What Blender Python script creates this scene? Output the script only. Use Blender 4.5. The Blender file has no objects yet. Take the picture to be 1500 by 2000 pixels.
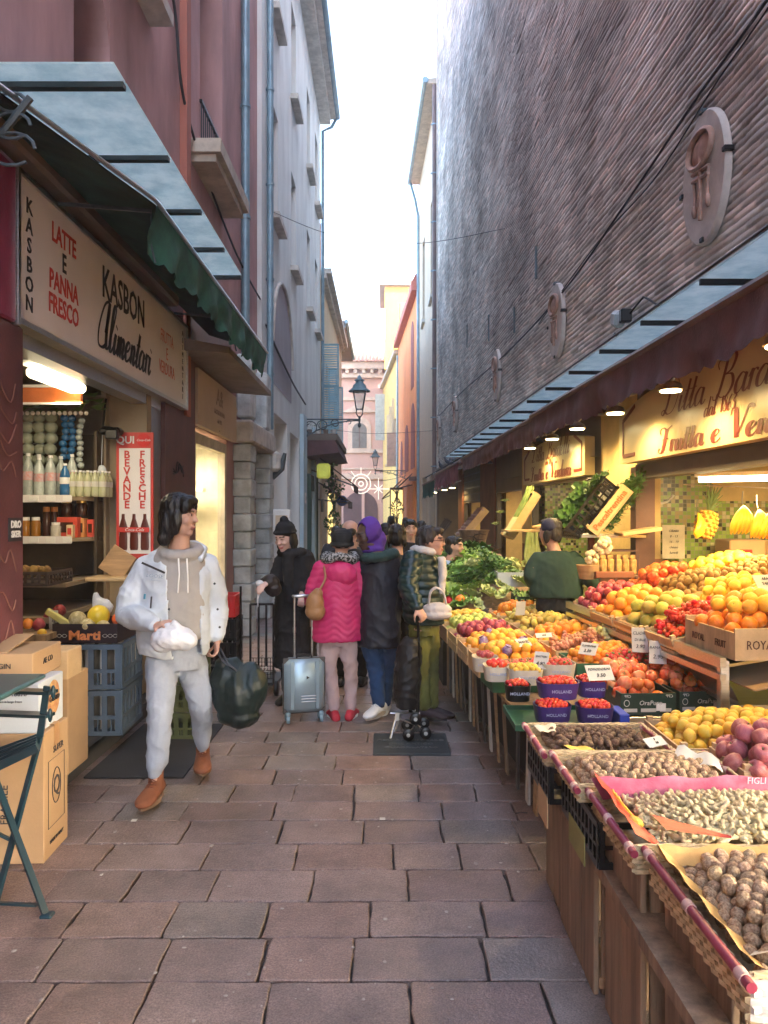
import bpy, math, random
from math import sin, cos, pi, radians, sqrt, atan2, hypot
from mathutils import Vector, Matrix, noise, Euler
import numpy as np
sc = bpy.context.scene
# ---------------------------------------------------------------- camera
CAMH = 1.65; FPX = 1500.0
cd = bpy.data.cameras.new('camera'); cam = bpy.data.objects.new('camera', cd)
sc.collection.objects.link(cam); sc.camera = cam
cam.location = (0, 0, CAMH); cam.rotation_euler = (radians(90), 0, 0)
cd.sensor_fit = 'VERTICAL'; cd.sensor_height = 36.0; cd.lens = 36.0*FPX/2000.0
cd.clip_start = 0.05; cd.clip_end = 2000
# ---------------------------------------------------------------- sky, sun, exposure
SUN_EL, SUN_AZ = radians(30), radians(115)      # azimuth from +Y towards +X
w = bpy.data.worlds.new('World'); sc.world = w; w.use_nodes = True
nt = w.node_tree; nt.nodes.clear()
sky = nt.nodes.new('ShaderNodeTexSky'); sky.sky_type = 'NISHITA'; sky.sun_disc = False
sky.sun_elevation = SUN_EL; sky.sun_rotation = SUN_AZ; sky.altitude = 50
sky.air_density = 1.0; sky.dust_density = 5.0; sky.ozone_density = 1.0
bg = nt.nodes.new('ShaderNodeBackground'); bg.inputs[1].default_value = 0.15
wo = nt.nodes.new('ShaderNodeOutputWorld')
nt.links.new(sky.outputs[0], bg.inputs[0]); nt.links.new(bg.outputs[0], wo.inputs[0])
sd = bpy.data.lights.new('sun', 'SUN'); so = bpy.data.objects.new('sun', sd); sc.collection.objects.link(so)
sd.energy = 2.0; sd.angle = radians(0.6); sd.color = (1.0, 0.93, 0.82)
sdir = Vector((sin(SUN_AZ)*cos(SUN_EL), cos(SUN_AZ)*cos(SUN_EL), sin(SUN_EL)))
so.rotation_euler = sdir.to_track_quat('Z', 'Y').to_euler()
sc.view_settings.view_transform = 'Standard'; sc.view_settings.look = 'None'
sc.view_settings.gamma = 1; sc.view_settings.exposure = 3.75
sc.cycles.use_denoising = True; sc.cycles.max_bounces = 7; sc.cycles.diffuse_bounces = 4
sc.cycles.transparent_max_bounces = 12; sc.cycles.caustics_reflective = False; sc.cycles.caustics_refractive = False
sc.cycles.sample_clamp_indirect = 6; sc.cycles.use_light_tree = True
# ---------------------------------------------------------------- object helpers
RG = random.Random(11); rr = RG.uniform
C = sc.collection.objects
KIDS = {}
def P(u, v, Y): return Vector(((u-750)/FPX*Y, Y, CAMH-(v-1000)/FPX*Y))
def wm(o):
 m = o.matrix_basis
 return wm(o.parent) @ o.matrix_parent_inverse @ m if o.parent else m.copy()
def put(o, parent, world=True):
 C.link(o)
 if parent is not None:
  o.parent = parent; KIDS.setdefault(parent.name, []).append(o)
  if world: o.matrix_parent_inverse = wm(parent).inverted()
 return o
def tag(o, label=None, cat=None, group=None, kind=None):
 if label: o['label'] = label
 if cat: o['category'] = cat
 if group: o['group'] = group
 if kind: o['kind'] = kind
 return o
def thing(name, label, cat, loc=(0, 0, 0), rz=0, group=None):
 o = bpy.data.objects.new(name, None); o.empty_display_size = .1; C.link(o)
 o.location = loc; o.rotation_euler = (0, 0, rz)
 return tag(o, label, cat, group)
def dup(o, parent=None):
 c = o.copy(); C.link(c)
 if parent is not None:
  c.parent = parent; KIDS.setdefault(parent.name, []).append(c)
 for k in list(KIDS.get(o.name, [])): dup(k, c)
 return c
def dupt(o, loc, rz=None, label=None, group=None, rot=None, scale=None):
 c = dup(o); c.location = loc
 if rz is not None: c.rotation_euler = (0, 0, rz)
 if rot is not None: c.rotation_euler = rot
 if scale is not None: c.scale = (scale,)*3 if not hasattr(scale, '__len__') else scale
 if label: c['label'] = label
 if group: c['group'] = group
 return c
_rb = None
def _rbtopo():
 global _rb
 import bmesh
 bm = bmesh.new(); b = .2
 for sx in (-1, 1):
  for sy in (-1, 1):
   for sz in (-1, 1):
    for k in range(3):
     p = [sx, sy, sz];
     for j in range(3):
      if j != k: p[j] *= (1-b)
     bm.verts.new(p)
 bm.verts.ensure_lookup_table()
 vs = [v.co.copy() for v in bm.verts]
 bmesh.ops.convex_hull(bm, input=bm.verts[:])
 bmesh.ops.dissolve_limit(bm, angle_limit=.01, verts=bm.verts[:], edges=bm.edges[:])
 idx = {tuple(round(c, 3) for c in v): i for i, v in enumerate(vs)}
 fs = [[idx[tuple(round(c, 3) for c in v.co)] for v in f.verts] for f in bm.faces]
 bm.free(); _rb = (vs, fs)
_rbtopo()
class MB:
 def __init__(s): s.v = []; s.f = []; s.mi = []; s.m = 0; s.M = None; s.sm = []; s.s = False
 def add(s, vs, fs, M=None):
  n = len(s.v)
  for p in vs:
   p = Vector(p)
   if M is not None: p = M @ p
   if s.M is not None: p = s.M @ p
   s.v.append(p)
  for f in fs:
   s.f.append([n+i for i in f]); s.mi.append(s.m); s.sm.append(s.s)
  return s
 def box(s, x0, x1, y0, y1, z0, z1, M=None):
  return s.add([(x0,y0,z0),(x1,y0,z0),(x1,y1,z0),(x0,y1,z0),(x0,y0,z1),(x1,y0,z1),(x1,y1,z1),(x0,y1,z1)],
     [(0,3,2,1),(4,5,6,7),(0,1,5,4),(1,2,6,5),(2,3,7,6),(3,0,4,7)], M)
 def cb(s, c, d, M=None, b=None):        # chamfered box, centre and size
  h = [x/2 for x in d]
  if b is None: b = min(h)*.2
  b = min(b, min(h)*.9)
  vs = []
  for p in _rb[0]:
   q = []
   for k in range(3):
    a = h[k] if abs(p[k]) > .9 else h[k]-b
    q.append(c[k] + (a if p[k] > 0 else -a))
   vs.append(q)
  return s.add(vs, _rb[1], M)
 def quad(s, a, b, c, d): return s.add([a, b, c, d], [(0, 1, 2, 3)])
 def poly(s, pts, vec):
  vec = Vector(vec); n = len(pts); P2 = [Vector(p) for p in pts]
  return s.add(P2+[p+vec for p in P2], [list(range(n))[::-1], list(range(n, 2*n))]+[(i, (i+1) % n, n+(i+1) % n, n+i) for i in range(n)])
 def bar(s, a, b, wd, th=None, up=(0, 0, 1)):   # rectangular bar from a to b
  a = Vector(a); b = Vector(b); th = th or wd; d = b-a; L = d.length
  if L < 1e-6: return s
  z = d/L; u = Vector(up)
  if abs(z.dot(u)) > .98: u = Vector((0, 1, 0))
  x = u.cross(z).normalized(); y = z.cross(x)
  M = Matrix((x, y, z)).transposed().to_4x4(); M.translation = a
  return s.box(-wd/2, wd/2, -th/2, th/2, 0, L, M)
 def tube(s, pts, r, n=8, closed=False, side=None):
  pts = [Vector(p) for p in pts]; N = len(pts)
  if not hasattr(r, '__len__'): r = [r]*N
  vs = []; X = None
  for i, p in enumerate(pts):
   if closed: t = pts[(i+1) % N]-pts[i-1]
   else: t = pts[min(i+1, N-1)]-pts[max(i-1, 0)]
   if t.length < 1e-9: t = Vector((0, 0, 1))
   t.normalize()
   if side is not None: X = Vector(side)
   elif X is None: X = Vector((1, 0, 0)) if abs(t.x) < .8 else Vector((0, 1, 0))
   X = X-t*X.dot(t); X.normalize(); Y = t.cross(X)
   ra = r[i] if hasattr(r[i], '__len__') else (r[i], r[i])
   for k in range(n):
    a = 2*pi*k/n
    vs.append(p+X*cos(a)*ra[0]+Y*sin(a)*ra[1])
  fs = []
  for i in range(N if closed else N-1):
   j = (i+1) % N
   for k in range(n):
    l = (k+1) % n
    fs.append((i*n+k, i*n+l, j*n+l, j*n+k))
  if not closed: fs += [list(range(n))[::-1], [(N-1)*n+k for k in range(n)]]
  return s.add(vs, fs)
 def lathe(s, prof, n=16, M=None, fr=None):
  vs = []; fs = []; N = len(prof)
  for i, (r, z) in enumerate(prof):
   for k in range(n):
    a = 2*pi*k/n; q = r*(fr(a, i) if fr else 1)
    vs.append((q*cos(a), q*sin(a), z))
  for i in range(N-1):
   for k in range(n):
    l = (k+1) % n; fs.append((i*n+k, i*n+l, (i+1)*n+l, (i+1)*n+k))
  fs += [list(range(n))[::-1], [(N-1)*n+k for k in range(n)]]
  return s.add(vs, fs, M)
 def ell(s, c, r, n=12, m=8, M=None):
  if not hasattr(r, '__len__'): r = (r, r, r)
  vs = [(0, 0, -r[2])]; fs = []
  for i in range(1, m):
   t = pi*i/m
   for k in range(n):
    a = 2*pi*k/n; vs.append((r[0]*sin(t)*cos(a), r[1]*sin(t)*sin(a), -r[2]*cos(t)))
  vs.append((0, 0, r[2])); L = len(vs)-1
  for k in range(n): fs.append((0, 1+(k+1) % n, 1+k))
  for i in range(m-2):
   for k in range(n):
    l = (k+1) % n; fs.append((1+i*n+k, 1+i*n+l, 1+(i+1)*n+l, 1+(i+1)*n+k))
  b = 1+(m-2)*n
  for k in range(n): fs.append((b+k, b+(k+1) % n, L))
  T = Matrix.Translation(Vector(c))
  return s.add(vs, fs, T @ M if M is not None else T)
 def mesh(s, name, mats, smooth=None):
  me = bpy.data.meshes.new(name)
  me.from_pydata([tuple(p) for p in s.v], [], s.f)
  if not isinstance(mats, (list, tuple)): mats = [mats]
  for m in mats: me.materials.append(m)
  if any(s.mi): me.polygons.foreach_set('material_index', s.mi)
  if smooth is not None:
   me.polygons.foreach_set('use_smooth', [True]*len(s.f))
   if smooth < 179: me.set_sharp_from_angle(angle=radians(smooth))
  elif any(s.sm): me.polygons.foreach_set('use_smooth', s.sm)
  me.update(); return me
 def build(s, name, mats, parent=None, smooth=None, local=False, loc=None):
  o = bpy.data.objects.new(name, s.mesh(name, mats, smooth))
  put(o, parent, not local)
  if loc is not None: o.location = loc
  return o
def rebase(o, p):       # move a world-built mesh's origin to p
 p = Vector(p); o.data.transform(Matrix.Translation(-p)); o.location = p; return o
def solo(mb, name, mats, label, cat, base, group=None, smooth=None, kind=None):
 o = mb.build(name, mats, None, smooth); rebase(o, base); return tag(o, label, cat, group, kind)
def RotZ(a): return Matrix.Rotation(a, 4, 'Z')
def RotX(a): return Matrix.Rotation(a, 4, 'X')
def RotY(a): return Matrix.Rotation(a, 4, 'Y')
def T(x, y, z): return Matrix.Translation((x, y, z))
# ---------------------------------------------------------------- materials
MATS = {}
def mat(name, col, rough=.7, var=.18, scale=4, bump=.15, bscale=60, metal=0, spec=.5, coord='Object', rnd=0, col2=None,
  st=(1, 1, 1), emit=None, es=1, trans=0, alpha=1, coat=0, attr=None, ior=1.45, hue=0, sheen=0, sub=0, thr=(.35, .65), bdist=.01):
 if name in MATS: return MATS[name]
 m = bpy.data.materials.new(name); m.use_nodes = True; MATS[name] = m
 t = m.node_tree; N = t.nodes; L = t.links; N.clear()
 out = N.new('ShaderNodeOutputMaterial'); b = N.new('ShaderNodeBsdfPrincipled'); L.new(b.outputs[0], out.inputs[0])
 def setv(k, v):
  if k in b.inputs: b.inputs[k].default_value = v
 setv('Roughness', rough); setv('Metallic', metal); setv('Specular IOR Level', spec); setv('IOR', ior)
 setv('Transmission Weight', trans); setv('Alpha', alpha); setv('Coat Weight', coat); setv('Sheen Weight', sheen)
 if sub: setv('Subsurface Weight', sub); setv('Subsurface Scale', .01)
 if coord == 'pos': co = N.new('ShaderNodeNewGeometry').outputs['Position']
 else: co = N.new('ShaderNodeTexCoord').outputs['Object']
 mp = N.new('ShaderNodeMapping'); mp.inputs['Scale'].default_value = st; L.new(co, mp.inputs[0])
 n1 = N.new('ShaderNodeTexNoise'); n1.inputs['Scale'].default_value = scale; n1.inputs['Detail'].default_value = 6
 n1.inputs['Roughness'].default_value = .62; L.new(mp.outputs[0], n1.inputs[0])
 rp = N.new('ShaderNodeValToRGB'); L.new(n1.outputs[0], rp.inputs[0])
 rp.color_ramp.elements[0].position = thr[0]; rp.color_ramp.elements[1].position = thr[1]
 c2 = col2 or tuple(min(1, c*(1+var)) for c in col)
 c1 = col if col2 else tuple(c*(1-var) for c in col)
 rp.color_ramp.elements[0].color = (*c1, 1); rp.color_ramp.elements[1].color = (*c2, 1)
 cs = rp.outputs[0]
 if attr:
  a = N.new('ShaderNodeAttribute'); a.attribute_name = attr
  mx = N.new('ShaderNodeMix'); mx.data_type = 'RGBA'; mx.blend_type = 'MULTIPLY'; mx.inputs[0].default_value = 1
  L.new(cs, mx.inputs[6]); L.new(a.outputs[0], mx.inputs[7]); cs = mx.outputs[2]
 if rnd or hue:
  oi = N.new('ShaderNodeObjectInfo'); hs = N.new('ShaderNodeHueSaturation'); L.new(cs, hs.inputs['Color'])
  a = N.new('ShaderNodeMapRange'); L.new(oi.outputs['Random'], a.inputs[0]); a.inputs[3].default_value = 1-rnd; a.inputs[4].default_value = 1+rnd
  L.new(a.outputs[0], hs.inputs['Value'])
  if hue:
   q = N.new('ShaderNodeMath'); q.operation = 'MULTIPLY'; q.inputs[1].default_value = 7.31; L.new(oi.outputs['Random'], q.inputs[0])
   fr = N.new('ShaderNodeMath'); fr.operation = 'FRACT'; L.new(q.outputs[0], fr.inputs[0])
   a2 = N.new('ShaderNodeMapRange'); L.new(fr.outputs[0], a2.inputs[0]); a2.inputs[3].default_value = .5-hue; a2.inputs[4].default_value = .5+hue
   L.new(a2.outputs[0], hs.inputs['Hue'])
  cs = hs.outputs[0]
 L.new(cs, b.inputs['Base Color'])
 if bump:
  n2 = N.new('ShaderNodeTexNoise'); n2.inputs['Scale'].default_value = bscale; n2.inputs['Detail'].default_value = 4
  L.new(mp.outputs[0], n2.inputs[0])
  bp = N.new('ShaderNodeBump'); bp.inputs['Strength'].default_value = bump; bp.inputs['Distance'].default_value = bdist
  L.new(n2.outputs[0], bp.inputs['Height']); L.new(bp.outputs[0], b.inputs['Normal'])
 if emit:
  setv('Emission Color', (*emit, 1)); setv('Emission Strength', es)
 return m
PL = dict(coord='pos', bump=.4, bscale=22, rough=.9, st=(1, 1, .35), thr=(.3, .7))
M_burg = mat('burgundy_plaster', (.43, .255, .25), var=.3, scale=1.6, **PL)
M_burgd = mat('dark_burgundy_paint', (.12, .045, .045), var=.2, scale=3, coord='pos', rough=.45)
M_pale = mat('pale_grey_plaster', (.72, .745, .73), var=.16, scale=1.5, **PL)
M_cream = mat('cream_plaster', (.66, .54, .38), var=.2, scale=.7, **PL)
M_yel = mat('yellow_plaster', (.82, .56, .18), var=.1, scale=.7, **PL)
M_or = mat('orange_plaster', (.86, .34, .13), var=.2, scale=1.2, **PL)
M_pink = mat('pink_plaster', (.60, .36, .29), var=.1, scale=.6, **PL)
M_stone = mat('carved_stone', (.50, .44, .36), var=.2, scale=5, coord='pos', bump=.5, bscale=30, rough=.85)
M_stonew = mat('pale_stone', (.56, .53, .48), var=.2, scale=6, coord='pos', bump=.4, bscale=30, rough=.85)
M_stoneb = mat('bluish_limestone', (.46, .50, .50), var=.25, scale=6, coord='pos', bump=.5, bscale=25, rough=.85)
M_brown = mat('brown_painted_metal', (.12, .055, .04), var=.2, scale=3, coord='pos', rough=.5)
M_dkgrey = mat('dark_shutter_paint', (.07, .06, .055), var=.2, scale=3, coord='pos', rough=.5)
M_taupe = mat('taupe_panel', (.15, .115, .085), var=.15, scale=2, coord='pos', rough=.6)
M_blk = mat('black_metal', (.005, .005, .006), var=.3, rough=.4, bump=.05)
M_blkpl = mat('black_plastic', (.004, .004, .005), var=.3, rough=.35, bump=.05)
M_iron = mat('dark_wrought_iron', (.05, .07, .08), var=.3, rough=.5)
M_steel = mat('brushed_steel', (.55, .54, .52), var=.12, rough=.28, metal=1, st=(1, 30, 30), bump=.05)
M_zinc = mat('zinc_pipe', (.20, .30, .36), var=.2, scale=3, rough=.4, metal=.3, bump=.05)
M_glassroof = mat('wired_glass_sheet', (.58, .74, .75), col2=(.86, .97, .95), thr=(.3, .6), scale=7, rough=.35, bump=.25, bscale=120, trans=.0, spec=.5, sub=0)
_t = M_glassroof.node_tree; _b = [n for n in _t.nodes if n.type == 'BSDF_PRINCIPLED'][0]; _o = [n for n in _t.nodes if n.type == 'OUTPUT_MATERIAL'][0]
_r = _t.nodes.new('ShaderNodeBsdfTranslucent'); _r.inputs[0].default_value = (.85, .95, .93, 1); _m = _t.nodes.new('ShaderNodeMixShader'); _m.inputs[0].default_value = .72
_t.links.new([n for n in _t.nodes if n.type == 'VALTORGB'][0].outputs[0], _r.inputs[0]); _t.links.new(_b.outputs[0], _m.inputs[1]); _t.links.new(_r.outputs[0], _m.inputs[2]); _t.links.new(_m.outputs[0], _o.inputs[0])
M_awn = mat('maroon_canvas', (.11, .050, .050), var=.25, scale=5, rough=.85, bump=.3, bscale=80)
M_green = mat('green_canvas', (.018, .095, .068), var=.45, scale=4, rough=.8, bump=.3, bscale=60)
M_brawn = mat('brown_canvas', (.07, .04, .03), var=.25, scale=4, rough=.85)
M_blueshut = mat('blue_shutter_paint', (.20, .38, .46), var=.12, scale=4, rough=.6)
M_lblue = mat('light_blue_paint', (.42, .56, .62), var=.1, scale=2, rough=.7, coord='pos')
M_tile = mat('terracotta_tile', (.50, .24, .16), var=.4, scale=5, rough=.85, coord='pos')
M_white = mat('white_paint', (.78, .78, .76), var=.06, rough=.5)
M_cable = mat('black_cable', (.03, .03, .035), rough=.6)
M_glass = mat('window_glass', (.05, .07, .08), var=.3, rough=.08, bump=0, spec=.8)
M_signw = mat('cream_sign_face', (.74, .71, .70), var=.05, scale=2, rough=.4, bump=.02)
M_ink = mat('black_lettering', (.02, .02, .025), var=.1, rough=.5, bump=0)
M_red = mat('red_lettering', (.55, .05, .04), var=.1, rough=.5, bump=0)
M_maroonink = mat('maroon_lettering', (.14, .02, .012), var=.1, rough=.4, bump=0)
M_wood = mat('pale_crate_wood', (.42, .27, .14), var=.25, scale=3, st=(1, 1, 8), rough=.75, bump=.3)
M_woody = mat('raw_thin_wood', (.56, .40, .22), var=.2, scale=4, st=(1, 6, 1), rough=.75, bump=.2)
M_wood2 = mat('weathered_board', (.25, .17, .105), var=.4, scale=2.2, st=(7, 7, .6), rough=.8, bump=.4, bscale=30)
M_card = mat('brown_cardboard', (.42, .27, .14), var=.08, scale=3, rough=.85, bump=.1)
M_cardw = mat('white_cardboard', (.50, .55, .60), var=.05, scale=3, rough=.7, bump=.05)
M_paper = mat('white_price_card', (.55, .54, .49), var=.05, rough=.8, bump=.05)
M_cardl = mat('pale_carton', (.55, .38, .20), var=.1, scale=4, rough=.85)
def warm_lamp(name, loc, energy, size, rot=(0, 0, 0), col=(1, .72, .35), spread=None, kind='AREA', parent=None, sy=None):
 l = bpy.data.lights.new(name, kind); l.energy = energy; l.color = col
 if kind == 'AREA':
  l.size = size
  if sy: l.shape = 'RECTANGLE'; l.size_y = sy
  if spread: l.spread = spread
 elif kind == 'SPOT': l.spot_size = spread or 2.2; l.spot_blend = .6; l.shadow_soft_size = size
 else: l.shadow_soft_size = size
 o = bpy.data.objects.new(name, l); put(o, parent)
 o.location = loc; o.rotation_euler = rot
 return o
# ---------------------------------------------------------------- lettering
TCACHE = {}
def text_mesh(s, size, shear=0, sx=1, ext=.0012, bold=0, sp=1):
 k = (s, size, shear, sx, bold, sp)
 if k not in TCACHE:
  c = bpy.data.curves.new('lettering', 'FONT'); c.body = s; c.size = size; c.shear = shear; c.extrude = ext; c.offset = bold
  c.align_x = 'CENTER'; c.align_y = 'CENTER'; c.resolution_u = 2; c.space_character = sp; c.space_line = 1.0
  o = bpy.data.objects.new('tmp', c); C.link(o)
  me = bpy.data.meshes.new_from_object(o); bpy.data.objects.remove(o); bpy.data.curves.remove(c)
  me.transform(Matrix.Diagonal((sx, 1, 1, 1))); me.materials.clear(); TCACHE[k] = me
 return TCACHE[k].copy()
def frame(loc, right, up):
 r = Vector(right).normalized(); u = Vector(up); u = (u-r*u.dot(r)).normalized(); n = r.cross(u)
 M = Matrix((r, u, n)).transposed().to_4x4(); M.translation = Vector(loc); return M
def letter(s, size, M, m, parent, name='lettering', **k):
 me = text_mesh(s, size, **k); me.materials.append(m)
 o = bpy.data.objects.new(name, me); put(o, parent); o.matrix_basis = M @ Matrix.Translation((0, 0, .0025)); return o
def catm(pts, n=6):
 o = []; p = [pts[0]]+list(pts)+[pts[-1]]
 for i in range(1, len(p)-2):
  for j in range(n):
   t = j/n; a, b, c, d = p[i-1], p[i], p[i+1], p[i+2]
   o.append(tuple(.5*((2*b[k])+(-a[k]+c[k])*t+(2*a[k]-5*b[k]+4*c[k]-d[k])*t*t+(-a[k]+3*b[k]-3*c[k]+d[k])*t**3) for k in range(len(b))))
 o.append(tuple(pts[-1])); return o
# broad-nib script: strokes in a 1-high em, pen thickens on downstrokes
SCR = {
 'D': ([[(.12,.95),(.3,1.0),(.34,.8),(.28,.3),(.12,.02),(.0,.1),(.12,.16),(.35,.02),(.62,.1),(.78,.5),(.7,.88),(.4,1.02),(.1,.92),(.02,.74),(.12,.66)]], .86),
 'B': ([[(.1,.7),(.02,.85),(.16,1.0),(.38,.98)],[(.38,.98),(.32,.5),(.2,.05),(.05,.0),(.0,.1)],[(.3,.9),(.5,1.03),(.68,.9),(.58,.62),(.33,.54)],[(.33,.54),(.62,.5),(.72,.26),(.56,.03),(.32,.02),(.2,.12)]], .82),
 'F': ([[(.1,.72),(.04,.9),(.22,.98),(.45,.9),(.72,1.0)],[(.42,.92),(.36,.5),(.24,.06),(.06,.0),(.0,.12),(.08,.18)],[(.2,.5),(.4,.54),(.56,.5)]], .66),
 'V': ([[(.02,.78),(.06,.98),(.2,.96),(.24,.6),(.3,.03)],[(.3,.03),(.5,.5),(.66,.95),(.78,.98),(.8,.88)]], .66),
 'A': ([[(.5,.1),(.3,.0),(.06,.05),(.02,.4),(.2,.85),(.42,.98),(.5,.8),(.42,.3)],[(.5,1.0),(.46,.5),(.5,.06),(.62,.04),(.7,.14)]], .66),
 'a': ([[(.34,.38),(.2,.44),(.05,.28),(.04,.08),(.14,.0),(.27,.12),(.36,.4)],[(.36,.42),(.32,.1),(.4,.0),(.5,.1)]], .46),
 'd': ([[(.34,.38),(.2,.44),(.05,.28),(.04,.08),(.14,.0),(.27,.12),(.38,.5)],[(.5,1.0),(.38,.45),(.34,.08),(.42,.0),(.52,.1)]], .48),
 'e': ([[(.04,.2),(.2,.24),(.3,.36),(.22,.44),(.08,.34),(.04,.14),(.14,.0),(.3,.06),(.38,.14)]], .38),
 'i': ([[(.02,.28),(.1,.42),(.06,.12),(.12,.0),(.24,.12)],[(.14,.6),(.12,.56)]], .24),
 'l': ([[(.0,.16),(.16,.5),(.26,.92),(.18,1.0),(.1,.8),(.06,.15),(.14,.0),(.26,.12)]], .26),
 'm': ([[(.0,.3),(.08,.42),(.04,.0)],[(.05,.2),(.18,.42),(.24,.34),(.2,.0)],[(.21,.2),(.34,.42),(.42,.32),(.38,.08),(.44,.0),(.54,.12)]], .54),
 'n': ([[(.0,.3),(.08,.42),(.04,.0)],[(.05,.2),(.18,.42),(.26,.34),(.22,.08),(.28,.0),(.38,.12)]], .38),
 'r': ([[(.0,.28),(.1,.44),(.06,.0)],[(.07,.22),(.18,.42),(.3,.38)]], .28),
 't': ([[(.0,.2),(.12,.5),(.2,.78),(.12,.3),(.08,.08),(.16,.0),(.28,.12)],[(.02,.5),(.28,.52)]], .27),
 'u': ([[(.02,.3),(.1,.42),(.06,.12),(.12,.0),(.26,.14),(.34,.4)],[(.35,.42),(.3,.1),(.38,.0),(.48,.12)]], .46),
 '1': ([[(.02,.6),(.16,.8),(.1,.0)]], .26),
 '8': ([[(.3,.65),(.18,.8),(.08,.62),(.26,.36),(.28,.12),(.14,.0),(.04,.14),(.14,.36),(.32,.66)]], .38),
 '6': ([[(.3,.78),(.1,.5),(.04,.14),(.16,.0),(.3,.16),(.24,.4),(.08,.28)]], .38),
 '3': ([[(.06,.68),(.18,.8),(.3,.66),(.14,.45),(.28,.3),(.2,.02),(.02,.1)]], .36)}
def script(s, h, M, m, parent, sx=1, shear=.3, thick=.11, thin=.028, name='lettering'):
 mb = MB(); x = 0; tot = sum(SCR[c][1] if c in SCR else .35 for c in s); x = -tot/2
 for c in s:
  if c not in SCR: x += .35; continue
  for st in SCR[c][0]:
   p = catm([((q[0]+x)+shear*q[1]-shear*.25, q[1]-.35) for q in st], 5)
   L = []; Rr = []
   for i in range(len(p)):
    a = p[max(i-1, 0)]; b = p[min(i+1, len(p)-1)]
    dx, dy = b[0]-a[0], b[1]-a[1]; l = hypot(dx, dy) or 1; dx /= l; dy /= l
    wd = (thin+(thick-thin)*max(0, -dy)**1.5 + thin*.5*abs(dy))/2
    L.append((p[i][0]-dy*wd, p[i][1]+dx*wd)); Rr.append((p[i][0]+dy*wd, p[i][1]-dx*wd))
   vs = [(q[0]*h*sx, q[1]*h, 0) for q in L]+[(q[0]*h*sx, q[1]*h, 0) for q in Rr]; n = len(L)
   mb.add(vs, [(i, n+i, n+i+1, i+1) for i in range(n-1)])
  x += SCR[c][1]
 o = mb.build(name, m, parent); o.matrix_basis = M @ Matrix.Translation((0, 0, .003)); return o
# ================================================================ SETTING
LX = lambda y: -1.95            # left frontage line
RX = lambda y: 2.5-.033*y       # right brick wall line
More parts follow.
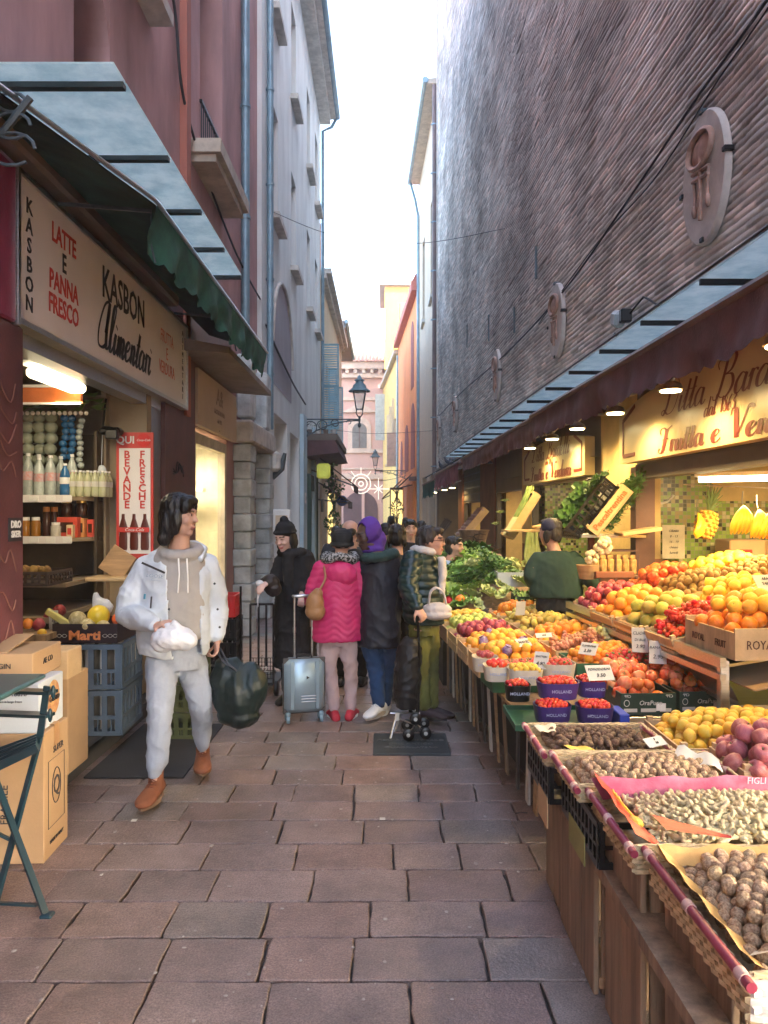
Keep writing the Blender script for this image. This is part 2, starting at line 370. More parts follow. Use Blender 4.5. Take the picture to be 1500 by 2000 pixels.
# ---- ground and paving
g = MB(); g.quad((-300, -300, -.03), (300, -300, -.03), (300, 300, -.03), (-300, 300, -.03))
o = g.build('ground', mat('joint_grit', (.05, .042, .038), rough=.95, coord='pos', scale=20, var=.5, bump=.6)); tag(o, kind='structure')
def paving():
 R = random.Random(3); V = []; Fc = []; col = []
 y = -3.0; row = 0
 while y < 58:
  d = .275*(1+R.uniform(-.06, .06)) if y < 14 else .3
  x = -3.2-R.uniform(0, .4)
  while x < 3.2:
   wd = R.uniform(.32, .50)
   gp = .004
   tilt = .012*0
   n0 = len(V)
   x0, x1, y0, y1 = x+gp, x+wd-gp, y+gp, y+d-gp
   near = y < 11
   k = 5 if near else 1
   ring = []
   cr = .005
   sk = R.uniform(-.006, .006)
   def rag(): return R.uniform(-.004, .004) if near else 0
   crn = [(x0, y0), (x1, y0), (x1, y1), (x0, y1)]
   for c in range(4):
    a, b = crn[c], crn[(c+1) % 4]
    L = hypot(b[0]-a[0], b[1]-a[1]); f0 = cr*1.5/L
    for i in range(k+1):
     t = f0+(1-2*f0)*i/k if k else 0
     ring.append((a[0]+(b[0]-a[0])*t+rag(), a[1]+(b[1]-a[1])*t+rag()))
   ring = [(px+sk*(py-y)/d*1.0+.02*px*0, py+.006*px) for px, py in ring]
   cx = (x0+x1)/2; cy = (y0+y1)/2; m = len(ring)
   tx, ty, tz = R.uniform(-.0015, .0015), R.uniform(-.003, .003), R.uniform(-.002, .002)
   def zz(px, py): return tz+tx*(px-cx)*2+ty*(py-cy)*2
   inn = [(cx+(px-cx)*(1-.005/(wd/2)), cy+(py-cy)*(1-.005/(d/2))) for px, py in ring]
   V += [(px, py, zz(px, py)-.03) for px, py in ring]
   V += [(px, py, zz(px, py)-.004) for px, py in ring]
   V += [(px, py, zz(px, py)) for px, py in inn]
   for i in range(m):
    j = (i+1) % m
    Fc.append((n0+i, n0+j, n0+m+j, n0+m+i)); Fc.append((n0+m+i, n0+m+j, n0+2*m+j, n0+2*m+i))
   Fc.append([n0+2*m+i for i in range(m)])
   h = R.random(); v = R.uniform(.82, 1.12)
   c = (1.0*v, .98*v, 1.0*v) if h < .5 else ((1.05*v, .96*v, .93*v) if h < .82 else ((.93*v, 1.0*v, 1.0*v) if h < .97 else (.85*v, 1.15*v, 1.2*v)))
   col += [c]*(3*m)
   x += wd
  y += d; row += 1
 me = bpy.data.meshes.new('paving'); me.from_pydata(V, [], Fc)
 a = me.color_attributes.new('Col', 'FLOAT_COLOR', 'POINT')
 a.data.foreach_set('color', np.array([(*c, 1) for c in col], dtype=np.float32).ravel())
 m = mat('porphyry_paver', (.200, .150, .130), rough=.42, coord='pos', scale=3.5, var=.34, bump=.6, bscale=70, attr='Col', bdist=.006)
 m.node_tree.nodes['Noise Texture'].inputs['Detail'].default_value = 14; m.node_tree.nodes['Noise Texture'].inputs['Roughness'].default_value = .78
 t = m.node_tree; n = t.nodes.new('ShaderNodeTexNoise'); n.inputs['Scale'].default_value = 150; n.inputs['Detail'].default_value = 3; n.inputs['Roughness'].default_value = .7
 q = t.nodes.new('ShaderNodeMapRange'); q.inputs[1].default_value = .35; q.inputs[2].default_value = .65; q.inputs[3].default_value = .62; q.inputs[4].default_value = 1.38; b_ = [k for k in t.nodes if k.type == 'BSDF_PRINCIPLED'][0]
 x_ = t.nodes.new('ShaderNodeMix'); x_.data_type = 'RGBA'; x_.blend_type = 'MULTIPLY'; x_.inputs[0].default_value = 1; t.links.new(t.nodes['Mapping'].outputs[0], n.inputs[0]); t.links.new(n.outputs[0], q.inputs[0])
 t.links.new(b_.inputs['Base Color'].links[0].from_socket, x_.inputs[6]); t.links.new(q.outputs[0], x_.inputs[7]); t.links.new(x_.outputs[2], b_.inputs['Base Color'])
 me.materials.append(m); me.update()
 o = bpy.data.objects.new('paving', me); C.link(o); tag(o, kind='structure')
paving()
R_ = random.Random(77); mb = MB()
for k in range(260):
 y = 2.3+9*R_.random()**1.4; x = R_.uniform(-1.6, .75); r = R_.uniform(.003, .012); mb.lathe([(r, 0), (r*.8, .0015)], 6, T(x, y, .0035) @ Matrix.Diagonal((1, R_.uniform(.5, 1.6), 1, 1)))
o = mb.build('grit_specks', mat('pale_grit', (.34, .31, .28), coord='pos', var=.3)); tag(o, 'pale specks of grit and dried gum scattered over the paving', 'grit', kind='stuff')
# ---- facade builder
def facade(x0, s, y0, y1, z0, z1, holes, dep, m, par, side, name='wall', back=4.0):
 """front sheet on the line x0+s*y with rectangular holes, reveals dep deep; side=-1: building lies towards -x"""
 ys = sorted({y0, y1, *[h[0] for h in holes], *[h[1] for h in holes]}); zs = sorted({z0, z1, *[h[2] for h in holes], *[h[3] for h in holes]})
 mb = MB(); X = lambda y, d=0: x0+s*y+side*d
 for i in range(len(ys)-1):
  for j in range(len(zs)-1):
   cy, cz = (ys[i]+ys[i+1])/2, (zs[j]+zs[j+1])/2
   if any(h[0] < cy < h[1] and h[2] < cz < h[3] for h in holes): continue
   a, b, c, d = ys[i], ys[i+1], zs[j], zs[j+1]
   mb.quad((X(a), a, c), (X(b), b, c), (X(b), b, d), (X(a), a, d))
 for a, b, c, d, *_ in holes:
  D = _[0] if _ else dep
  mb.quad((X(a), a, c), (X(a, D), a, c), (X(a, D), a, d), (X(a), a, d)); mb.quad((X(b), b, c), (X(b, D), b, c), (X(b, D), b, d), (X(b), b, d))
  mb.quad((X(a), a, d), (X(b), b, d), (X(b, D), b, d), (X(a, D), a, d)); mb.quad((X(a), a, c), (X(b), b, c), (X(b, D), b, c), (X(a, D), a, c))
 q = [(X(y0), y0), (X(y1), y1), (X(y1, back), y1), (X(y0, back), y0)]
 mb.quad((*q[0], z0), (*q[3], z0), (*q[3], z1), (*q[0], z1)); mb.quad((*q[1], z0), (*q[2], z0), (*q[2], z1), (*q[1], z1))
 mb.quad((*q[2], z0), (*q[3], z0), (*q[3], z1), (*q[2], z1)); mb.quad(*[(*p, z1) for p in q])
 return mb.build(name, m, par)
def window(par, X, side, y0, y1, z0, z1, dep, sill=.14, shut=None, arch=False, glass=None):
 mb = MB(); d = side*dep
 xx = X+d*.9
 mb.box(xx-.02, xx+.02, y0, y1, z0, z1)
 f = mb.build('window', glass or M_glass, par)
 w = MB(); t = .05
 for a, b, c, e in ((y0, y0+t, z0, z1), (y1-t, y1, z0, z1), (y0+t, y1-t, z0, z0+t), (y0+t, y1-t, z1-t, z1), ((y0+y1)/2-t/2, (y0+y1)/2+t/2, z0+t, z1-t)):
  w.box(xx-.045, xx+.045, a, b, c, e)
 w.build('frame', M_brown, f)
 if sill:
  w = MB(); w.box(min(X-side*sill, X+side*.05), max(X-side*sill, X+side*.05), y0-.12, y1+.12, z0-.1, z0+.003); w.build('sill', M_stonew, f)
 return f
# ---- L1 burgundy house
b1 = thing('burgundy_house', 'tall burgundy plastered house above the grocery with the light-box sign', 'building', (-2.5, 4, 0))
facade(-2.0, 0, -7, 12.1, 0, 17.5, [(3.95, 6.86, 0, 2.68, .02), (8.0, 9.75, 0, 2.56, .3), (8.35, 9.5, 5.5, 8.6, .45), (5.68, 6.45, 5.9, 8.4, .35), (4.95, 5.6, 4.35, 5.4, .3), (8.35, 9.5, 10.6, 13.4, .45), (5.3, 6.45, 10.6, 13.4, .45), (10.4, 12.0, 0, 3.2, .35)], .3, M_burg, b1, -1)
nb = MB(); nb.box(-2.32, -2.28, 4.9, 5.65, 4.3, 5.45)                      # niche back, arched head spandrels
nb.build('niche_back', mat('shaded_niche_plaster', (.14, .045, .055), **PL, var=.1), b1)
sp = MB()
for sg in (-1, 1):
 pts = [Vector((-2.28, 5.275+sg*.325, 5.41))]+[Vector((-2.28, 5.275+sg*.325*cos(a), 4.95+.44*sin(a))) for a in [pi/2*k/8 for k in range(9)]]
 sp.poly(pts[:1]+pts[1:][::-1] if sg > 0 else pts, (.277, 0, 0))
sp.build('arch_head', M_burg, b1)
window(b1, -2.0, -1, 8.35, 9.5, 5.55, 8.6, .42, 0); window(b1, -2.0, -1, 5.68, 6.45, 5.9, 8.4, .32, .2)
window(b1, -2.0, -1, 8.35, 9.5, 10.6, 13.4, .4); window(b1, -2.0, -1, 5.3, 6.45, 10.6, 13.4, .4)
bal = MB(); bal.box(-2.05, -1.68, 7.9, 9.55, 5.36, 5.5); bal.box(-2.0, -1.74, 7.95, 9.5, 5.28, 5.357); bal.build('balcony_slab', M_stone, b1)
rl = MB(); rl.bar((-1.98, 8.3, 6.1), (-1.98, 9.5, 6.1), .03, .03)
rl.bar((-1.98, 8.3, 5.62), (-1.98, 9.5, 5.62), .02, .02)
for k in range(13): rl.bar((-1.98, 8.33+k*.095, 5.52), (-1.98, 8.33+k*.095, 6.1), .012)
rl.build('railing', M_blk, b1)
bd = MB(); bd.box(-2.003, -1.93, 7.52, 7.68, 2.6, 17.4); bd.build('corner_strip', mat('salmon_plaster_strip', (.42, .16, .12), **PL, var=.1), b1)
# ground floor masonry piers in darker red
pr = MB()
for a, c in ((-3, 3.95), (6.86, 7.95)): pr.box(-2.0, -1.955, a, c, .0, 2.66 if a < 0 else 3.5)
pr.box(-2.0, -1.965, 6.9, 9.9, 2.6, 4.0)
pr.build('pier_cladding', M_burgd, b1)
# ---- L2 pale house
b2 = thing('pale_grey_house', 'tall pale grey house beyond the burgundy one with a blind arch and slim sills', 'building', (-2.5, 17, 0))
H2 = []
for yc in (13.55, 16.4, 19.6, 21.9):
 for zb in (6.75, 10.3): H2.append((yc-.42, yc+.42, zb, zb+2.0))
facade(-1.93, 0, 12.1, 23.2, 0, 13.9, H2+[(13.5, 15.3, 0, 3.4, .5), (15.8, 17.4, 0, 3.3, .5), (18.6, 20.2, 0, 3.2, .5), (21, 22.6, 0, 3.2, .5)], .28, M_pale, b2, -1)
for h in H2: window(b2, -1.93, -1, *h, .26, .16)
ar = MB(); yc, r = 14.6, 1.35; pts = [Vector((-1.94, yc-r, 3.9))]+[Vector((-1.94, yc-r*cos(a), 4.6+r*.95*sin(a))) for a in [pi*k/20 for k in range(21)]]+[Vector((-1.94, yc+r, 3.9))]
ar.poly(pts, (.018, 0, 0)); ar.build('blind_arch', mat('mauve_plaster', (.35, .33, .36), **PL, var=.1), b2)
tr = MB(); tr.tube([Vector((-1.91, yc-(r+.05)*cos(a), 4.6+(r+.05)*.95*sin(a))) for a in [pi*k/24 for k in range(25)]], .035, 6); tr.build('arch_moulding', M_stonew, b2)
ev = MB(); ev.box(-2.2, -1.47, 12.1, 23.4, 13.6, 13.78); ev.box(-2.2, -1.62, 12.1, 23.3, 13.4, 13.597); ev.build('eaves', M_stonew, b2)
gt = MB(); gt.tube([(-1.42, 12.1, 13.72), (-1.42, 23.5, 13.72)], .085, 10); gt.tube([(-1.42, 23.4, 13.7), (-1.6, 23.45, 13.4), (-1.86, 23.3, 13.2), (-1.86, 23.3, 4)], .05, 8); gt.build('gutter', M_zinc, b2)
rf = MB(); rf.add([(-1.45, 12.1, 13.8), (-1.45, 23.4, 13.8), (-5, 23.4, 15.6), (-5, 12.1, 15.6), (-5, 12.1, 13.8), (-5, 23.4, 13.8)], [(0, 1, 2, 3), (0, 3, 4), (1, 5, 2)]); rf.build('roof', M_tile, b2)
for ya, yb in ((17.6, 18.4), (20.4, 20.9)): pil = MB(); pil.box(-1.93, -1.84, ya, yb, 0, 3.9); pil.build('pilaster', M_lblue, b2)
for (ya, yb, zt, mt) in ((13.5, 15.3, 3.4, M_cream), (15.8, 17.4, 3.3, M_stone), (18.6, 20.2, 3.2, M_taupe), (21, 22.6, 3.2, M_taupe)):
 d = MB(); d.box(-2.42, -2.36, ya, yb, 0, zt)
 for k in range(5): d.box(-2.36, -2.33, ya+.1+k*(yb-ya-.2)/5, ya+.06+(k+1)*(yb-ya-.2)/5, .1, zt-.1)
 d.build('shutter_door', mt, b2)
num = MB(); num.box(-1.84, -1.832, 17.85, 18.15, 1.85, 2.1); pn = num.build('number_plate', M_white, b2)
letter('11', .16, frame((-1.83, 18, 1.97), (0, 1, 0), (0, 0, 1)), M_ink, pn)
# ---- L3, L4 far left houses
b3 = thing('cream_house', 'narrow cream house with open blue louvred shutters, left side far down the alley', 'building', (-2.8, 28, 0))
facade(-2.05, .005, 23.2, 34, 0, 8.9, [(25.4, 26.3, 4.2, 6.6), (29.5, 30.4, 4.2, 6.4), (23.8, 25.4, 0, 3.0, .4), (26.2, 28.4, 0, 3.0, .4), (29.4, 31.6, 0, 3.0, .4)], .25, M_cream, b3, -1)
for h in ((25.4, 26.3, 4.2, 6.6), (29.5, 30.4, 4.2, 6.4)): window(b3, -1.93, -1, *h, .2, .12)
def shutter(par, x0, x1, y, z0, z1):
 mb = MB(); t = .05
 mb.box(x0, x0+t, y-.02, y+.02, z0, z1); mb.box(x1-t, x1, y-.02, y+.02, z0, z1)
 for z in (z0, (z0+z1)/2, z1-t): mb.box(x0+t, x1-t, y-.02, y+.02, z, z+t)
 n = int((z1-z0)/.075)
 for k in range(n):
  z = z0+t+k*(z1-z0-t)/n; mb.box(-(x1-x0)/2+t, (x1-x0)/2-t, -.025, .025, -.004, .004, T((x0+x1)/2, y, z+.03) @ RotX(radians(50)))
 return mb.build('shutter', M_blueshut, par)
shutter(b3, -1.93, -1.42, 24.2, 4.25, 6.95); shutter(b3, -1.93, -1.62, 26.5, 4.25, 6.6); shutter(b3, -1.93, -1.55, 29.2, 4.2, 6.4)
ev = MB(); ev.box(-3, -1.6, 23.3, 34, 8.9, 9.05); ev.box(-3, -1.75, 23.3, 34, 8.75, 8.897); ev.build('eaves', M_stonew, b3)
ch = MB(); ch.cb((-2.25, 25.5, 10.0), (.5, .8, 2.2), b=.03); ch.build('chimney', M_tile, b3)
b4 = thing('sunlit_yellow_house', 'sunlit pale yellow house with a deep eave, farthest on the left', 'building', (-2.8, 42, 0))
facade(-1.95, -.01, 34, 42, 0, 9.9, [(36, 37.2, 5.2, 7.6), (39.5, 40.7, 5.2, 7.6)], .25, mat('pale_yellow_plaster', (.72, .58, .32), **PL, var=.08), b4, -1)
for a in (36, 39.5):
 for z in (5.2,): window(b4, -1.95-.01*a, -1, a, a+1.2, z, z+2.35, .2, .15)
ev = MB(); ev.box(-3.5, -1.72, 33.9, 42, 9.9, 10.1); ev.build('eaves', M_taupe, b4)
gt = MB(); gt.tube([(-1.66, 33.8, 10.05), (-1.66, 42, 10.05)], .09, 8); gt.tube([(-1.7, 34, 10), (-2.1, 34.02, 9.2), (-2.2, 34, 4)], .06, 6); gt.build('gutter', M_zinc, b4)
# ---- end house
be = thing('pink_end_house', 'pink house closing the alley, tiled roof, arched window under a pediment and big dark arch', 'building', (-1.5, 56, 0))
mb = MB(); mb.box(-8, 6, 56, 64, 0, 12.2); mb.build('wall', M_pink, be)
mb = MB()
for z, h, d in ((9.9, .25, .12), (6.1, .3, .15), (4.25, .4, .2), (4.8, .12, .1)): mb.box(-8, 6, 56-d, 55.997, z-h/2, z+h/2)
mb.box(-8, 6, 55.4, 56, 12.0, 12.5); mb.box(-8, 6, 55.65, 55.997, 11.4, 11.7)
for k in range(22): mb.box(-7.6+k*.6, -7.35+k*.6, 55.5, 55.9, 11.7, 12.0)
mb.build('cornice', mat('cream_trim', (.60, .44, .34), var=.12, scale=3, coord='pos'), be)
mb = MB(); xc = -1.78
def archpoly(xc, w, z0, zs, y, n=14): return [Vector((xc-w/2, y, z0))]+[Vector((xc-w/2*cos(a), y, zs+w/2*sin(a))) for a in [pi*k/n for k in range(n+1)]]+[Vector((xc+w/2, y, z0))]
mb.poly(archpoly(xc, 1.7, 6.25, 7.7, 55.85), (0, .14, 0)); mb.poly([Vector((xc-1.3, 55.8, 8.9)), Vector((xc, 55.8, 9.6)), Vector((xc+1.3, 55.8, 8.9))], (0, .19, 0)); mb.build('window_surround', mat('cream_trim', (.60, .44, .34), var=.12, scale=3, coord='pos'), be)
mb = MB(); mb.poly(archpoly(xc, 1.05, 6.3, 7.6, 55.82), (0, .1, 0)); wf = mb.build('window', mat('grey_brown_shutter', (.17, .15, .13)), be)
mb = MB(); mb.box(xc-.03, xc+.03, 55.79, 55.817, 6.3, 8.1); mb.build('frame', M_brown, wf)
mb = MB(); mb.poly(archpoly(-1.7, 2.5, 0, 1.9, 55.9), (0, .09, 0)); mb.build('archway', mat('dark_archway', (.10, .05, .05)), be)
mb = MB(); mb.box(-1.62, -1.42, 55.8, 55.897, 0, 3.1); mb.build('gate_post', M_pink, be)
mb = MB(); mb.poly([Vector((-8.3, 55.2, 12.5)), Vector((-8.3, 60, 15.1)), Vector((-8.3, 65, 12.5))], (14.6, 0, 0))
roof = mb.build('roof', M_tile, be); mb = MB()
for k in range(56):
 x = -8.2+k*.26; mb.tube([(x, 55.15, 12.53), (x, 60, 15.12)], .045, 6)
mb.build('tile_rows', mat('pale_terracotta', (.55, .32, .24), var=.3, scale=9, rough=.85, coord='pos'), be)
# ---- R1 church brick wall (real relief: every course has its own depth)
def brickwall():
 R = np.random.default_rng(5)
 ys = np.concatenate([np.arange(-12, -2, .5), np.arange(-2, 13, .055), np.arange(13, 24.4, .14)]); ys = np.append(ys, 24.4)
 ch = .052; nc = int((18.6-2.9)/ch); sub = [0, .2, .38, .82]
 zs = np.array([2.9+(c+s)*ch for c in range(nc) for s in sub]+[2.9+nc*ch]); ny, nz = len(ys), len(zs)
 cc = np.minimum((np.arange(nz)//4), nc-1); fr = np.tile([1, 0, 0, 0], nc+1)[:nz]
 phase = R.random(nc)*.27; bl = .27*(1+.15*(R.random(nc)-.5)); coff = R.normal(0, .0015, nc)
 bi = np.floor((ys[None, :]+phase[cc][:, None])/bl[cc][:, None]).astype(int)
 hsh = lambda a, b, k: (np.sin(a*127.1+b*311.7+k*17.3)*43758.5453) % 1
 h1 = hsh(cc[:, None], bi, 1); h2 = hsh(cc[:, None], bi, 2)
 dsp = (h1-.5)*.0055+coff[cc][:, None]
 dsp = np.where(h2 > .965, dsp-.012, dsp)
 fracy = ((ys[None, :]+phase[cc][:, None])/bl[cc][:, None]) % 1
 dsp = np.where((fracy < .055/.27), dsp-.005*(h2 < .8), dsp)
 nz1 = R.random((nz, ny)); dsp = dsp+(nz1-.5)*.002
 edge = (np.arange(nz) % 4 == 0)
 dsp = np.where(edge[:, None], -.009-.008*h1+(nz1-.5)*.004, dsp)
 dsp = np.where((np.arange(nz) % 4 == 1)[:, None], dsp-.004*(nz1 > .5), dsp)
 zj = zs[:, None]+np.where(edge[:, None], 0, 0)+.004*np.sin(ys*1.1+.3)[None, :]+.002*np.sin(ys[None, :]*5.1+zs[:, None]*.7)
 dsp[-1] = 0
 X = 2.5-.033*ys[None, :]-dsp
 co = np.stack([X, np.broadcast_to(ys[None, :], X.shape), zj], -1).reshape(-1, 3)
 idx = np.arange(ny*nz).reshape(nz, ny)
 q = np.stack([idx[:-1, :-1], idx[1:, :-1], idx[1:, 1:], idx[:-1, 1:]], -1).reshape(-1, 4)
 me = bpy.data.meshes.new('wall'); me.vertices.add(len(co)); me.vertices.foreach_set('co', co.ravel())
 me.loops.add(q.size); me.loops.foreach_set('vertex_index', q.ravel().astype(np.int32))
 me.polygons.add(len(q)); me.polygons.foreach_set('loop_start', np.arange(0, q.size, 4, dtype=np.int32)); me.polygons.foreach_set('loop_total', np.full(len(q), 4, dtype=np.int32))
 br = .70+.55*hsh(cc[:, None], bi, 3)
 rd = hsh(cc[:, None], bi, 4)
 col = np.stack([br*(1+.06*(rd > .7)), br*(1-.03*(rd > .7)), br*(1-.06*(rd > .7)), np.ones_like(br)], -1)
 col = np.where(edge[:, None, None], np.array([.62, .64, .66, 1]), col)
 a = me.color_attributes.new('Col', 'FLOAT_COLOR', 'POINT'); a.data.foreach_set('color', col.astype(np.float32).ravel())
 me.materials.append(mat('old_church_brick', (.60, .575, .53), rough=.95, spec=.0, coord='pos', scale=.8, var=.34, bump=.5, bscale=45, attr='Col'))
 me.validate(); me.update()
 return me
r1 = thing('brick_church_wall', 'huge windowless old brick church wall rising over the fruit shops on the right', 'building', (3, 10, 0))
o = bpy.data.objects.new('wall', brickwall()); put(o, r1)
mb = MB(); q = [(2.92, -12), (1.77, 24.35), (6, 24.35), (6, -12)]
mb.add([(*p, 2.95) for p in q]+[(*p, 18.6) for p in q], [(0, 1, 5, 4), (1, 2, 6, 5), (2, 3, 7, 6), (3, 0, 4, 7), (4, 5, 6, 7), (3, 2, 1, 0)]);
for k in range(0): pass
mb.build('wall_core', mat('brick_return', (.36, .30, .26), **PL), r1)
mb = MB(); mb.box(1.66, 1.80, 24.2, 24.42, 0, 18.6); mb.build('corner_quoin', M_stonew, r1)
# ---- R2 cream house next to the church wall
r2 = thing('beige_house', 'beige house with a blue-grey gutter just past the brick wall on the right', 'building', (2.5, 28, 0))
facade(2.53, -.033, 24.45, 32, 0, 15.3, [(26, 27, 9.0, 12.4), (29.4, 30.4, 9.0, 12.2), (25.5, 27.5, 0, 3, .4), (28.5, 30.5, 0, 3, .4)], .25, mat('beige_plaster', (.56, .47, .34), **PL, var=.12), r2, 1)
for a in (26, 29.4): window(r2, 2.53-.033*a, 1, a, a+1, 9.0, 12.3, .22, .12)
mb = MB(); mb.poly([Vector((1.36, 24.45, 15.3)), Vector((1.36, 24.45, 15.45)), Vector((5, 24.45, 15.9)), Vector((5, 24.45, 15.3))], (-.25, 7.6, 0)); mb.build('eaves', M_stone, r2)
mb = MB(); mb.tube([(1.32, 24.4, 15.4), (1.06, 32.1, 15.4)], .1, 8); mb.tube([(1.1, 31.9, 15.3), (1.3, 31.9, 14.6), (1.42, 32, 14), (1.42, 32, 0)], .06, 6); mb.build('gutter', M_zinc, r2)
# ---- R3 orange house with arches
r3 = thing('orange_house', 'bright orange house with tall arched recesses and a brick verge, right side of the alley', 'building', (2, 37, 0))
def X3(y): return 1.42-.054*(y-32)
facade(1.42+.054*32, -.054, 32.05, 43.5, 0, 10.9, [(33.2, 34.3, 0, 3.0, .4), (36, 37.6, 0, 3.0, .4), (39.4, 41, 0, 3.0, .4)], .3, M_or, r3, 1)
mb = MB()
for ya, yb, za, zs in ((33.4, 35.2, 3.6, 5.6), (36.6, 38.6, 3.6, 4.9), (33.9, 35.1, 7.2, 9.6), (40.2, 41.4, 3.6, 4.8)):
 r = (yb-ya)/2; yc = (ya+yb)/2
 pts = [Vector((X3(ya)-.025, ya, za))]+[Vector((X3(yc-r*cos(a))-.025, yc-r*cos(a), zs+r*sin(a))) for a in [pi*k/14 for k in range(15)]]+[Vector((X3(yb)-.025, yb, za))]
 mb.poly(pts, (.02, 0, 0))
mb.build('arched_recess', mat('dark_rose_plaster', (.30, .10, .09), **PL, var=.15), r3)
mb = MB(); mb.box(X3(32)-.2, 4, 32.0, 32.1, 10.9, 11.2)
mb.poly([Vector((X3(32)-.28, 32.05, 10.9)), Vector((X3(32)-.28, 32.05, 11.25)), Vector((X3(32)-.1, 32.05, 11.6)), Vector((4, 32.05, 12.3)), Vector((4, 32.05, 10.9))], (X3(43.5)-X3(32), 11.4, 0)); mb.build('roof', mat('red_brick_verge', (.45, .13, .09), var=.3, scale=12, coord='pos'), r3)
mb = MB(); mb.box(X3(33)-.3, X3(33), 32.4, 33.2, 3.0, 3.15); mb.build('ledge', M_brown, r3)
r4 = thing('yellow_house', 'yellow house with eaves and a downpipe between the orange house and the pink one', 'building', (1.5, 48, 0))
facade(.80+.07*43.5, -.07, 43.5, 55.9, 0, 10.6, [(45, 46.1, 4.8, 7.2), (48.2, 49.3, 4.8, 7.2)], .2, M_yel, r4, 1)
for a in (45, 48.2): window(r4, .80-.07*(a-43.5), 1, a, a+1.1, 4.8, 7.2, .18, .15, glass=M_dkgrey)
mb = MB(); mb.poly([Vector((.55, 43.4, 10.6)), Vector((5, 43.4, 10.6)), Vector((5, 43.4, 10.85)), Vector((.55, 43.4, 10.85))], (-.85, 12.5, 0)); mb.build('eaves', M_stone, r4)
mb = MB(); mb.box(.05, 1.7, 49.5, 55, 10.85, 16.2); mb.build('tower', mat('deep_yellow_plaster', (.50, .30, .06), **PL), r4)
mb = MB(); mb.box(-.3, 2.2, 49.2, 55, 16.2, 16.5); mb.build('roof', M_taupe, r4)
mb = MB(); mb.tube([(.78, 43.4, 10.5), (.75, 43.4, 3)], .07, 6); mb.build('downpipe', M_zinc, r4)
mb = MB(); mb.cb((1.15, 42.6, 12.4), (.6, .6, 1.6), b=.04);
solo(mb, 'chimney_stack', M_taupe, 'squat grey chimney stack at the corner of the orange house roof', 'chimney', (1.15, 42.6, 12.4))
# ================================================================ PEOPLE (built before the many small copies: every remesh needs a depsgraph pass)
def remesh(mb, name, voxel, mats, it=3, disp=None, cols=None, parent=None, base=None, cut=None, solid=0):
 me0 = mb.mesh('tmp', []); o = bpy.data.objects.new('tmp', me0); C.link(o)
 r = o.modifiers.new('r', 'REMESH'); r.mode = 'VOXEL'; r.voxel_size = voxel
 if it: s = o.modifiers.new('s', 'SMOOTH'); s.factor = .5; s.iterations = it
 dg = bpy.context.evaluated_depsgraph_get(); me = bpy.data.meshes.new_from_object(o.evaluated_get(dg))
 bpy.data.objects.remove(o); bpy.data.meshes.remove(me0); me.name = name
 n = len(me.vertices); co = np.empty(n*3, np.float32); me.vertices.foreach_get('co', co); co = co.reshape(-1, 3)
 if disp:
  nr = np.empty(n*3, np.float32); me.vertices.foreach_get('normal', nr); nr = nr.reshape(-1, 3)
  d = np.array([disp(c, m) for c, m in zip(co, nr)], np.float32); co = co+nr*d[:, None]; me.vertices.foreach_set('co', co.ravel())
 if cols is not None:
  a = me.color_attributes.new('Col', 'FLOAT_COLOR', 'POINT'); a.data.foreach_set('color', np.array([(*cols(c), 1) for c in co], np.float32).ravel())
 if cut:
  import bmesh
  bm = bmesh.new(); bm.from_mesh(me); bmesh.ops.delete(bm, geom=[f for f in bm.faces if cut(f.calc_center_median())], context='FACES')
  if solid:
   bm.normal_update(); bm.verts.index_update(); vs = bm.verts[:]; fs = bm.faces[:]; be = [e for e in bm.edges if e.is_boundary]; nv = [bm.verts.new(v.co+v.normal*solid) for v in vs]
   ix = {v: q for v, q in zip(vs, nv)}
   for f in fs: bm.faces.new([ix[v] for v in reversed(f.verts)])
   for e in be:
    a, b = e.link_loops[0].vert, e.link_loops[0].link_loop_next.vert; bm.faces.new([b, a, ix[a], ix[b]])
  bm.to_mesh(me); bm.free()
 me.materials.clear()
 for m in (mats if isinstance(mats, (list, tuple)) else [mats]): me.materials.append(m)
 me.polygons.foreach_set('use_smooth', [True]*len(me.polygons)); me.update()
 ob = bpy.data.objects.new(name, me)
 if base is not None: me.transform(Matrix.Translation(-Vector(base))); ob.location = base
 put(ob, parent); return ob
NZ = noise.noise
def folds(amp, sx=5, sz=22, off=0):
 def f(c, n):
  a = NZ((c[0]*sx+off, c[1]*sx, c[2]*sz+1.5*NZ((c[0]*3, c[1]*3, c[2]*2)))); b = NZ((c[0]*14, c[1]*14+off, c[2]*9))
  return amp*((.55-1.5*sqrt(abs(a)))*.9+.45*b-.5*abs(NZ((c[0]*23, c[1]*23+off, c[2]*15)))**.5)
 return f
def quilt(amp, pitch, nz=.3, fl=0.006, off=0):
 def f(c, n):
  z = c[2]+.02*nz*NZ((c[0]*9+off, c[1]*9, 0))*3+.012*sin(c[0]*26+c[1]*13)*(nz > .25)
  return amp*(abs(sin(pi*z/pitch))**.6-.6)+fl*NZ((c[0]*12, c[1]*12, c[2]*12+off))
 return f
def skinmat(name, col): return mat(name, col, rough=.5, var=.06, scale=12, bump=.1, bscale=90, attr='Col', sub=.0)
def cloth(name, col, **k): d = dict(rough=.85, var=.14, scale=6, bump=.35, bscale=260, bdist=.004); d.update(k); return mat(name, col, **d)
def cap(mb, a, b, ra, rb, n=12):
 a = Vector(a); b = Vector(b); mb.tube([a, a.lerp(b, .33), a.lerp(b, .66), b], [ra, ra*.68+rb*.34, ra*.34+rb*.68, rb], n); mb.ell(a, ra, n, 8); mb.ell(b, rb, n, 8)
def limb(mb, pts, rads, sub=5):
 """smooth tapering limb through joints"""
 q = catm([(*p, r) for p, r in zip(pts, rads)], sub); mb.tube([c[:3] for c in q], [c[3] for c in q], 14)
 for p, r in zip(pts, rads): mb.ell(p, r*.99, 12, 8)
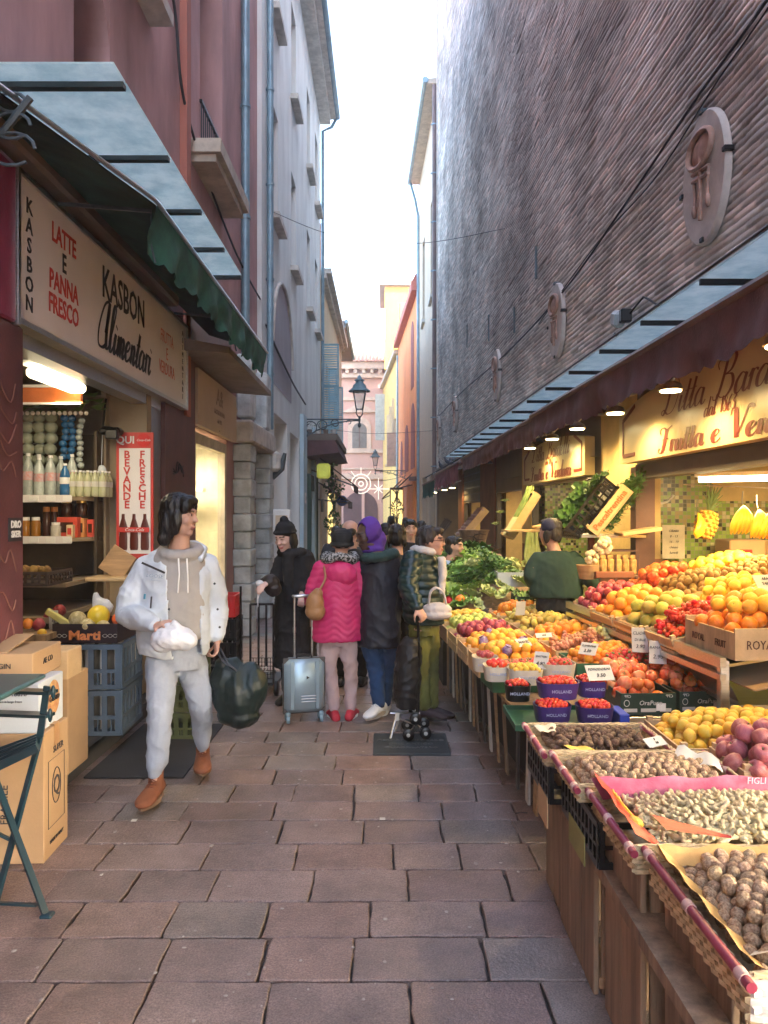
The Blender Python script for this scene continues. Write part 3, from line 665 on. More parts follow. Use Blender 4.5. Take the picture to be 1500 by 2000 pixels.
def torso(mb, secs, yaw):
 """secs: (centre, half width, half depth) from bottom to top"""
 sd = (cos(yaw), sin(yaw), 0); q = catm([(*s[0], s[1], s[2]) for s in secs], 5)
 mb.tube([c[:3] for c in q], [(c[3], c[4]) for c in q], 22, side=sd)
def head_mb(mb, c, yaw, pitch=0, roll=0, s=1.0, nose=1.0, jaw=1.0):
 """faces local -Y at yaw 0; positive yaw turns towards +X"""
 M = T(*c) @ RotZ(yaw) @ RotX(pitch) @ RotY(roll) @ Matrix.Scale(s, 4)
 E = lambda p, r, R_=None: mb.ell(M @ Vector(p), r, 18, 12, (M.to_3x3() @ (R_.to_3x3() if R_ else Matrix.Identity(3))).to_4x4())
 E((0, .018, .035), (.074, .093, .082)); E((0, -.012, -.005), (.066, .080, .085)); E((0, -.026, -.052), (.052*jaw, .060, .060)); E((0, -.062, -.092), (.026, .024, .022))
 E((0, -.078, .034), (.048, .018, .012)); E((-.038, -.062, -.025), (.024, .022, .022)); E((.038, -.062, -.025), (.024, .022, .022))
 mb.add([M @ Vector(p) for p in ((-.008, -.085, .03), (.008, -.085, .03), (.017, -.092, -.026), (-.017, -.092, -.026), (0, -.090, .034), (0, -.118*nose-.0, -.020), (0, -.102, -.034))], [(0, 4, 5, 3), (4, 1, 2, 5), (3, 5, 6), (5, 2, 6), (0, 3, 6, 2, 1), (0, 1, 4)])
 E((0, -.105*nose, -.021), (.0125, .012, .010)); E((0, -.088, -.058), (.024, .012, .006)); E((0, -.086, -.068), (.020, .012, .007))
 for sx in (-1, 1):
  E((sx*.076, .012, -.005), (.008, .018, .030), RotX(-.2)); E((sx*.031, -.078, .012), (.013, .010, .009))
 return M
def facecols(M, lip=(.75, .45, .42), brow=True, shade=1.0, hairc=(.08, .06, .05), stub=0, hands=None):
 Mi = M.inverted()
 def f(c):
  p = Mi @ Vector(c)
  if p.z < -.16 or p.z > .16 or abs(p.x) > .12 or abs(p.y) > .16: return (1, 1, 1)
  if p.y < -.055:
   for sx in (-1, 1):
    dx, dz = p.x-sx*.031, p.z-.012
    if (dx/.010)**2+(dz/.0055)**2 < 1: return (.10, .08, .07) if abs(dx) < .0055 else (1.2, 1.2, 1.25)
    if (dx/.017)**2+((dz)/.010)**2 < 1: return (.72, .62, .60)
    if brow and abs(p.x-sx*.032) < .020 and abs(p.z-.034+abs(abs(p.x)-.03)*.15) < .0055: return hairc
   if abs(p.x) < .023 and abs(p.z+.063) < .009: return lip if abs(p.z+.0625) > .0022 else (.35, .2, .2)
   if stub and p.z < -.045: return (1-stub, 1-stub, 1-stub*.9)
  return (1, 1, 1)
 return f
def hand(mb, wrist, d, palm, side=1, curl=.5, s=1.0, spread=.0):
 """wrist, direction of the fingers, direction the palm faces, side=+1/-1 puts the thumb"""
 d = Vector(d).normalized(); pn = Vector(palm); pn = (pn-d*pn.dot(d)).normalized(); u = d.cross(pn)*side; w_ = Vector(wrist)
 M = Matrix((u, d, pn)).transposed().to_4x4(); M.translation = w_
 mb.ell(w_+d*.045*s, (1, 1, 1), 12, 8, M.to_3x3().to_4x4() @ Matrix.Diagonal((.040*s, .052*s, .016*s, 1)))
 mb.ell(w_+d*.005*s, .026*s, 10, 7)
 for k, (x, L, r) in enumerate(((-.030, .070, .0078), (-.010, .082, .0084), (.010, .088, .0086), (.029, .080, .0084))):
  p = w_+u*x*s+d*.078*s; a = 0; pts = [w_+u*x*.7*s+d*.04*s, p]; seg = (.42, .32, .26)
  for q in range(3):
   a += curl*(.85 if q else .7)*1.15; dd = d*cos(a)+pn*sin(a)+u*spread*x*8; p = p+dd.normalized()*L*seg[q]*s; pts.append(p)
  mb.tube(pts, [.0095*s, r*1.08*s, r*s, r*.93*s, r*.8*s], 8); mb.ell(pts[-1], r*.8*s, 8, 6)
 b = w_+u*.028*s+d*.02*s; c1 = b+(u*.75+d*.65+pn*.25).normalized()*.038*s; c2 = c1+(u*.25+d*.8+pn*(.3+.5*curl)).normalized()*.034*s; c3 = c2+(d*.8+pn*(.3+.9*curl)-u*.1).normalized()*.026*s
 mb.tube([w_+d*.012*s+u*.012*s, b, c1, c2, c3], [.014*s, .0135*s, .011*s, .0095*s, .0075*s], 8); mb.ell(c3, .0075*s, 8, 6)
def shoe(par, ank, tdir, m_up, m_sole, name='boot', L=.27, h=.12, w_=.048, laces=None, tilt=0):
 a = Vector(ank); td = Vector(tdir); td.z = 0; td.normalize(); sd = Vector((-td.y, td.x, 0))
 M = Matrix((sd, td, Vector((0, 0, 1)))).transposed().to_4x4(); M.translation = Vector((a.x, a.y, a.z-.075)); M = M @ Matrix.Translation((0, 0, 0)) @ RotX(tilt)
 mb = MB(); t_ = lambda p: M @ Vector(p)
 pts = [(0, -.075, .045, .036, .040), (0, -.03, .05, .040, .048), (0, .05, .045, .044, .042), (0, .12, .036, .050, .032), (0, .165, .030, .046, .025), (0, .19, .026, .026, .014)]
 q = catm(pts, 4); sc_ = L/.27
 mb.tube([t_((c[0], c[1]*sc_, c[2])) for c in q], [(c[3]*w_/.048, c[4]) for c in q], 16, side=sd); mb.ell(t_((0, -.075, .045)), (.036, .036, .040), 12, 8); mb.ell(t_((0, .17*sc_, .028)), (.040*w_/.048, .035, .022), 12, 8)
 if h > .08: mb.tube([t_((0, -.02, .05)), t_((0, -.025, h*.75)), t_((0, -.03, h))], [.044, .043, .046], 14)
 o = remesh(mb, name, .008, m_up, 2, parent=par)
 mb = MB(); n = 20; out = []
 for k in range(n):
  an = 2*pi*k/n; y = .05+.143*sin(an); x = (.046 if y > .02 else .038)*cos(an)*w_/.048*(1.08-.25*max(0, (y-.14)/.05)); out.append(t_((x, y*sc_, .0)))
 mb.poly(out, M.to_3x3() @ Vector((0, 0, .036 if name == 'trainer' else .026))); mb.build('sole', m_sole, o)
 if laces:
  mb = MB()
  for k in range(5): y = .075-.02*k; z = .078+.012*k if h > .08 else .085; mb.tube([t_((-.025, y, z-.004)), t_((0, y+.004, z+.012)), t_((.025, y-.006, z-.004))], .0035, 5)
  mb.build('laces', laces, o)
 return o
M_fdark = cloth('near_black_wool', (.006, .006, .008)); M_black = M_fdark
def std_head_hair(par, M, m, pts, name='hair', vox=.008, amp=.004, fr=26, it=1):
 mb = MB()
 for p, r in pts: mb.ell(M @ Vector(p), r, 14, 10, M.to_3x3().to_4x4())
 return remesh(mb, name, vox, m, it, disp=lambda c, n: amp*(NZ((c[0]*55, c[1]*55, c[2]*fr*.4))+.6*NZ((c[0]*110, c[1]*110, c[2]*12))), parent=par)
M_hairb = mat('black_hair', (.004, .003, .003), rough=.38, var=.4, scale=60, st=(1, 1, .12), bump=.5, bscale=120); M_hairg = mat('grey_brown_hair', (.025, .02, .017), rough=.5, var=.4, scale=60, st=(1, 1, .15), bump=.5, bscale=120)
# ---------------------------------------------------------------- 1. man in white jacket
def man_white():
 U = P; Yb = 4.52
 hc = U(352, 1008, 4.48); yaw = .12
 mb = MB(); M = head_mb(mb, hc, radians(78), radians(4), 0, 1.0)
 neck = U(352, 1058, 4.52); limb(mb, [hc+Vector((0, .02, -.06)), neck, U(348, 1085, 4.54)], [.055, .056, .07])
 torso(mb, [(U(345, 1280, 4.55), .15, .10), (U(345, 1200, 4.55), .13, .09), (U(345, 1110, 4.54), .17, .10), (U(346, 1082, 4.54), .10, .07)], yaw)
 shR, elR, wrR = U(282, 1112, 4.52), U(252, 1200, 4.45), U(306, 1222, 4.20)
 shL, elL, wrL = U(408, 1105, 4.60), U(424, 1185, 4.66), U(424, 1250, 4.60)
 limb(mb, [shR, elR, wrR], [.05, .042, .028]); limb(mb, [shL, elL, wrL], [.05, .042, .028])
 hpR, knR, anR = U(318, 1285, 4.52), U(312, 1400, 4.38), U(302, 1530, 4.36)
 hpL, knL, anL = U(372, 1285, 4.60), U(392, 1378, 4.62), U(396, 1472, 4.86)
 for a in ((hpR, knR, anR), (hpL, knL, anL)): limb(mb, a, [.055, .034, .024])
 hand(mb, wrR, (U(336, 1214, 4.13)-wrR), (-.1, .55, -1), -1, .75, .98); hand(mb, wrL, Vector((.0, -.12, -1)), (-.8, -.3, 0), 1, 1.0, .95)
 p = remesh(mb, 'person', .0065, skinmat('light_skin', (.52, .30, .22)), 2, cols=facecols(M, stub=.12), base=(U(345, 1500, 4.5).x, 4.5, 0))
 tag(p, 'man walking in an open white jacket and grey sweatpants, head turned right', 'person')
 # hair: shoulder length black bob
 std_head_hair(p, M, M_hairb, [((0, .022, .055), (.088, .103, .085)), ((0, .065, -.005), (.085, .062, .09)), ((-.055, .045, -.055), (.040, .055, .10)), ((.062, .045, -.055), (.034, .055, .095)), ((0, .075, -.075), (.080, .045, .085)), ((-.068, .0, -.03), (.026, .045, .085)), ((.070, .01, -.02), (.022, .040, .07)), ((0, -.045, .092), (.068, .055, .035)), ((-.055, -.055, .06), (.028, .035, .045)), ((.058, -.05, .065), (.022, .030, .035)), ((.06, .06, -.13), (.035, .04, .05)), ((-.06, .06, -.13), (.035, .04, .05))], amp=.007)
 # hoodie
 Mh = cloth('oatmeal_hoodie', (.33, .31, .29), var=.06)
 mb = MB(); torso(mb, [(U(350, 1248, 4.50), .150, .115), (U(350, 1230, 4.50), .160, .12), (U(349, 1165, 4.50), .155, .12), (U(347, 1100, 4.51), .165, .11), (U(348, 1075, 4.52), .11, .085)], yaw)
 mb.tube([Vector((hc.x-.005, hc.y+.03, 0))+Vector((.105*cos(a), .095*sin(a), 1.40-.022*sin(a)*-1+.02)) for a in [2*pi*k/20 for k in range(20)]], [.036]*20, 10, closed=True)
 mb.ell(Vector((hc.x-.01, hc.y+.12, 1.38)), (.11, .055, .075), 14, 9)
 remesh(mb, 'hoodie', .009, Mh, 3, disp=folds(.006, 7, 9), parent=p)
 mb = MB()
 for dx in (-.02, .028): mb.tube([(hc.x+.035+dx, 4.385, 1.385), (hc.x+.045+dx, 4.365, 1.30), (hc.x+.04+dx*1.2, 4.37, 1.19)], .0045, 6)
 mb.build('drawstring', M_white, p)
 # jacket: closed shell, front opened
 Mj = cloth('white_padded_nylon', (.49, .54, .60), var=.04, rough=.6, bump=.2)
 mb = MB(); torso(mb, [(U(338, 1274, 4.53), .205, .15), (U(339, 1240, 4.52), .215, .16), (U(340, 1180, 4.52), .205, .155), (U(342, 1120, 4.53), .215, .145), (U(344, 1092, 4.54), .175, .115), (U(346, 1074, 4.55), .11, .09)], yaw)
 limb(mb, [shR+Vector((.02, 0, .0)), shR.lerp(elR, .5)+Vector((-.015, 0, 0)), elR, elR.lerp(wrR, .55)+Vector((0, 0, .005)), elR.lerp(wrR, .93)], [.085, .084, .078, .066, .050])
 limb(mb, [shL+Vector((-.02, 0, 0)), shL.lerp(elL, .5), elL, elL.lerp(wrL, .55), elL.lerp(wrL, .9)], [.082, .078, .072, .060, .046])
 xs = lambda z: U(362, 0, 4.45).x+.0
 def opening(c):
  if c.y > 4.50: return False
  z = c.z; f = max(0, min(1, (1.45-z)/.6)); L = xs(z)-.105+.045*f-.0; R_ = xs(z)+.080+.012*f
  return L < c.x < R_ and z < 1.50
 neckc = lambda c: c.z > 1.405 and hypot(c.x-hc.x+.01, c.y-4.52) < .10
 remesh(mb, 'jacket', .009, Mj, 3, disp=folds(.011, 6, 10, 3), parent=p, cut=lambda c: opening(c) or neckc(c), solid=-.012)
 col = MB(); col.tube([(hc.x-.115, 4.44, 1.36), (hc.x-.12, 4.52, 1.42), (hc.x-.06, 4.62, 1.45), (hc.x+.05, 4.64, 1.45), (hc.x+.115, 4.56, 1.43), (hc.x+.12, 4.46, 1.37)], [.02, .03, .032, .032, .03, .018], 10); remesh(col, 'collar', .009, Mj, 2, parent=p)
 mb = MB(); mb.bar(U(277, 1099, 4.335), U(322, 1119, 4.34), .005, .012); mb.build('pocket_zip', M_ink, p)
 mb = MB(); mb.bar(U(296, 1165, 4.33), U(294, 1188, 4.33), .006, .012); mb.build('hand_pocket', M_ink, p)
 mb = MB(); mb.tube([U(283, 1160, 4.34), U(282, 1170, 4.34)], .006, 6); mb.build('snap', mat('teal_tab', (.05, .2, .3)), p)
 letter('LOGO WEAR'.replace('LOGO WEAR', 'LOOSE'), .030, frame(U(302, 1125, 4.325), (1, .15, -.12), (0, 0, 1)), mat('slate_print', (.18, .25, .33)), p, shear=.2)
 letter('equipment', .014, frame(U(303, 1133, 4.325), (1, .15, -.12), (0, 0, 1)), MATS['slate_print'], p)
 for (u, v) in ((330, 1190), (333, 1240), (419, 1140), (425, 1190), (429, 1225)):
  mb = MB(); mb.ell(U(u, v, 4.37 if u < 400 else 4.46), .007, 8, 6); mb.build('snap_button', M_ink, p)
 # trousers
 Mt = cloth('pale_grey_fleece', (.31, .345, .41), var=.10)
 mb = MB(); torso(mb, [(U(344, 1305, 4.55), .155, .12), (U(344, 1275, 4.55), .165, .13), (U(344, 1245, 4.55), .155, .12)], yaw)
 limb(mb, [hpR+Vector((-.005, 0, -.02)), hpR.lerp(knR, .5), knR, knR.lerp(anR, .5)+Vector((0, .02, 0)), knR.lerp(anR, .72), knR.lerp(anR, .83)], [.104, .092, .074, .070, .060, .044])
 limb(mb, [hpL+Vector((.0, 0, -.02)), hpL.lerp(knL, .5), knL, knL.lerp(anL, .5)+Vector((0, .02, 0)), knL.lerp(anL, .72), knL.lerp(anL, .83)], [.100, .088, .070, .066, .056, .044])
 remesh(mb, 'sweatpants', .009, Mt, 3, disp=folds(.011, 6, 9, 9), parent=p)
 Mb_ = mat('rust_nubuck', (.20, .065, .026), var=.18, scale=10, rough=.8, bump=.3); Ms = mat('tan_boot_sole', (.20, .12, .07)); Mw_ = mat('dark_boot_lace', (.16, .04, .02))
 shoe(p, anR+Vector((0, 0, -.005)), (-.05, -1, 0), Mb_, Ms, L=.29, h=.225, w_=.054, laces=Mw_); shoe(p, anL+Vector((0, 0, .0)), (.22, -1, 0), Mb_, Ms, L=.29, h=.225, w_=.054, laces=Mw_)
 # carried bags (things of their own)
 mb = MB(); c = U(338, 1246, 4.16); mb.ell(c, (.115, .09, .065), 18, 12); mb.ell(c+Vector((-.05, 0, -.02)), (.07, .07, .055), 12, 8); mb.ell(c+Vector((.07, 0, -.015)), (.06, .06, .05), 12, 8)
 mb.tube([U(326, 1218, 4.15), U(332, 1228, 4.14), U(338, 1238, 4.15)], [.016, .028, .06], 10); mb.tube([U(336, 1214, 4.14), U(345, 1224, 4.14), U(350, 1238, 4.15)], [.012, .024, .05], 10)
 o = remesh(mb, 'plastic_bag', .007, mat('white_film', (.58, .60, .64), var=.05, rough=.35, bump=.4, bscale=40), 2, disp=lambda c, n: .006*(1-2*abs(NZ((c[0]*18, c[1]*18, c[2]*22)))), base=c); tag(o, 'small white plastic bag held at the waist of the man in the white jacket', 'bag')
 mb = MB(); c = U(466, 1345, 4.66); mb.ell(c+Vector((0, 0, -.03)), (.150, .13, .17), 20, 14); mb.ell(c+Vector((-.05, 0, .05)), (.11, .10, .13), 16, 10); mb.ell(c+Vector((.06, 0, -.0)), (.11, .11, .15), 16, 10); mb.ell(c+Vector((.0, 0, -.15)), (.12, .11, .075), 16, 10)
 mb.tube([U(432, 1292, 4.62), U(440, 1310, 4.64), c], [.03, .05, .10], 10)
 o = remesh(mb, 'shopping_bag', .010, mat('dark_green_nylon', (.003, .012, .012), var=.35, rough=.45, bump=.3, bscale=30), 3, disp=lambda c, n: .016*(1-2*abs(NZ((c[0]*9+4, c[1]*9, c[2]*5))))+.005*NZ((c[0]*30, c[1]*30, c[2]*30)), base=c); tag(o, 'bulging dark green shopping bag hanging from the walking man\'s hand', 'bag')
 mb = MB(); mb.tube([tuple(q) for q in catm([U(424, 1268, 4.58), U(434, 1290, 4.55), U(462, 1310, 4.54), U(446, 1296, 4.54), U(430, 1266, 4.58)], 6)], .007, 6); mb.build('handle', M_blkpl, o)
man_white()
# ---------------------------------------------------------------- generic clothed figure
def figure(label, hc, hyaw, J, yaw, skin, parts, hs=1.0, hp=0, hr=0, vox=.009, hands=(True, True), facek={}, handd=None, group=None, neckY=0):
 """J: dict of world joints sh/el/wr/hp/kn/an as (left-image, right-image) pairs"""
 mb = MB(); M = head_mb(mb, hc, hyaw, hp, hr, hs)
 nb = (J['sh'][0]+J['sh'][1])/2
 limb(mb, [hc+Vector((0, 0, -.05)), hc.lerp(nb, .6), nb], [.05, .052, .07])
 pc = (J['hp'][0]+J['hp'][1])/2
 torso(mb, [(pc+Vector((0, 0, -.02)), .13, .09), (pc.lerp(nb, .35), .11, .08), (pc.lerp(nb, .75), .14, .09), (nb, .10, .07)], yaw)
 for i in (0, 1):
  limb(mb, [J['sh'][i], J['el'][i], J['wr'][i]], [.045, .038, .026]); limb(mb, [J['hp'][i], J['kn'][i], J['an'][i]], [.06, .038, .028])
  if hands[i]:
   dd, pp, cu = (handd or {}).get(i, ((J['wr'][i]-J['el'][i]), (0, .3, -1), .5)); hand(mb, J['wr'][i], dd, pp, 1 if i else -1, cu, .92)
 base = Vector(((J['an'][0].x+J['an'][1].x)/2, (J['an'][0].y+J['an'][1].y)/2, 0))
 p = remesh(mb, 'person', vox, skin, 2, cols=facecols(M, **facek), base=base); tag(p, label, 'person', group)
 parts(p, M, J, nb, pc); return p
SK = skinmat('light_skin', None) if False else MATS['light_skin']
SKD = skinmat('dark_skin', (.09, .045, .03))
def coat(p, J, nb, pc, yaw, m, hem, wid, dep, slv, name='coat', disp=None, vox=.01, top=.0, cuff=.92, shw=None):
 mb = MB(); hz = Vector((pc.x, pc.y, hem)); shw = shw or wid*.92
 torso(mb, [(hz, wid*1.0, dep), (hz+Vector((0, 0, .05)), wid*1.03, dep*1.02), (Vector((*(pc.lerp(nb, .4)).xy, (pc.z+nb.z)/2)), wid*.97, dep), (pc.lerp(nb, .8), shw, dep*.92), (nb+Vector((0, 0, .02+top)), shw*.72, dep*.72), (nb+Vector((0, 0, .07+top)), .09, .08)], yaw)
 for i in (0, 1):
  s, e, w_ = J['sh'][i], J['el'][i], J['wr'][i]; limb(mb, [s.lerp(nb, .12), s.lerp(e, .5), e, e.lerp(w_, .5), e.lerp(w_, cuff)], [slv, slv*.97, slv*.9, slv*.78, slv*.6])
 return remesh(mb, name, vox, m, 3, disp=disp or folds(.012, 7, 9), parent=p)
def pants(p, J, nb, pc, yaw, m, w0, w1, w2, disp=None, name='trousers', end=.93):
 mb = MB(); torso(mb, [(pc+Vector((0, 0, -.06)), w0*1.5, w0*1.15), (pc+Vector((0, 0, .04)), w0*1.5, w0*1.15), (pc+Vector((0, 0, .12)), w0*1.4, w0*1.1)], yaw)
 for i in (0, 1): h, k, a = J['hp'][i], J['kn'][i], J['an'][i]; limb(mb, [h, h.lerp(k, .5), k, k.lerp(a, .5), k.lerp(a, end)], [w0, w0*.92, w1, (w1+w2)/2, w2])
 return remesh(mb, name, .01, m, 2, disp=disp or folds(.012, 9, 9), parent=p)
def JJ(Y, **k):
 d = {}
 for n, (a, b) in k.items(): d[n] = (P(a[0], a[1], a[2] if len(a) > 2 else Y), P(b[0], b[1], b[2] if len(b) > 2 else Y))
 return d
# ---- 2. woman in pink jacket (from behind)
def pw():
 Y = 6.15
 J = JJ(Y, sh=((625, 1110), (697, 1110)), el=((610, 1165), (708, 1160)), wr=((618, 1160, 5.9), (706, 1205, 5.9)), hp=((640, 1245), (678, 1245)), kn=((645, 1312), (685, 1312)), an=((653, 1385), (685, 1383)))
 J['wr'] = (P(612, 1200, 5.8+.5), P(704, 1195, 5.9+.5))
 hc = P(668, 1062, Y+.03)
 def parts(p, M, J, nb, pc):
  mj = cloth('hot_pink_nylon', (.55, .025, .13), var=.07, rough=.5, bump=.15)
  coat(p, J, nb, pc, 0, mj, P(0, 1250, Y).z, .205, .16, .072, 'puffer_jacket', quilt(.0065, .05, .6), shw=.185)
  mb = MB(); c = P(666, 1122, Y-.13); mb.ell(c+Vector((0, .03, 0)), (.135, .065, .10), 18, 12); mb.ell(c+Vector((0, .05, -.05)), (.10, .05, .08), 14, 10); remesh(mb, 'hood', .009, mj, 3, disp=folds(.008, 10, 8), parent=p)
  pants(p, J, nb, pc, 0, cloth('blush_pink_cotton', (.50, .36, .35), var=.07), .082, .060, .052)
  mb = MB(); mb.ell(M @ Vector((0, .015, .045)), (.088, .10, .085), 18, 12); mb.tube([M @ Vector((.086*cos(a), .015+.10*sin(a), .0)) for a in [2*pi*k/20 for k in range(20)]], .014, 8, closed=True); remesh(mb, 'beanie', .008, cloth('charcoal_knit', (.014, .014, .014), bump=.6, bscale=120), 2, disp=lambda c, n: .004*abs(sin(c[2]*160)), parent=p)
  mb = MB(); cx = (nb.x+hc.x)/2; mb.tube([(cx+.12*cos(a), nb.y+.105*sin(a), nb.z+.085+.015*sin(a*3)) for a in [2*pi*k/24 for k in range(24)]], .038, 10, closed=True); remesh(mb, 'scarf', .009, mat('black_white_check', (.02, .02, .02), col2=(.35, .35, .35), scale=55, thr=(.49, .51), rough=.9), 2, disp=folds(.006, 20, 20), parent=p)
  for i in (0, 1): shoe(p, J['an'][i]+Vector((0, .0, -.02)), (-.25 if i == 0 else .15, 1, 0), mat('red_mesh_trainer', (.50, .03, .05)), M_white, 'trainer', .25, .07, .045)
 figure('woman seen from behind in a quilted hot pink jacket, dark beanie and pale pink trousers', hc, radians(185), J, 0, SK, parts, .97, hp=-.1)
 # brown shoulder bag
 mb = MB(); c = P(615, 1180, Y-.17); mb.ell(c, (.075, .06, .10), 16, 12); mb.ell(c+Vector((.005, 0, -.06)), (.082, .062, .07), 16, 12); mb.ell(c+Vector((.02, 0, .08)), (.045, .04, .05), 12, 8)
 o = remesh(mb, 'shoulder_bag', .008, mat('tan_leather', (.30, .15, .06), var=.12, rough=.45), 3, disp=folds(.005, 9, 9), base=c); tag(o, 'tan leather shoulder bag on the back of the woman in pink', 'bag')
 mb = MB(); mb.tube([tuple(q) for q in catm([c+Vector((.03, -.02, .10)), P(635, 1130, Y-.15), P(633, 1105, Y-.06), P(636, 1095, Y+.0)], 5)], .009, 6); mb.build('strap', MATS['tan_leather'], o)
pw()
# ---- 3. hooded figure
def hood():
 Y = 6.15
 J = JJ(Y, sh=((712, 1105), (772, 1095)), el=((716, 1160), (775, 1165)), wr=((722, 1222), (768, 1225)), hp=((722, 1240), (760, 1240)), kn=((735, 1315), (755, 1312, 6.3)), an=((740, 1375), (752, 1375, 6.4)))
 hc = P(718, 1045, Y+.02)
 def parts(p, M, J, nb, pc):
  coat(p, J, nb, pc, -.5, cloth('navy_black_padding', (.008, .009, .018), rough=.6), P(0, 1262, Y).z, .175, .165, .078, 'long_coat', folds(.014, 6, 9), shw=.17)
  mb = MB(); c = nb+Vector((0, -.03, .06)); mb.tube([(c.x+.115*cos(a), c.y+.10*sin(a), c.z+.02*cos(a)) for a in [2*pi*k/20 for k in range(20)]], .045, 10, closed=True); remesh(mb, 'coat_hood', .01, cloth('dark_teal_lining', (.02, .05, .05)), 2, disp=folds(.008, 12, 12), parent=p)
  mb = MB(); mb.ell(M @ Vector((0, .025, .03)), (.105, .125, .115), 18, 12); mb.ell(M @ Vector((0, .06, -.06)), (.09, .09, .10), 14, 10); mb.ell(M @ Vector((0, .02, -.12)), (.10, .10, .05), 14, 10)
  Mi = M.inverted(); remesh(mb, 'purple_hood', .008, cloth('purple_jersey', (.10, .035, .30), var=.08), 3, disp=folds(.006, 9, 12), parent=p, cut=lambda c: (Mi @ c).y < -.045 and (Mi @ c).z > -.11 and abs((Mi @ c).x) < .085, solid=-.008)
  pants(p, J, nb, pc, -.4, cloth('blue_denim', (.015, .05, .13), var=.2), .088, .07, .06)
  shoe(p, J['an'][0]+Vector((0, 0, -.01)), (-.55, -1, 0), M_white, mat('gum_sole', (.45, .38, .3)), 'trainer', .29, .08, .048, laces=M_white); shoe(p, J['an'][1]+Vector((0, 0, -.01)), (-.2, -1, 0), M_white, MATS['gum_sole'], 'trainer', .28, .08, .048)
 figure('person in a long navy coat with a purple hood, blue jeans and white trainers', hc, radians(-60), J, -.4, SKD, parts, 1.0, hp=.25)
hood()
# ---- 4. woman in green puffer, profile right
def gw():
 Y = 6.0
 J = JJ(Y, sh=((802, 1095, 5.9), (838, 1095, 6.15)), el=((798, 1150, 5.75), (842, 1150, 6.2)), wr=((815, 1187, 5.6), (856, 1165, 6.2)), hp=((818, 1225), (838, 1225)), kn=((824, 1310), (842, 1305, 6.15)), an=((828, 1380), (842, 1378, 6.2)))
 hc = P(843, 1058, Y)
 def parts(p, M, J, nb, pc):
  coat(p, J, nb, pc, pi/2*.85, cloth('bottle_green_puffer', (.004, .022, .022), rough=.35, bump=.1), P(0, 1215, Y).z, .165, .16, .082, 'puffer_jacket', quilt(.012, .062, .1), shw=.16)
  pants(p, J, nb, pc, 1.3, cloth('olive_corduroy', (.13, .13, .03), var=.15), .086, .064, .062)
  std_head_hair(p, M, M_hairg, [((0, .03, .06), (.086, .10, .075)), ((0, .08, .0), (.078, .05, .085)), ((0, -.05, .09), (.06, .05, .03)), ((-.07, .02, .03), (.022, .05, .05)), ((.07, .02, .03), (.022, .05, .05))], amp=.008)
  mb = MB(); mb.tube([(nb.x+.035+.085*cos(a), nb.y+.085*sin(a), nb.z+.085+.01*sin(2*a)) for a in [2*pi*k/20 for k in range(20)]], .034, 10, closed=True)
  f0 = P(862, 1095, 5.93); mb.tube([f0+Vector((0, 0, .03)), f0+Vector((.01, 0, -.10)), f0+Vector((.0, 0, -.26))], [.034, .036, .03], 10); remesh(mb, 'scarf', .009, cloth('white_chunky_knit', (.55, .53, .51), var=.05), 2, disp=folds(.007, 18, 18), parent=p)
  mb = MB()
  for sx in (-1, 1): mb.tube([M @ Vector((sx*.032+.021*cos(a), -.098, .012+.016*sin(a))) for a in [2*pi*k/14 for k in range(14)]], .003, 5, closed=True); mb.tube([M @ Vector((sx*.055, -.095, .015)), M @ Vector((sx*.078, .0, .012))], .003, 5)
  mb.tube([M @ Vector((-.011, -.100, .014)), M @ Vector((.011, -.100, .014))], .003, 5); mb.build('glasses', M_brown, p)
  for i in (0, 1): shoe(p, J['an'][i]+Vector((0, 0, -.02)), (1, -.35, 0), mat('dark_plum_suede', (.035, .02, .025)), M_blkpl, 'ankle_boot', .26, .09, .044)
 figure('woman in profile with short dark hair, glasses, green puffer jacket and olive trousers', hc, radians(82), J, 1.3, SK, parts, .96, handd={0: (Vector((.5, -.3, -.7)), (0, .4, -.6), .9)})
 # handbag
 mb = MB(); c = P(853, 1190, 5.75); mb.ell(c, (.115, .05, .055), 18, 12); mb.ell(c+Vector((0, 0, -.04)), (.12, .055, .045), 18, 12); mb.cb(c+Vector((0, 0, -.01)), (.19, .07, .09), b=.02)
 o = remesh(mb, 'handbag', .007, mat('pale_grey_leather', (.50, .46, .44), var=.06, rough=.5), 3, disp=folds(.004, 12, 12), base=c); tag(o, 'slouchy pale grey leather handbag on the arm of the woman in the green puffer', 'bag')
 for dy in (-.03, .03): mb = MB(); mb.tube([tuple(q) for q in catm([c+Vector((-.06, dy, .04)), c+Vector((-.045, dy, .13)), c+Vector((0, dy, .16)), c+Vector((.05, dy, .12)), c+Vector((.07, dy, .04))], 5)], .007, 6); mb.build('handle', MATS['pale_grey_leather'], o)
gw()
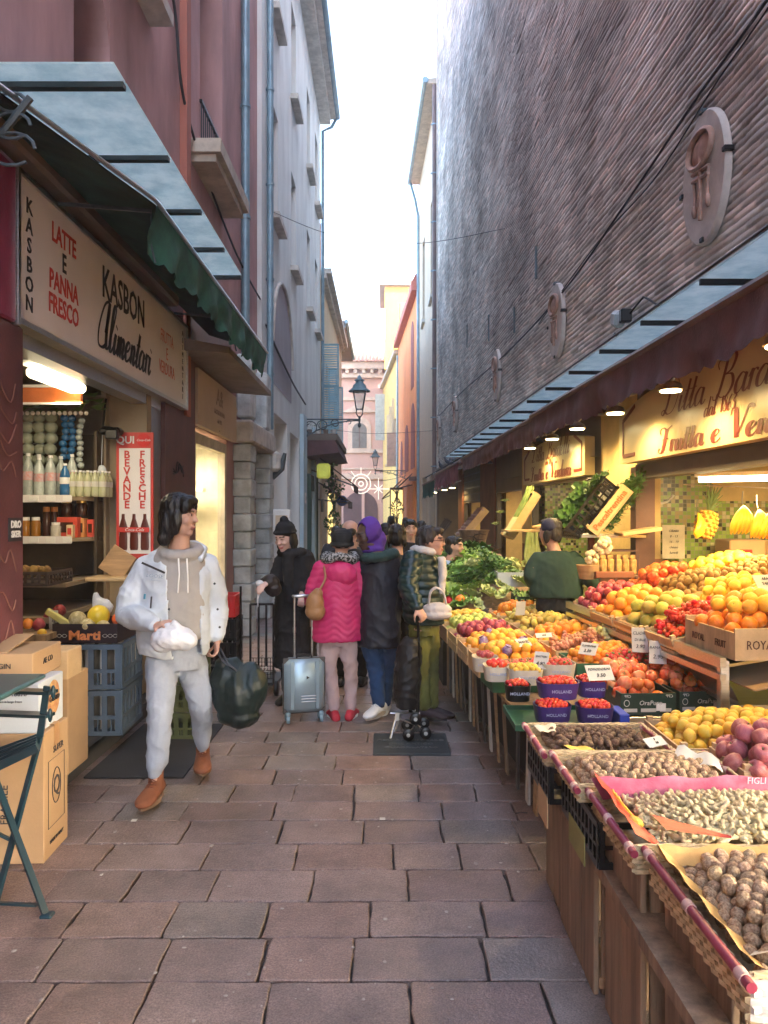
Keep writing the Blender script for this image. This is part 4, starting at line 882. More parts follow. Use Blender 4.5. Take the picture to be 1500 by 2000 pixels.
# ---- 5. woman in black with suitcase
def bw():
 Y = 6.7
 J = JJ(Y, sh=((552, 1090), (600, 1088)), el=((535, 1138, 6.55), (606, 1135)), wr=((520, 1140, 6.3), (590, 1160, 6.45)), hp=((560, 1215), (594, 1215)), kn=((560, 1285), (594, 1285)), an=((560, 1352), (592, 1350)))
 hc = P(556, 1050, Y-.12)
 def parts(p, M, J, nb, pc):
  coat(p, J, nb, pc, -.3, M_black, P(0, 1300, Y).z, .19, .16, .072, 'long_coat', folds(.015, 6, 8), shw=.175)
  pants(p, J, nb, pc, -.3, cloth('black_trousers', (.006, .006, .008)), .085, .06, .05)
  mb = MB(); mb.ell(M @ Vector((0, .03, .06)), (.088, .10, .085), 18, 12); mb.ell(M @ Vector((0, .04, .15)), (.038, .038, .035), 12, 8); mb.tube([M @ Vector((.084*cos(a), .02+.10*sin(a), .045+.02*sin(a)*-1)) for a in [2*pi*k/20 for k in range(20)]], .014, 8, closed=True); remesh(mb, 'knit_hat', .008, M_black, 2, disp=lambda c, n: .003*abs(sin(c[2]*170)), parent=p)
  std_head_hair(p, M, M_hairb, [((-.072, .01, -.04), (.02, .045, .09)), ((.072, .015, -.04), (.02, .05, .10)), ((0, .085, -.04), (.07, .04, .10))], amp=.006)
  mb = MB(); c = nb+Vector((-.02, -.05, .05)); mb.tube([(c.x+.09*cos(a), c.y+.085*sin(a), c.z) for a in [2*pi*k/18 for k in range(18)]], .042, 10, closed=True); mb.tube([c+Vector((-.02, -.1, 0)), c+Vector((-.02, -.13, -.2)), c+Vector((0, -.12, -.42))], [.05, .05, .04], 10); remesh(mb, 'scarf', .01, M_black, 2, disp=folds(.008, 12, 12), parent=p)
  for i in (0, 1): shoe(p, J['an'][i]+Vector((0, 0, -.01)), (-.3, -1, 0), M_blkpl, M_blkpl, 'ankle_boot', .26, .09, .045)
 figure('woman in black hat, scarf and long coat looking down, holding a suitcase handle', hc, radians(-28), J, -.3, skinmat('fair_skin', (.58, .38, .32)), parts, .98, hp=.32, handd={1: (Vector((.0, -.5, -.8)), (-.2, .5, -.7), .9), 0: (Vector((-.3, -.8, -.2)), (0, 0, -1), .5)}, facek=dict(lip=(.8, .35, .35)))
 mb = MB(); c = P(527, 1138, 6.35); mb.ell(c, (.085, .07, .075), 14, 10); mb.ell(c+Vector((.03, 0, -.05)), (.07, .06, .07), 14, 10); o = remesh(mb, 'dark_bag', .009, mat('dark_brown_leather', (.012, .006, .006), rough=.5), 3, disp=folds(.01, 9, 9), base=c); tag(o, 'dark brown soft bag tucked in the arm of the woman in black', 'bag')
 mb = MB(); c = P(508, 1140, 6.3); mb.ell(c, (.04, .04, .03), 12, 8); mb.tube([c, c+Vector((-.015, 0, -.10)), c+Vector((-.02, 0, -.22))], [.02, .014, .004], 8); mb.tube([c, c+Vector((.03, 0, -.07))], [.02, .006], 8); o = remesh(mb, 'white_bundle', .007, MATS['white_film'], 2, disp=folds(.006, 20, 14), base=c); tag(o, 'crumpled white plastic bag in the raised hand of the woman in black', 'bag')
bw()
# ---- 6-11 people behind
def back(label, hc, hyaw, hair, ccol, Y, w_=.19, yaw=0, lean=0, skin=None, hat=None, hp=0, trous=(.02, .02, .025), cname='coat', hl='long', arms=None, hem=None, bald=False):
 u = 750+hc.x/hc.y*FPX; sz = hc.z-.22; x = hc.x+lean
 def V3(dx, z, dy=0): return Vector((x+dx*cos(yaw), hc.y+dx*sin(yaw)+dy, z))
 J = dict(sh=(V3(-.17, sz), V3(.17, sz)), el=(V3(-.22, sz-.28), V3(.22, sz-.28)), wr=(V3(-.2, sz-.50, -.08), V3(.2, sz-.50, -.08)), hp=(V3(-.09, .88), V3(.09, .88)), kn=(V3(-.1, .48), V3(.1, .48)), an=(V3(-.1, .09), V3(.1, .09)))
 if arms: J['el'] = arms[0]; J['wr'] = arms[1]
 def parts(p, M, J, nb, pc):
  coat(p, J, nb, pc, yaw, cloth('cloth_%d' % int(ccol[0]*1e4+ccol[1]*1e3+ccol[2]*99), ccol, var=.12), hem or .74, w_, .15, .068, cname, folds(.010, 5, 8), vox=.013)
  pants(p, J, nb, pc, yaw, cloth('dark_trousers', (.008, .008, .01)), .085, .062, .055)
  if hair and not bald: std_head_hair(p, M, hair, [((0, .022, .05), (.082, .098, .075)), ((0, .075, .0), (.07, .04, .075)), ((0, -.045, .085), (.055, .045, .025))]+([((-.07, .03, -.03), (.02, .04, .06)), ((.07, .03, -.03), (.02, .04, .06))] if hl == 'long' else []), amp=.006)
  if bald: std_head_hair(p, M, hair, [((0, .05, .01), (.080, .066, .055))], amp=.002)
  if hat: mb = MB(); mb.ell(M @ Vector((0, .015, .05)), (.086, .10, .075), 16, 10); remesh(mb, 'cap', .009, hat, 2, parent=p)
  for i in (0, 1): shoe(p, J['an'][i]+Vector((0, 0, -.01)), (0.1, -1 if abs(hyaw) < 1.6 else 1, 0), M_blkpl, M_blkpl, 'shoe', .27, .08, .047)
 return figure(label, hc, hyaw, J, yaw, skin or SK, parts, 1.0, hp=hp, vox=.012)
back('man with thinning grey hair in a black coat behind the pink jacket', P(686, 1040, 7.3), radians(150), M_hairg, (.007, .007, .008), 7.3, bald=True)
back('person with tousled dark hair in a dark blue quilted coat behind the purple hood', P(776, 1050, 6.9), radians(170), M_hairb, (.008, .014, .03), 6.9)
back('short-haired man facing the camera in a black jacket, small, between the hood and the stall', P(802, 1034, 9.2), radians(5), M_hairb, (.007, .007, .009), 9.2, hl='short', skin=MATS['light_skin'])
back('person in a light blue shirt bending over the far fruit trays', P(888, 1068, 8.6), radians(60), M_hairb, (.30, .42, .62), 8.6, lean=-.08, yaw=.8)
back('dark haired passer-by far down the alley left of the grey haired man', P(656, 1042, 12.5), radians(190), M_hairb, (.04, .04, .045), 12.5)
back('distant pedestrian in dark clothes near the end of the alley', P(764, 1018, 16.5), radians(180), M_hairb, (.03, .03, .05), 16.5)
back('distant pedestrian in a brown coat beside the right hand shops', P(792, 1020, 19), radians(175), M_hairg, (.10, .06, .04), 19)
back('dark haired person in a grey coat just left of the purple hood, farther back', P(703, 1046, 10.8), radians(165), M_hairb, (.05, .05, .055), 10.8)
back('person in a dark green coat farther back, right of the purple hood', P(752, 1036, 12), radians(190), M_hairg, (.015, .03, .02), 12)
back('person in a beige coat seen far behind the small man facing the camera', P(822, 1030, 13.5), radians(200), M_hairg, (.22, .16, .10), 13.5)
# vendor in green sweater, seen from behind, arms forward to the greens
a_, b_ = P(1050, 1130, 6.35), P(1140, 1120, 6.3)
v = back('stallholder from behind in a dark green fleece and navy cap, working at the vegetable stall', P(1074, 1040, 6.45), radians(215), M_hairg, (.016, .045, .034), 6.4, w_=.225, lean=.05, hat=cloth('navy_cap', (.03, .035, .08)), arms=((P(1036, 1128, 6.45), P(1158, 1140, 6.35)), (P(1040, 1142, 6.75), P(1168, 1160, 6.55))), cname='fleece', hem=P(0, 1168, 6.4).z)
# ================================================================ LEFT SIDE FIXTURES
# glass canopy
t = thing('glass_canopy', 'flat pale blue wired-glass canopy on dark ribs over the grocery sign', 'canopy', (-1.6, 5, 3.95))
Yr = [3.66, 3.84, 4.63, 5.45, 6.23, 6.96]
for i in range(5):
 mb = MB(); mb.cb((-1.63, (Yr[i]+Yr[i+1])/2, 3.795), (.68, Yr[i+1]-Yr[i]-.012, .012), b=.003); mb.build('glass_sheet', M_glassroof, t)
for y in Yr[1:]:
 mb = MB(); mb.box(-1.98, -1.295, y-.03, y+.015, 3.76, 3.787); mb.build('rib', M_iron, t)
# awning of the grocery
t = thing('green_awning', 'half rolled dark green awning with a ragged valance in front of the grocery sign', 'awning', (-1.5, 5.5, 3.4))
mb = MB(); n = 30
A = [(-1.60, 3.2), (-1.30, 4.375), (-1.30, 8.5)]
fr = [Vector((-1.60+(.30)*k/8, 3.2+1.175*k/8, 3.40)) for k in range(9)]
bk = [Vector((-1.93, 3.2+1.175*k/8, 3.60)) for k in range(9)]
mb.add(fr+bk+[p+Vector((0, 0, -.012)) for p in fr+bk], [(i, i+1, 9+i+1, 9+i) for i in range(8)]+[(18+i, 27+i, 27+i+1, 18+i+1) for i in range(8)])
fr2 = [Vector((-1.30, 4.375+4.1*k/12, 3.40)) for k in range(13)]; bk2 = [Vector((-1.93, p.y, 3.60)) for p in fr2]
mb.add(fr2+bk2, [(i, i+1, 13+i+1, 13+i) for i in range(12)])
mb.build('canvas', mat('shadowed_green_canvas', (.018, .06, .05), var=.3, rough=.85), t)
mb = MB(); N = 160; vs = []; fs = []; yv = [4.38+(8.48-4.38)*k/N for k in range(N+1)]
for j in range(7):
 for k, y in enumerate(yv):
  d = j/6; L = .30+.06*noise.noise((y*1.2, 0, 0)); sc_ = .03*abs(sin(y*pi/.17+.6*noise.noise((y*2, 0, 0))))
  z = 3.40-d*(L-.045+sc_ if j == 6 else L-.045)
  x = -1.295-.025*d+.028*d*sin(y*11+2*noise.noise((y*2, 1, 0)))+.06*d*noise.noise((y*4, d*2, 4))
  vs.append((x, y, z))
for j in range(6):
 for k in range(N): a = j*(N+1)+k; fs.append((a, a+1, a+N+2, a+N+1))
mb.add(vs, fs); mb.build('valance', M_green, t, 180)
mb = MB(); mb.tube([(-1.62, 3.1, 3.42), (-1.30, 4.35, 3.42), (-1.295, 4.42, 3.42), (-1.295, 8.55, 3.42)], .013, 8); mb.build('front_bar', M_steel, t)
mb = MB(); mb.cb((-1.9, 4.9, 3.55), (.13, 4.0, .12), b=.02); mb.build('cassette', M_taupe, t)
for y in (4.45, 6.9):
 mb = MB(); mb.bar((-1.93, y, 3.44), (-1.34, y-.02, 3.385), .014, .02); mb.tube([(-1.35, y, 3.38), (-1.35, y, 3.2), (-1.33, y+.02, 3.1)], .006, 5); mb.build('arm', M_iron, t)
# wrought bracket at the very near end of the canopy
mb = MB(); mb.M = T(.13, .06, -.20)
for k in range(3):
 r = .10-.02*k; mb.tube([(-1.72+r*cos(a)*1.0, 3.22, 3.50+.10*k-.1+r*.7*sin(a)) for a in [i*pi/7 for i in range(13)]], .008, 6)
mb.tube([(-1.95, 3.22, 3.35), (-1.75, 3.22, 3.48), (-1.64, 3.22, 3.62)], .016, 6)
mb.M = None; solo(mb, 'canopy_bracket', M_iron, 'scrolled wrought iron bracket under the near corner of the glass canopy, top left', 'bracket', (-1.95, 3.22, 3.6))
# light box sign
t = thing('grocery_sign', 'long cream light-box sign with black and red lettering over the grocery opening', 'sign', (-1.92, 5.6, 3.02))
mb = MB(); mb.box(-1.995, -1.9, 3.99, 7.37, 2.66, 3.41); mb.build('face', M_signw, t)
mb = MB(); mb.box(-2.0, -1.885, 3.96, 3.99, 2.63, 3.44); mb.box(-2, -1.885, 7.37, 7.4, 2.63, 3.44); mb.box(-2, -1.885, 3.99, 7.37, 3.41, 3.44); mb.box(-2, -1.885, 3.99, 7.37, 2.63, 2.66); mb.build('frame', M_steel, t)
def SF(y, z, x=-1.9): return frame((x, y, z), (0, 1, 0), (0, 0, 1))
for i, ch_ in enumerate('KASBON'): letter(ch_, .115, SF(4.08+.03, 3.28-i*.104), M_ink, t, bold=.002)
for i, (s_, m_) in enumerate((('LATTE', M_red), ('E', M_ink), ('PANNA', M_red), ('FRESCO', M_red))): letter(s_, .155, SF(4.56, 3.255-i*.138), m_, t, sx=.78, bold=.003)
letter('KASBON', .30, SF(5.63, 3.2), M_ink, t, sx=.78, bold=.004)
script('Alimentari', .34, SF(5.68, 2.88), M_ink, t, sx=.92, shear=.28, thick=.14, thin=.05)
for i, s_ in enumerate(('FRUTTA', 'E', 'VERDURA')): letter(s_, .15, SF(6.72, 3.16-i*.135), mat('faded_red_lettering', (.60, .22, .17)), t, sx=.72)
for i, ch_ in enumerate('ALIMENTARI'): letter(ch_, .07, SF(7.24, 3.33-i*.066), M_ink, t)
# near maroon pier with graffiti and side board
mb = MB(); mb.cb((-1.93, 3.52, 3.02), (.1, .82, .80), b=.01)
t = thing('maroon_board', 'plain maroon panel beside the grocery sign at the left edge of the view', 'sign', (-1.93, 3.5, 3.0)); mb.build('panel', mat('magenta_maroon', (.22, .03, .07), var=.15, rough=.4), t)
mb = MB(); mb.box(-1.97, -1.87, 3.93, 3.955, 2.61, 3.43); mb.build('edge_strip', M_steel, t)
t = thing('grocery_pillar', 'dark red metal pillar with scratched pale graffiti at the left edge of the shop opening', 'pillar', (-1.95, 3.98, 0))
mb = MB(); mb.cb((-1.96, 3.86, 1.33), (.12, .4, 2.6), b=.02); mb.build('post', mat('dark_red_pier_paint', (.11, .035, .04), var=.25, scale=4, rough=.5, coord='pos'), t)
gm = mat('pale_graffiti', (.20, .09, .07), var=.2); mb = MB(); R2 = random.Random(9)
for k in range(9):
 z = (2.15, 2.05, 1.88, 1.2, 1.05, .95, 2.25, 1.95, 1.4)[k]; pts = [(-1.896, 3.72+.06*i+R2.uniform(-.02, .02), z+R2.uniform(-.06, .06)) for i in range(5)]
 mb.tube([tuple(q) for q in catm(pts, 4)], .0035, 4)
mb.build('graffiti', gm, t)
mb = MB(); mb.box(-1.899, -1.895, 3.88, 4.02, 1.50, 1.62); st_ = mb.build('sticker', M_ink, t); letter('DRO', .05, SF(3.95, 1.585, -1.894), M_white, st_, bold=.002); letter('SKER', .045, SF(3.95, 1.535, -1.894), M_white, st_, bold=.002)
mb = MB(); gy = 7.1
for k in range(3): mb.tube([tuple(q) for q in catm([(-1.95, gy+.13*i*.6+R2.uniform(-.02, .02), 2.05-.12*k*0+R2.uniform(-.07, .07)) for i in range(6)], 4)], .006, 4)
t = solo(mb, 'graffiti_scrawl', M_ink, 'small black scrawled tag on the red pier right of the drinks sign', 'graffiti', (-1.95, 7.2, 2.05))
# ---------------------------------------------------------------- grocery interior
t = thing('grocery_kiosk', 'recessed grocery stall interior with beige side wall and tall shelving', 'shop', (-2.6, 5.2, 0))
M_int = mat('beige_laminate', (.30, .23, .15), var=.12, scale=2, rough=.6, coord='pos')
mb = MB()
mb.quad((-3.6, 4.0, 0), (-3.6, 6.84, 0), (-3.6, 6.84, 2.7), (-3.6, 4.0, 2.7)); mb.quad((-3.6, 6.84, 0), (-2.0, 6.84, 0), (-2.0, 6.84, 2.7), (-3.6, 6.84, 2.7)); mb.quad((-3.6, 4.0, 0), (-2.0, 4.0, 0), (-2.0, 4.0, 2.7), (-3.6, 4.0, 2.7))
mb.build('wall', M_int, t)
mb = MB(); mb.box(-3.6, -2.0, 4.0, 6.84, 2.69, 2.72); mb.build('ceiling', M_taupe, t)
mb = MB(); mb.box(-2.28, -1.97, 6.38, 6.50, .15, 2.66); mb.box(-2.32, -2.28, 6.30, 6.44, .15, 2.66); mb.build('jamb', M_int, t)
mb = MB(); mb.box(-2.05, -1.99, 6.5, 6.84, 0, 2.66); mb.box(-2.1, -1.975, 4.06, 6.8, 2.55, 2.63); mb.build('shutter_rail', M_steel, t)
mb = MB(); mb.box(-3.6, -1.915, 3.4, 7.3, -.02, .125); st_ = mb.build('step', mat('dark_stone_step', (.05, .05, .05), rough=.6, var=.3), t)
mb = MB(); mb.box(-3.6, -2.02, 4.05, 6.84, .127, .15); mb.build('board', M_cream, st_)
mb = MB(); mb.box(-1.912, -1.90, 3.4, 7.3, .10, .13); mb.build('nosing', M_blkpl, st_)
t2 = thing('fluorescent_lamp', 'glowing box fluorescent lamp under the grocery ceiling', 'lamp', (-2.25, 5.3, 2.5))
mb = MB(); mb.cb((-2.25, 5.3, 2.555), (.13, .7, .07), b=.02); mb.build('diffuser', mat('lit_diffuser', (.9, .85, .7), emit=(1, .86, .55), es=.8, bump=0, var=0), t2)
mb = MB(); mb.box(-2.35, -2.15, 4.82, 5.78, 2.605, 2.64); mb.build('housing', M_white, t2)
warm_lamp('lamp_light', (-2.3, 5.3, 2.46), 1.1, .2, (0, 0, 0), (1, .82, .55), sy=.9)
t2 = thing('orange_header_board', 'orange striped header board just below the fluorescent lamp', 'sign', (-2.6, 5.6, 2.5))
mb = MB(); mb.box(-3.2, -2.22, 5.62, 5.66, 2.45, 2.56); mb.build('board', mat('orange_board', (.55, .14, .03)), t2)
mb = MB(); mb.box(-3.2, -2.215, 5.60, 5.618, 2.56, 2.58); mb.box(-3.2, -2.215, 5.60, 5.618, 2.435, 2.45); mb.build('trim', M_signw, t2)
SH = thing('shop_shelving', 'cream metal shelving with wire lip, stacked with drinks and jars', 'shelf', (-2.75, 6.0, .15))
def shelf(z, dy=0, d=.42):
 mb = MB(); mb.poly([Vector((-3.4, 5.95+dy, z-.03)), Vector((-2.42, 5.95+dy, z-.03)), Vector((-2.30, 6.2, z-.03)), Vector((-2.30, 6.45, z-.03)), Vector((-3.4, 6.45, z-.03))], (0, 0, .03))
 s_ = mb.build('shelf', M_int, SH)
 mb = MB(); mb.box(-3.4, -2.42, 5.935+dy, 5.947+dy, z-.045, z+.012); mb.build('price_rail', M_signw, s_)
 mb = MB()
 for k in range(5): mb.box(-3.0+k*.13, -2.93+k*.13, 5.93+dy, 5.934+dy, z-.038, z+.005)
 mb.build('price_label', M_white, s_)
for z in (1.77, 1.45): shelf(z)
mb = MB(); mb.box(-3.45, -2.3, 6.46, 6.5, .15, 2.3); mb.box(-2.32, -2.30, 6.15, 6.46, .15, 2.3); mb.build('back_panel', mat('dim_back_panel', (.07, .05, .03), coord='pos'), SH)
mb = MB(); mb.box(-3.4, -2.3, 5.3, 6.4, .88, .92); mb.box(-3.4, -2.32, 5.6, 6.4, 1.1, 1.13); mb.build('lower_shelf', M_int, SH)
M_bclear = mat('clear_pet', (.62, .70, .66), var=.15, rough=.15, trans=.35, bump=.3, bscale=25, scale=20, rnd=.2)
M_bgreen = mat('green_pet', (.02, .18, .10), var=.2, rough=.15, bump=.2, bscale=25); M_bblue = mat('blue_pet', (.03, .13, .30), var=.2, rough=.15, bump=.2, bscale=25)
M_cap = mat('white_cap', (.8, .8, .8)); M_lab = mat('red_label', (.55, .06, .04))
def bottle(name, m, mlab, h, r, label, grp=None):
 t = thing(name, label, 'bottle', (0, 0, 0), group=grp)
 mb = MB(); pr = [(r*.85, 0), (r, .01*h/.3), (r, .3*h), (r*.93, .33*h), (r, .37*h), (r, .62*h), (r*.8, .75*h), (r*.36, .88*h), (r*.32, .94*h)]
 mb.lathe(pr, 12); mb.build('body', m, t, 60, local=True)
 mb = MB(); mb.lathe([(r*.4, .935*h), (r*.4, h)], 10); mb.build('cap', M_cap if m is not M_bgreen else M_lab, t, local=True)
 if mlab: mb = MB(); mb.lathe([(r*1.02, .38*h), (r*1.02, .58*h)], 12); mb.build('label', mlab, t, 60, local=True)
 return t
bc = bottle('water_bottle', M_bclear, mat('faded_bottle_label', (.5, .45, .5), col2=(.55, .2, .15), scale=30), .31, .043, 'clear plastic water bottle on the top grocery shelf', 'clear water bottles on the top shelf')
first = True
for j in range(2):
 for i in range(6):
  x = -2.97+i*.088+(.04 if j else 0); y = 6.03+j*.1
  if i >= 5 and j == 0: continue
  if first: bc.location = (x, y, 1.77); first = False
  else: dupt(bc, (x, y, 1.77), scale=(1, 1, 1.0+.05*((i*7+j*3) % 3)))
bg_ = bottle('soda_bottle', M_bgreen, M_lab, .33, .047, 'green soda bottle with a red label at the left end of the top shelf'); bg_.location = (-3.08, 6.02, 1.77)
bb_ = bottle('blue_bottle', M_bblue, M_white, .26, .04, 'blue plastic bottle right of the clear water bottles'); bb_.location = (-2.50, 6.02, 1.77)
bs = bottle('small_bottle', mat('yellowish_pet', (.60, .62, .38), var=.15, rough=.2, trans=.3, bump=.3, bscale=30), M_paper, .21, .031, 'small bottle in the shrink-wrapped pack at the right of the top shelf', 'small bottles in the wrapped pack')
first = True
for i in range(5):
 for j in range(3):
  p = (-2.45+i*.052-.0, 6.04+j*.07+i*.02, 1.77)
  if first: bs.location = p; first = False
  else: dupt(bs, p)
# hanging nets of balls
def net(name, x, y, z0, z1, r, m, label, w=2):
 mb = MB(); R3 = random.Random(int(x*100)); z = z1
 while z > z0:
  for k in range(w): mb.ell((x+(k-(w-1)/2)*r*1.7+R3.uniform(-.01, .01), y+R3.uniform(-.02, .02), z), (r, r, r*.9), 10, 7)
  z -= r*1.6
 return solo(mb, name, m, label, 'net', (x, y, z1), smooth=180)
net('hanging_bag_string', -2.78, 6.2, 2.06, 2.42, .055, mat('pale_translucent_bag', (.50, .55, .42), rough=.25, trans=.3), 'column of pale translucent round packs hanging above the bottles', 3)
net('blue_pack_string', -2.53, 6.15, 2.06, 2.40, .032, M_bblue, 'string of small dark blue packs hanging beside the pale ones', 2)
net('glass_bead_string', -2.43, 6.15, 2.02, 2.38, .028, M_bclear, 'narrow string of clear packs hanging at the right of the shelf', 1)
net('dark_pack_string', -3.12, 6.2, 2.1, 2.42, .05, mat('dark_green_pack', (.02, .06, .04), rough=.3), 'dark green bottles hanging in shade at the upper left of the shop', 3)
mb = MB(); R3 = random.Random(4)
for k in range(70): a = R3.uniform(-3.3, -2.3); z = 2.43+R3.uniform(0, .16); mb.add([(a, 6.1, z), (a+.09, 6.08, z+R3.uniform(-.03, .03)), (a+.1, 6.12, z+.02)], [(0, 1, 2)])
solo(mb, 'hanging_greenery', mat('dull_plastic_leaf', (.10, .15, .03), rough=.5), 'fringe of green plastic leaves above the hanging packs', 'leaves', (-2.8, 6.1, 2.5))
mb = MB()
for k in range(24): mb.ell((-3.3+k*.042, 6.02, 2.425), .017, 8, 6)
solo(mb, 'bead_garland', mat('pearl_bead', (.7, .68, .6), rough=.3), 'row of small white beads strung across the top of the shelving', 'garland', (-2.8, 6.02, 2.42), smooth=180)
# second shelf: jars, packets, boxes
def jar(m, lid, h, r, label, name='jar', grp=None):
 t = thing(name, label, 'jar', group=grp); mb = MB(); mb.lathe([(r*.9, 0), (r, .01), (r, h*.72), (r*.8, h*.84)], 12); mb.build('body', m, t, 60, local=True)
 mb = MB(); mb.lathe([(r*.84, h*.84), (r*.84, h)], 12); mb.build('lid', lid, t, 60, local=True); return t
M_honey = mat('amber_jar', (.30, .13, .02), rough=.15, bump=0); M_djar = mat('dark_jar', (.06, .025, .015), rough=.15, bump=0)
j1 = jar(M_honey, M_white, .16, .036, 'amber honey jar with white lid on the middle shelf', grp='amber jars on the middle shelf'); j1.location = (-2.80, 6.0, 1.45); dupt(j1, (-2.72, 6.0, 1.45))
j2 = jar(M_djar, mat('orange_lid', (.5, .2, .05)), .24, .03, 'tall dark bottle with an orange cap behind the honey jars', 'sauce_bottle', 'tall dark bottles on the middle shelf'); j2.location = (-2.655, 6.04, 1.45); dupt(j2, (-2.60, 6.06, 1.45))
j3 = jar(mat('pale_cream_jar', (.5, .47, .4), rough=.2), M_white, .12, .038, 'squat pale jar with a white lid at the shelf front'); j3.location = (-2.555, 5.98, 1.45)
j4 = jar(M_djar, mat('gold_lid', (.5, .33, .1), metal=.6, rough=.3), .12, .045, 'dark jar with a gold lid stacked on the red boxes', grp='gold lidded jars'); j4.location = (-2.53, 6.12, 1.62); dupt(j4, (-2.42, 6.14, 1.62))
j5 = jar(M_djar, M_blkpl, .15, .035, 'black capped dark jar at the left of the middle shelf', grp='dark jars at the left'); j5.location = (-3.06, 6.0, 1.45); dupt(j5, (-2.98, 6.0, 1.45)); dupt(j5, (-2.90, 6.0, 1.45))
bxs = ((-2.48, 6.05, .16, .16, (.55, .07, .04)), (-2.40, 6.12, .05, .15, (.62, .3, .1)), (-2.345, 6.17, .05, .14, (.6, .08, .05)), (-2.44, 6.0, .05, .1, (.66, .5, .3)))
for i, (x, y, a, h, c) in enumerate(bxs):
 mb = MB(); mb.cb((x, y, 1.45+h/2), (a, .09, h), b=.004)
 t = thing('food_carton', ('red carton of groceries with a dark picture', 'narrow orange carton right of the red carton', 'bright red slim carton at the shelf end', 'small beige carton in front of the orange one')[i], 'carton', (x, y, 1.45))
 mb.build('box', mat('carton_%d' % i, c, rough=.5), t); mb = MB(); mb.box(x-a*.3, x+a*.3, y-.047, y-.0455, 1.45+h*.25, 1.45+h*.75); mb.build('print', M_djar if i != 3 else M_red, t)
mb = MB(); mb.ell((-3.0, 6.1, 1.66), (.10, .05, .09), 12, 8); mb.cb((-3.0, 6.1, 1.75), (.16, .02, .03), b=.005)
solo(mb, 'snack_bag', mat('yellow_foil', (.55, .36, .03), rough=.3), 'shiny yellow snack bag on top of the dark jars', 'bag', (-3, 6.1, 1.58), smooth=40)
# drinks sign
t = thing('drinks_sign', 'tall cream and red cold drinks sign with three painted bottles on the grocery jamb', 'sign', (-2.1, 6.3, 1.3))
mb = MB(); mb.box(-2.265, -1.965, 6.27, 6.29, 1.27, 2.30); mb.build('board', M_red, t)
mb = MB(); mb.box(-2.24, -1.985, 6.262, 6.268, 1.31, 2.17); mb.build('panel', M_signw, t)
def DF(x, z, y=6.26): return frame((x, y, z), (1, 0, 0), (0, 0, 1))
for i, ch_ in enumerate('BEVANDE'): letter(ch_, .088, DF(-2.175, 2.115-i*.068), M_red, t, bold=.002)
for i, ch_ in enumerate('FRESCHE'): letter(ch_, .088, DF(-2.05, 2.115-i*.068), M_red, t, bold=.002)
letter('QUI', .085, DF(-2.19, 2.235, 6.267), M_signw, t, bold=.002)
mb = MB(); mb.lathe([(.055, 0), (.055, .006)], 20, T(-2.04, 6.268, 2.235) @ RotX(pi/2)); dsk = mb.build('disc', mat('bright_red_disc', (.6, .03, .03)), t)
letter('Coca-Cola', .026, DF(-2.04, 2.235, 6.26), M_white, dsk, shear=.3)
for i in range(3):
 x = -2.205+i*.088; mb = MB(); mb.lathe([(.03, 0), (.034, .02), (.034, .1), (.03, .16), (.034, .2), (.014, .27), (.012, .31)], 10, T(x, 6.258, 1.34) @ Matrix.Diagonal((1, .15, .95, 1)))
 b_ = mb.build('painted_bottle', mat('cola_bottle_brown', (.10, .022, .015), rough=.3), t, 60)
mb = MB(); mb.box(-2.24, -1.99, 6.246, 6.25, 1.485, 1.525); lb = mb.build('label_band', M_red, t); letter('Coca-Cola', .036, DF(-2.11, 1.505, 6.244), M_white, lb, shear=.3); t.location.x += .08
# small things on the jamb: lamp, tray, cards, bag
mb = MB(); mb.cb((-2.2, 6.2, 2.30), (.17, .12, .06), RotX(0), .02); mb.tube([(-2.28, 6.3, 2.58), (-2.30, 6.28, 2.35), (-2.2, 6.22, 2.33)], .01, 6); mb.cb((-2.17, 6.13, 2.27), (.1, .06, .08), b=.01)
solo(mb, 'floodlight', M_blkpl, 'black floodlight clamped above the drinks sign', 'lamp', (-2.2, 6.2, 2.3))
mb = MB(); mb.ell((-2.28, 6.2, 1.98), (.04, .03, .05), 10, 7); mb.tube([(-2.28, 6.2, 2.03), (-2.28, 6.22, 2.3)], .003, 4); solo(mb, 'hanging_toy', M_cardw, 'small white bundle hanging left of the drinks sign', 'bundle', (-2.28, 6.2, 2))
t = thing('side_tray', 'small wooden tray shelf with a brown sheet below the drinks sign', 'tray', (-2.0, 6.0, 1.15))
mb = MB(); mb.cb((-2.12, 6.05, 1.13), (.36, .3, .03), b=.006); mb.build('tray', M_woody, t); mb = MB(); mb.cb((0, 0, 0), (.2, .015, .22), T(-2.1, 6.05, 1.25) @ RotZ(.2) @ RotY(.6), .003); mb.build('sheet', M_wood, t)
def pricecard(c, w_, h_, rz, rx, label, scrib='3.50', m=None, cat='price card', name='price_card', sz=None):
 w_ *= .85; h_ *= .85; t = thing(name, label, cat, c); t.rotation_euler = (rx, 0, rz)
 mb = MB(); mb.cb((0, 0, 0), (w_, .003, h_), b=.001); mb.build('card', m or M_paper, t, local=True)
 if scrib:
  ls = scrib.split('|'); n = len(ls); mm = M_ink
  for i, s_ in enumerate(ls):
   o = letter(s_, sz or min(h_*.62/n, w_*1.35/max(3, len(s_))), frame((0, -.0025, ((n-1)/2-i)*h_*.8/n), (1, 0, 0), (0, 0, 1)), mm, None, shear=.2); o.parent = t; KIDS.setdefault(t.name, []).append(o)
 return t
pricecard((-2.98, 5.28, .94), .17, .12, 0, 0, 'cream handwritten card at the left of the lower grocery shelf', 'patate|1.50')
pricecard((-2.62, 5.28, .92), .10, .055, 0, 0, 'small white price card below the tomato trays', '3.50')
pricecard((-2.28, 5.3, .90), .07, .17, .3, .1, 'curled narrow card hanging at the corner of the lower shelf', 'kg')
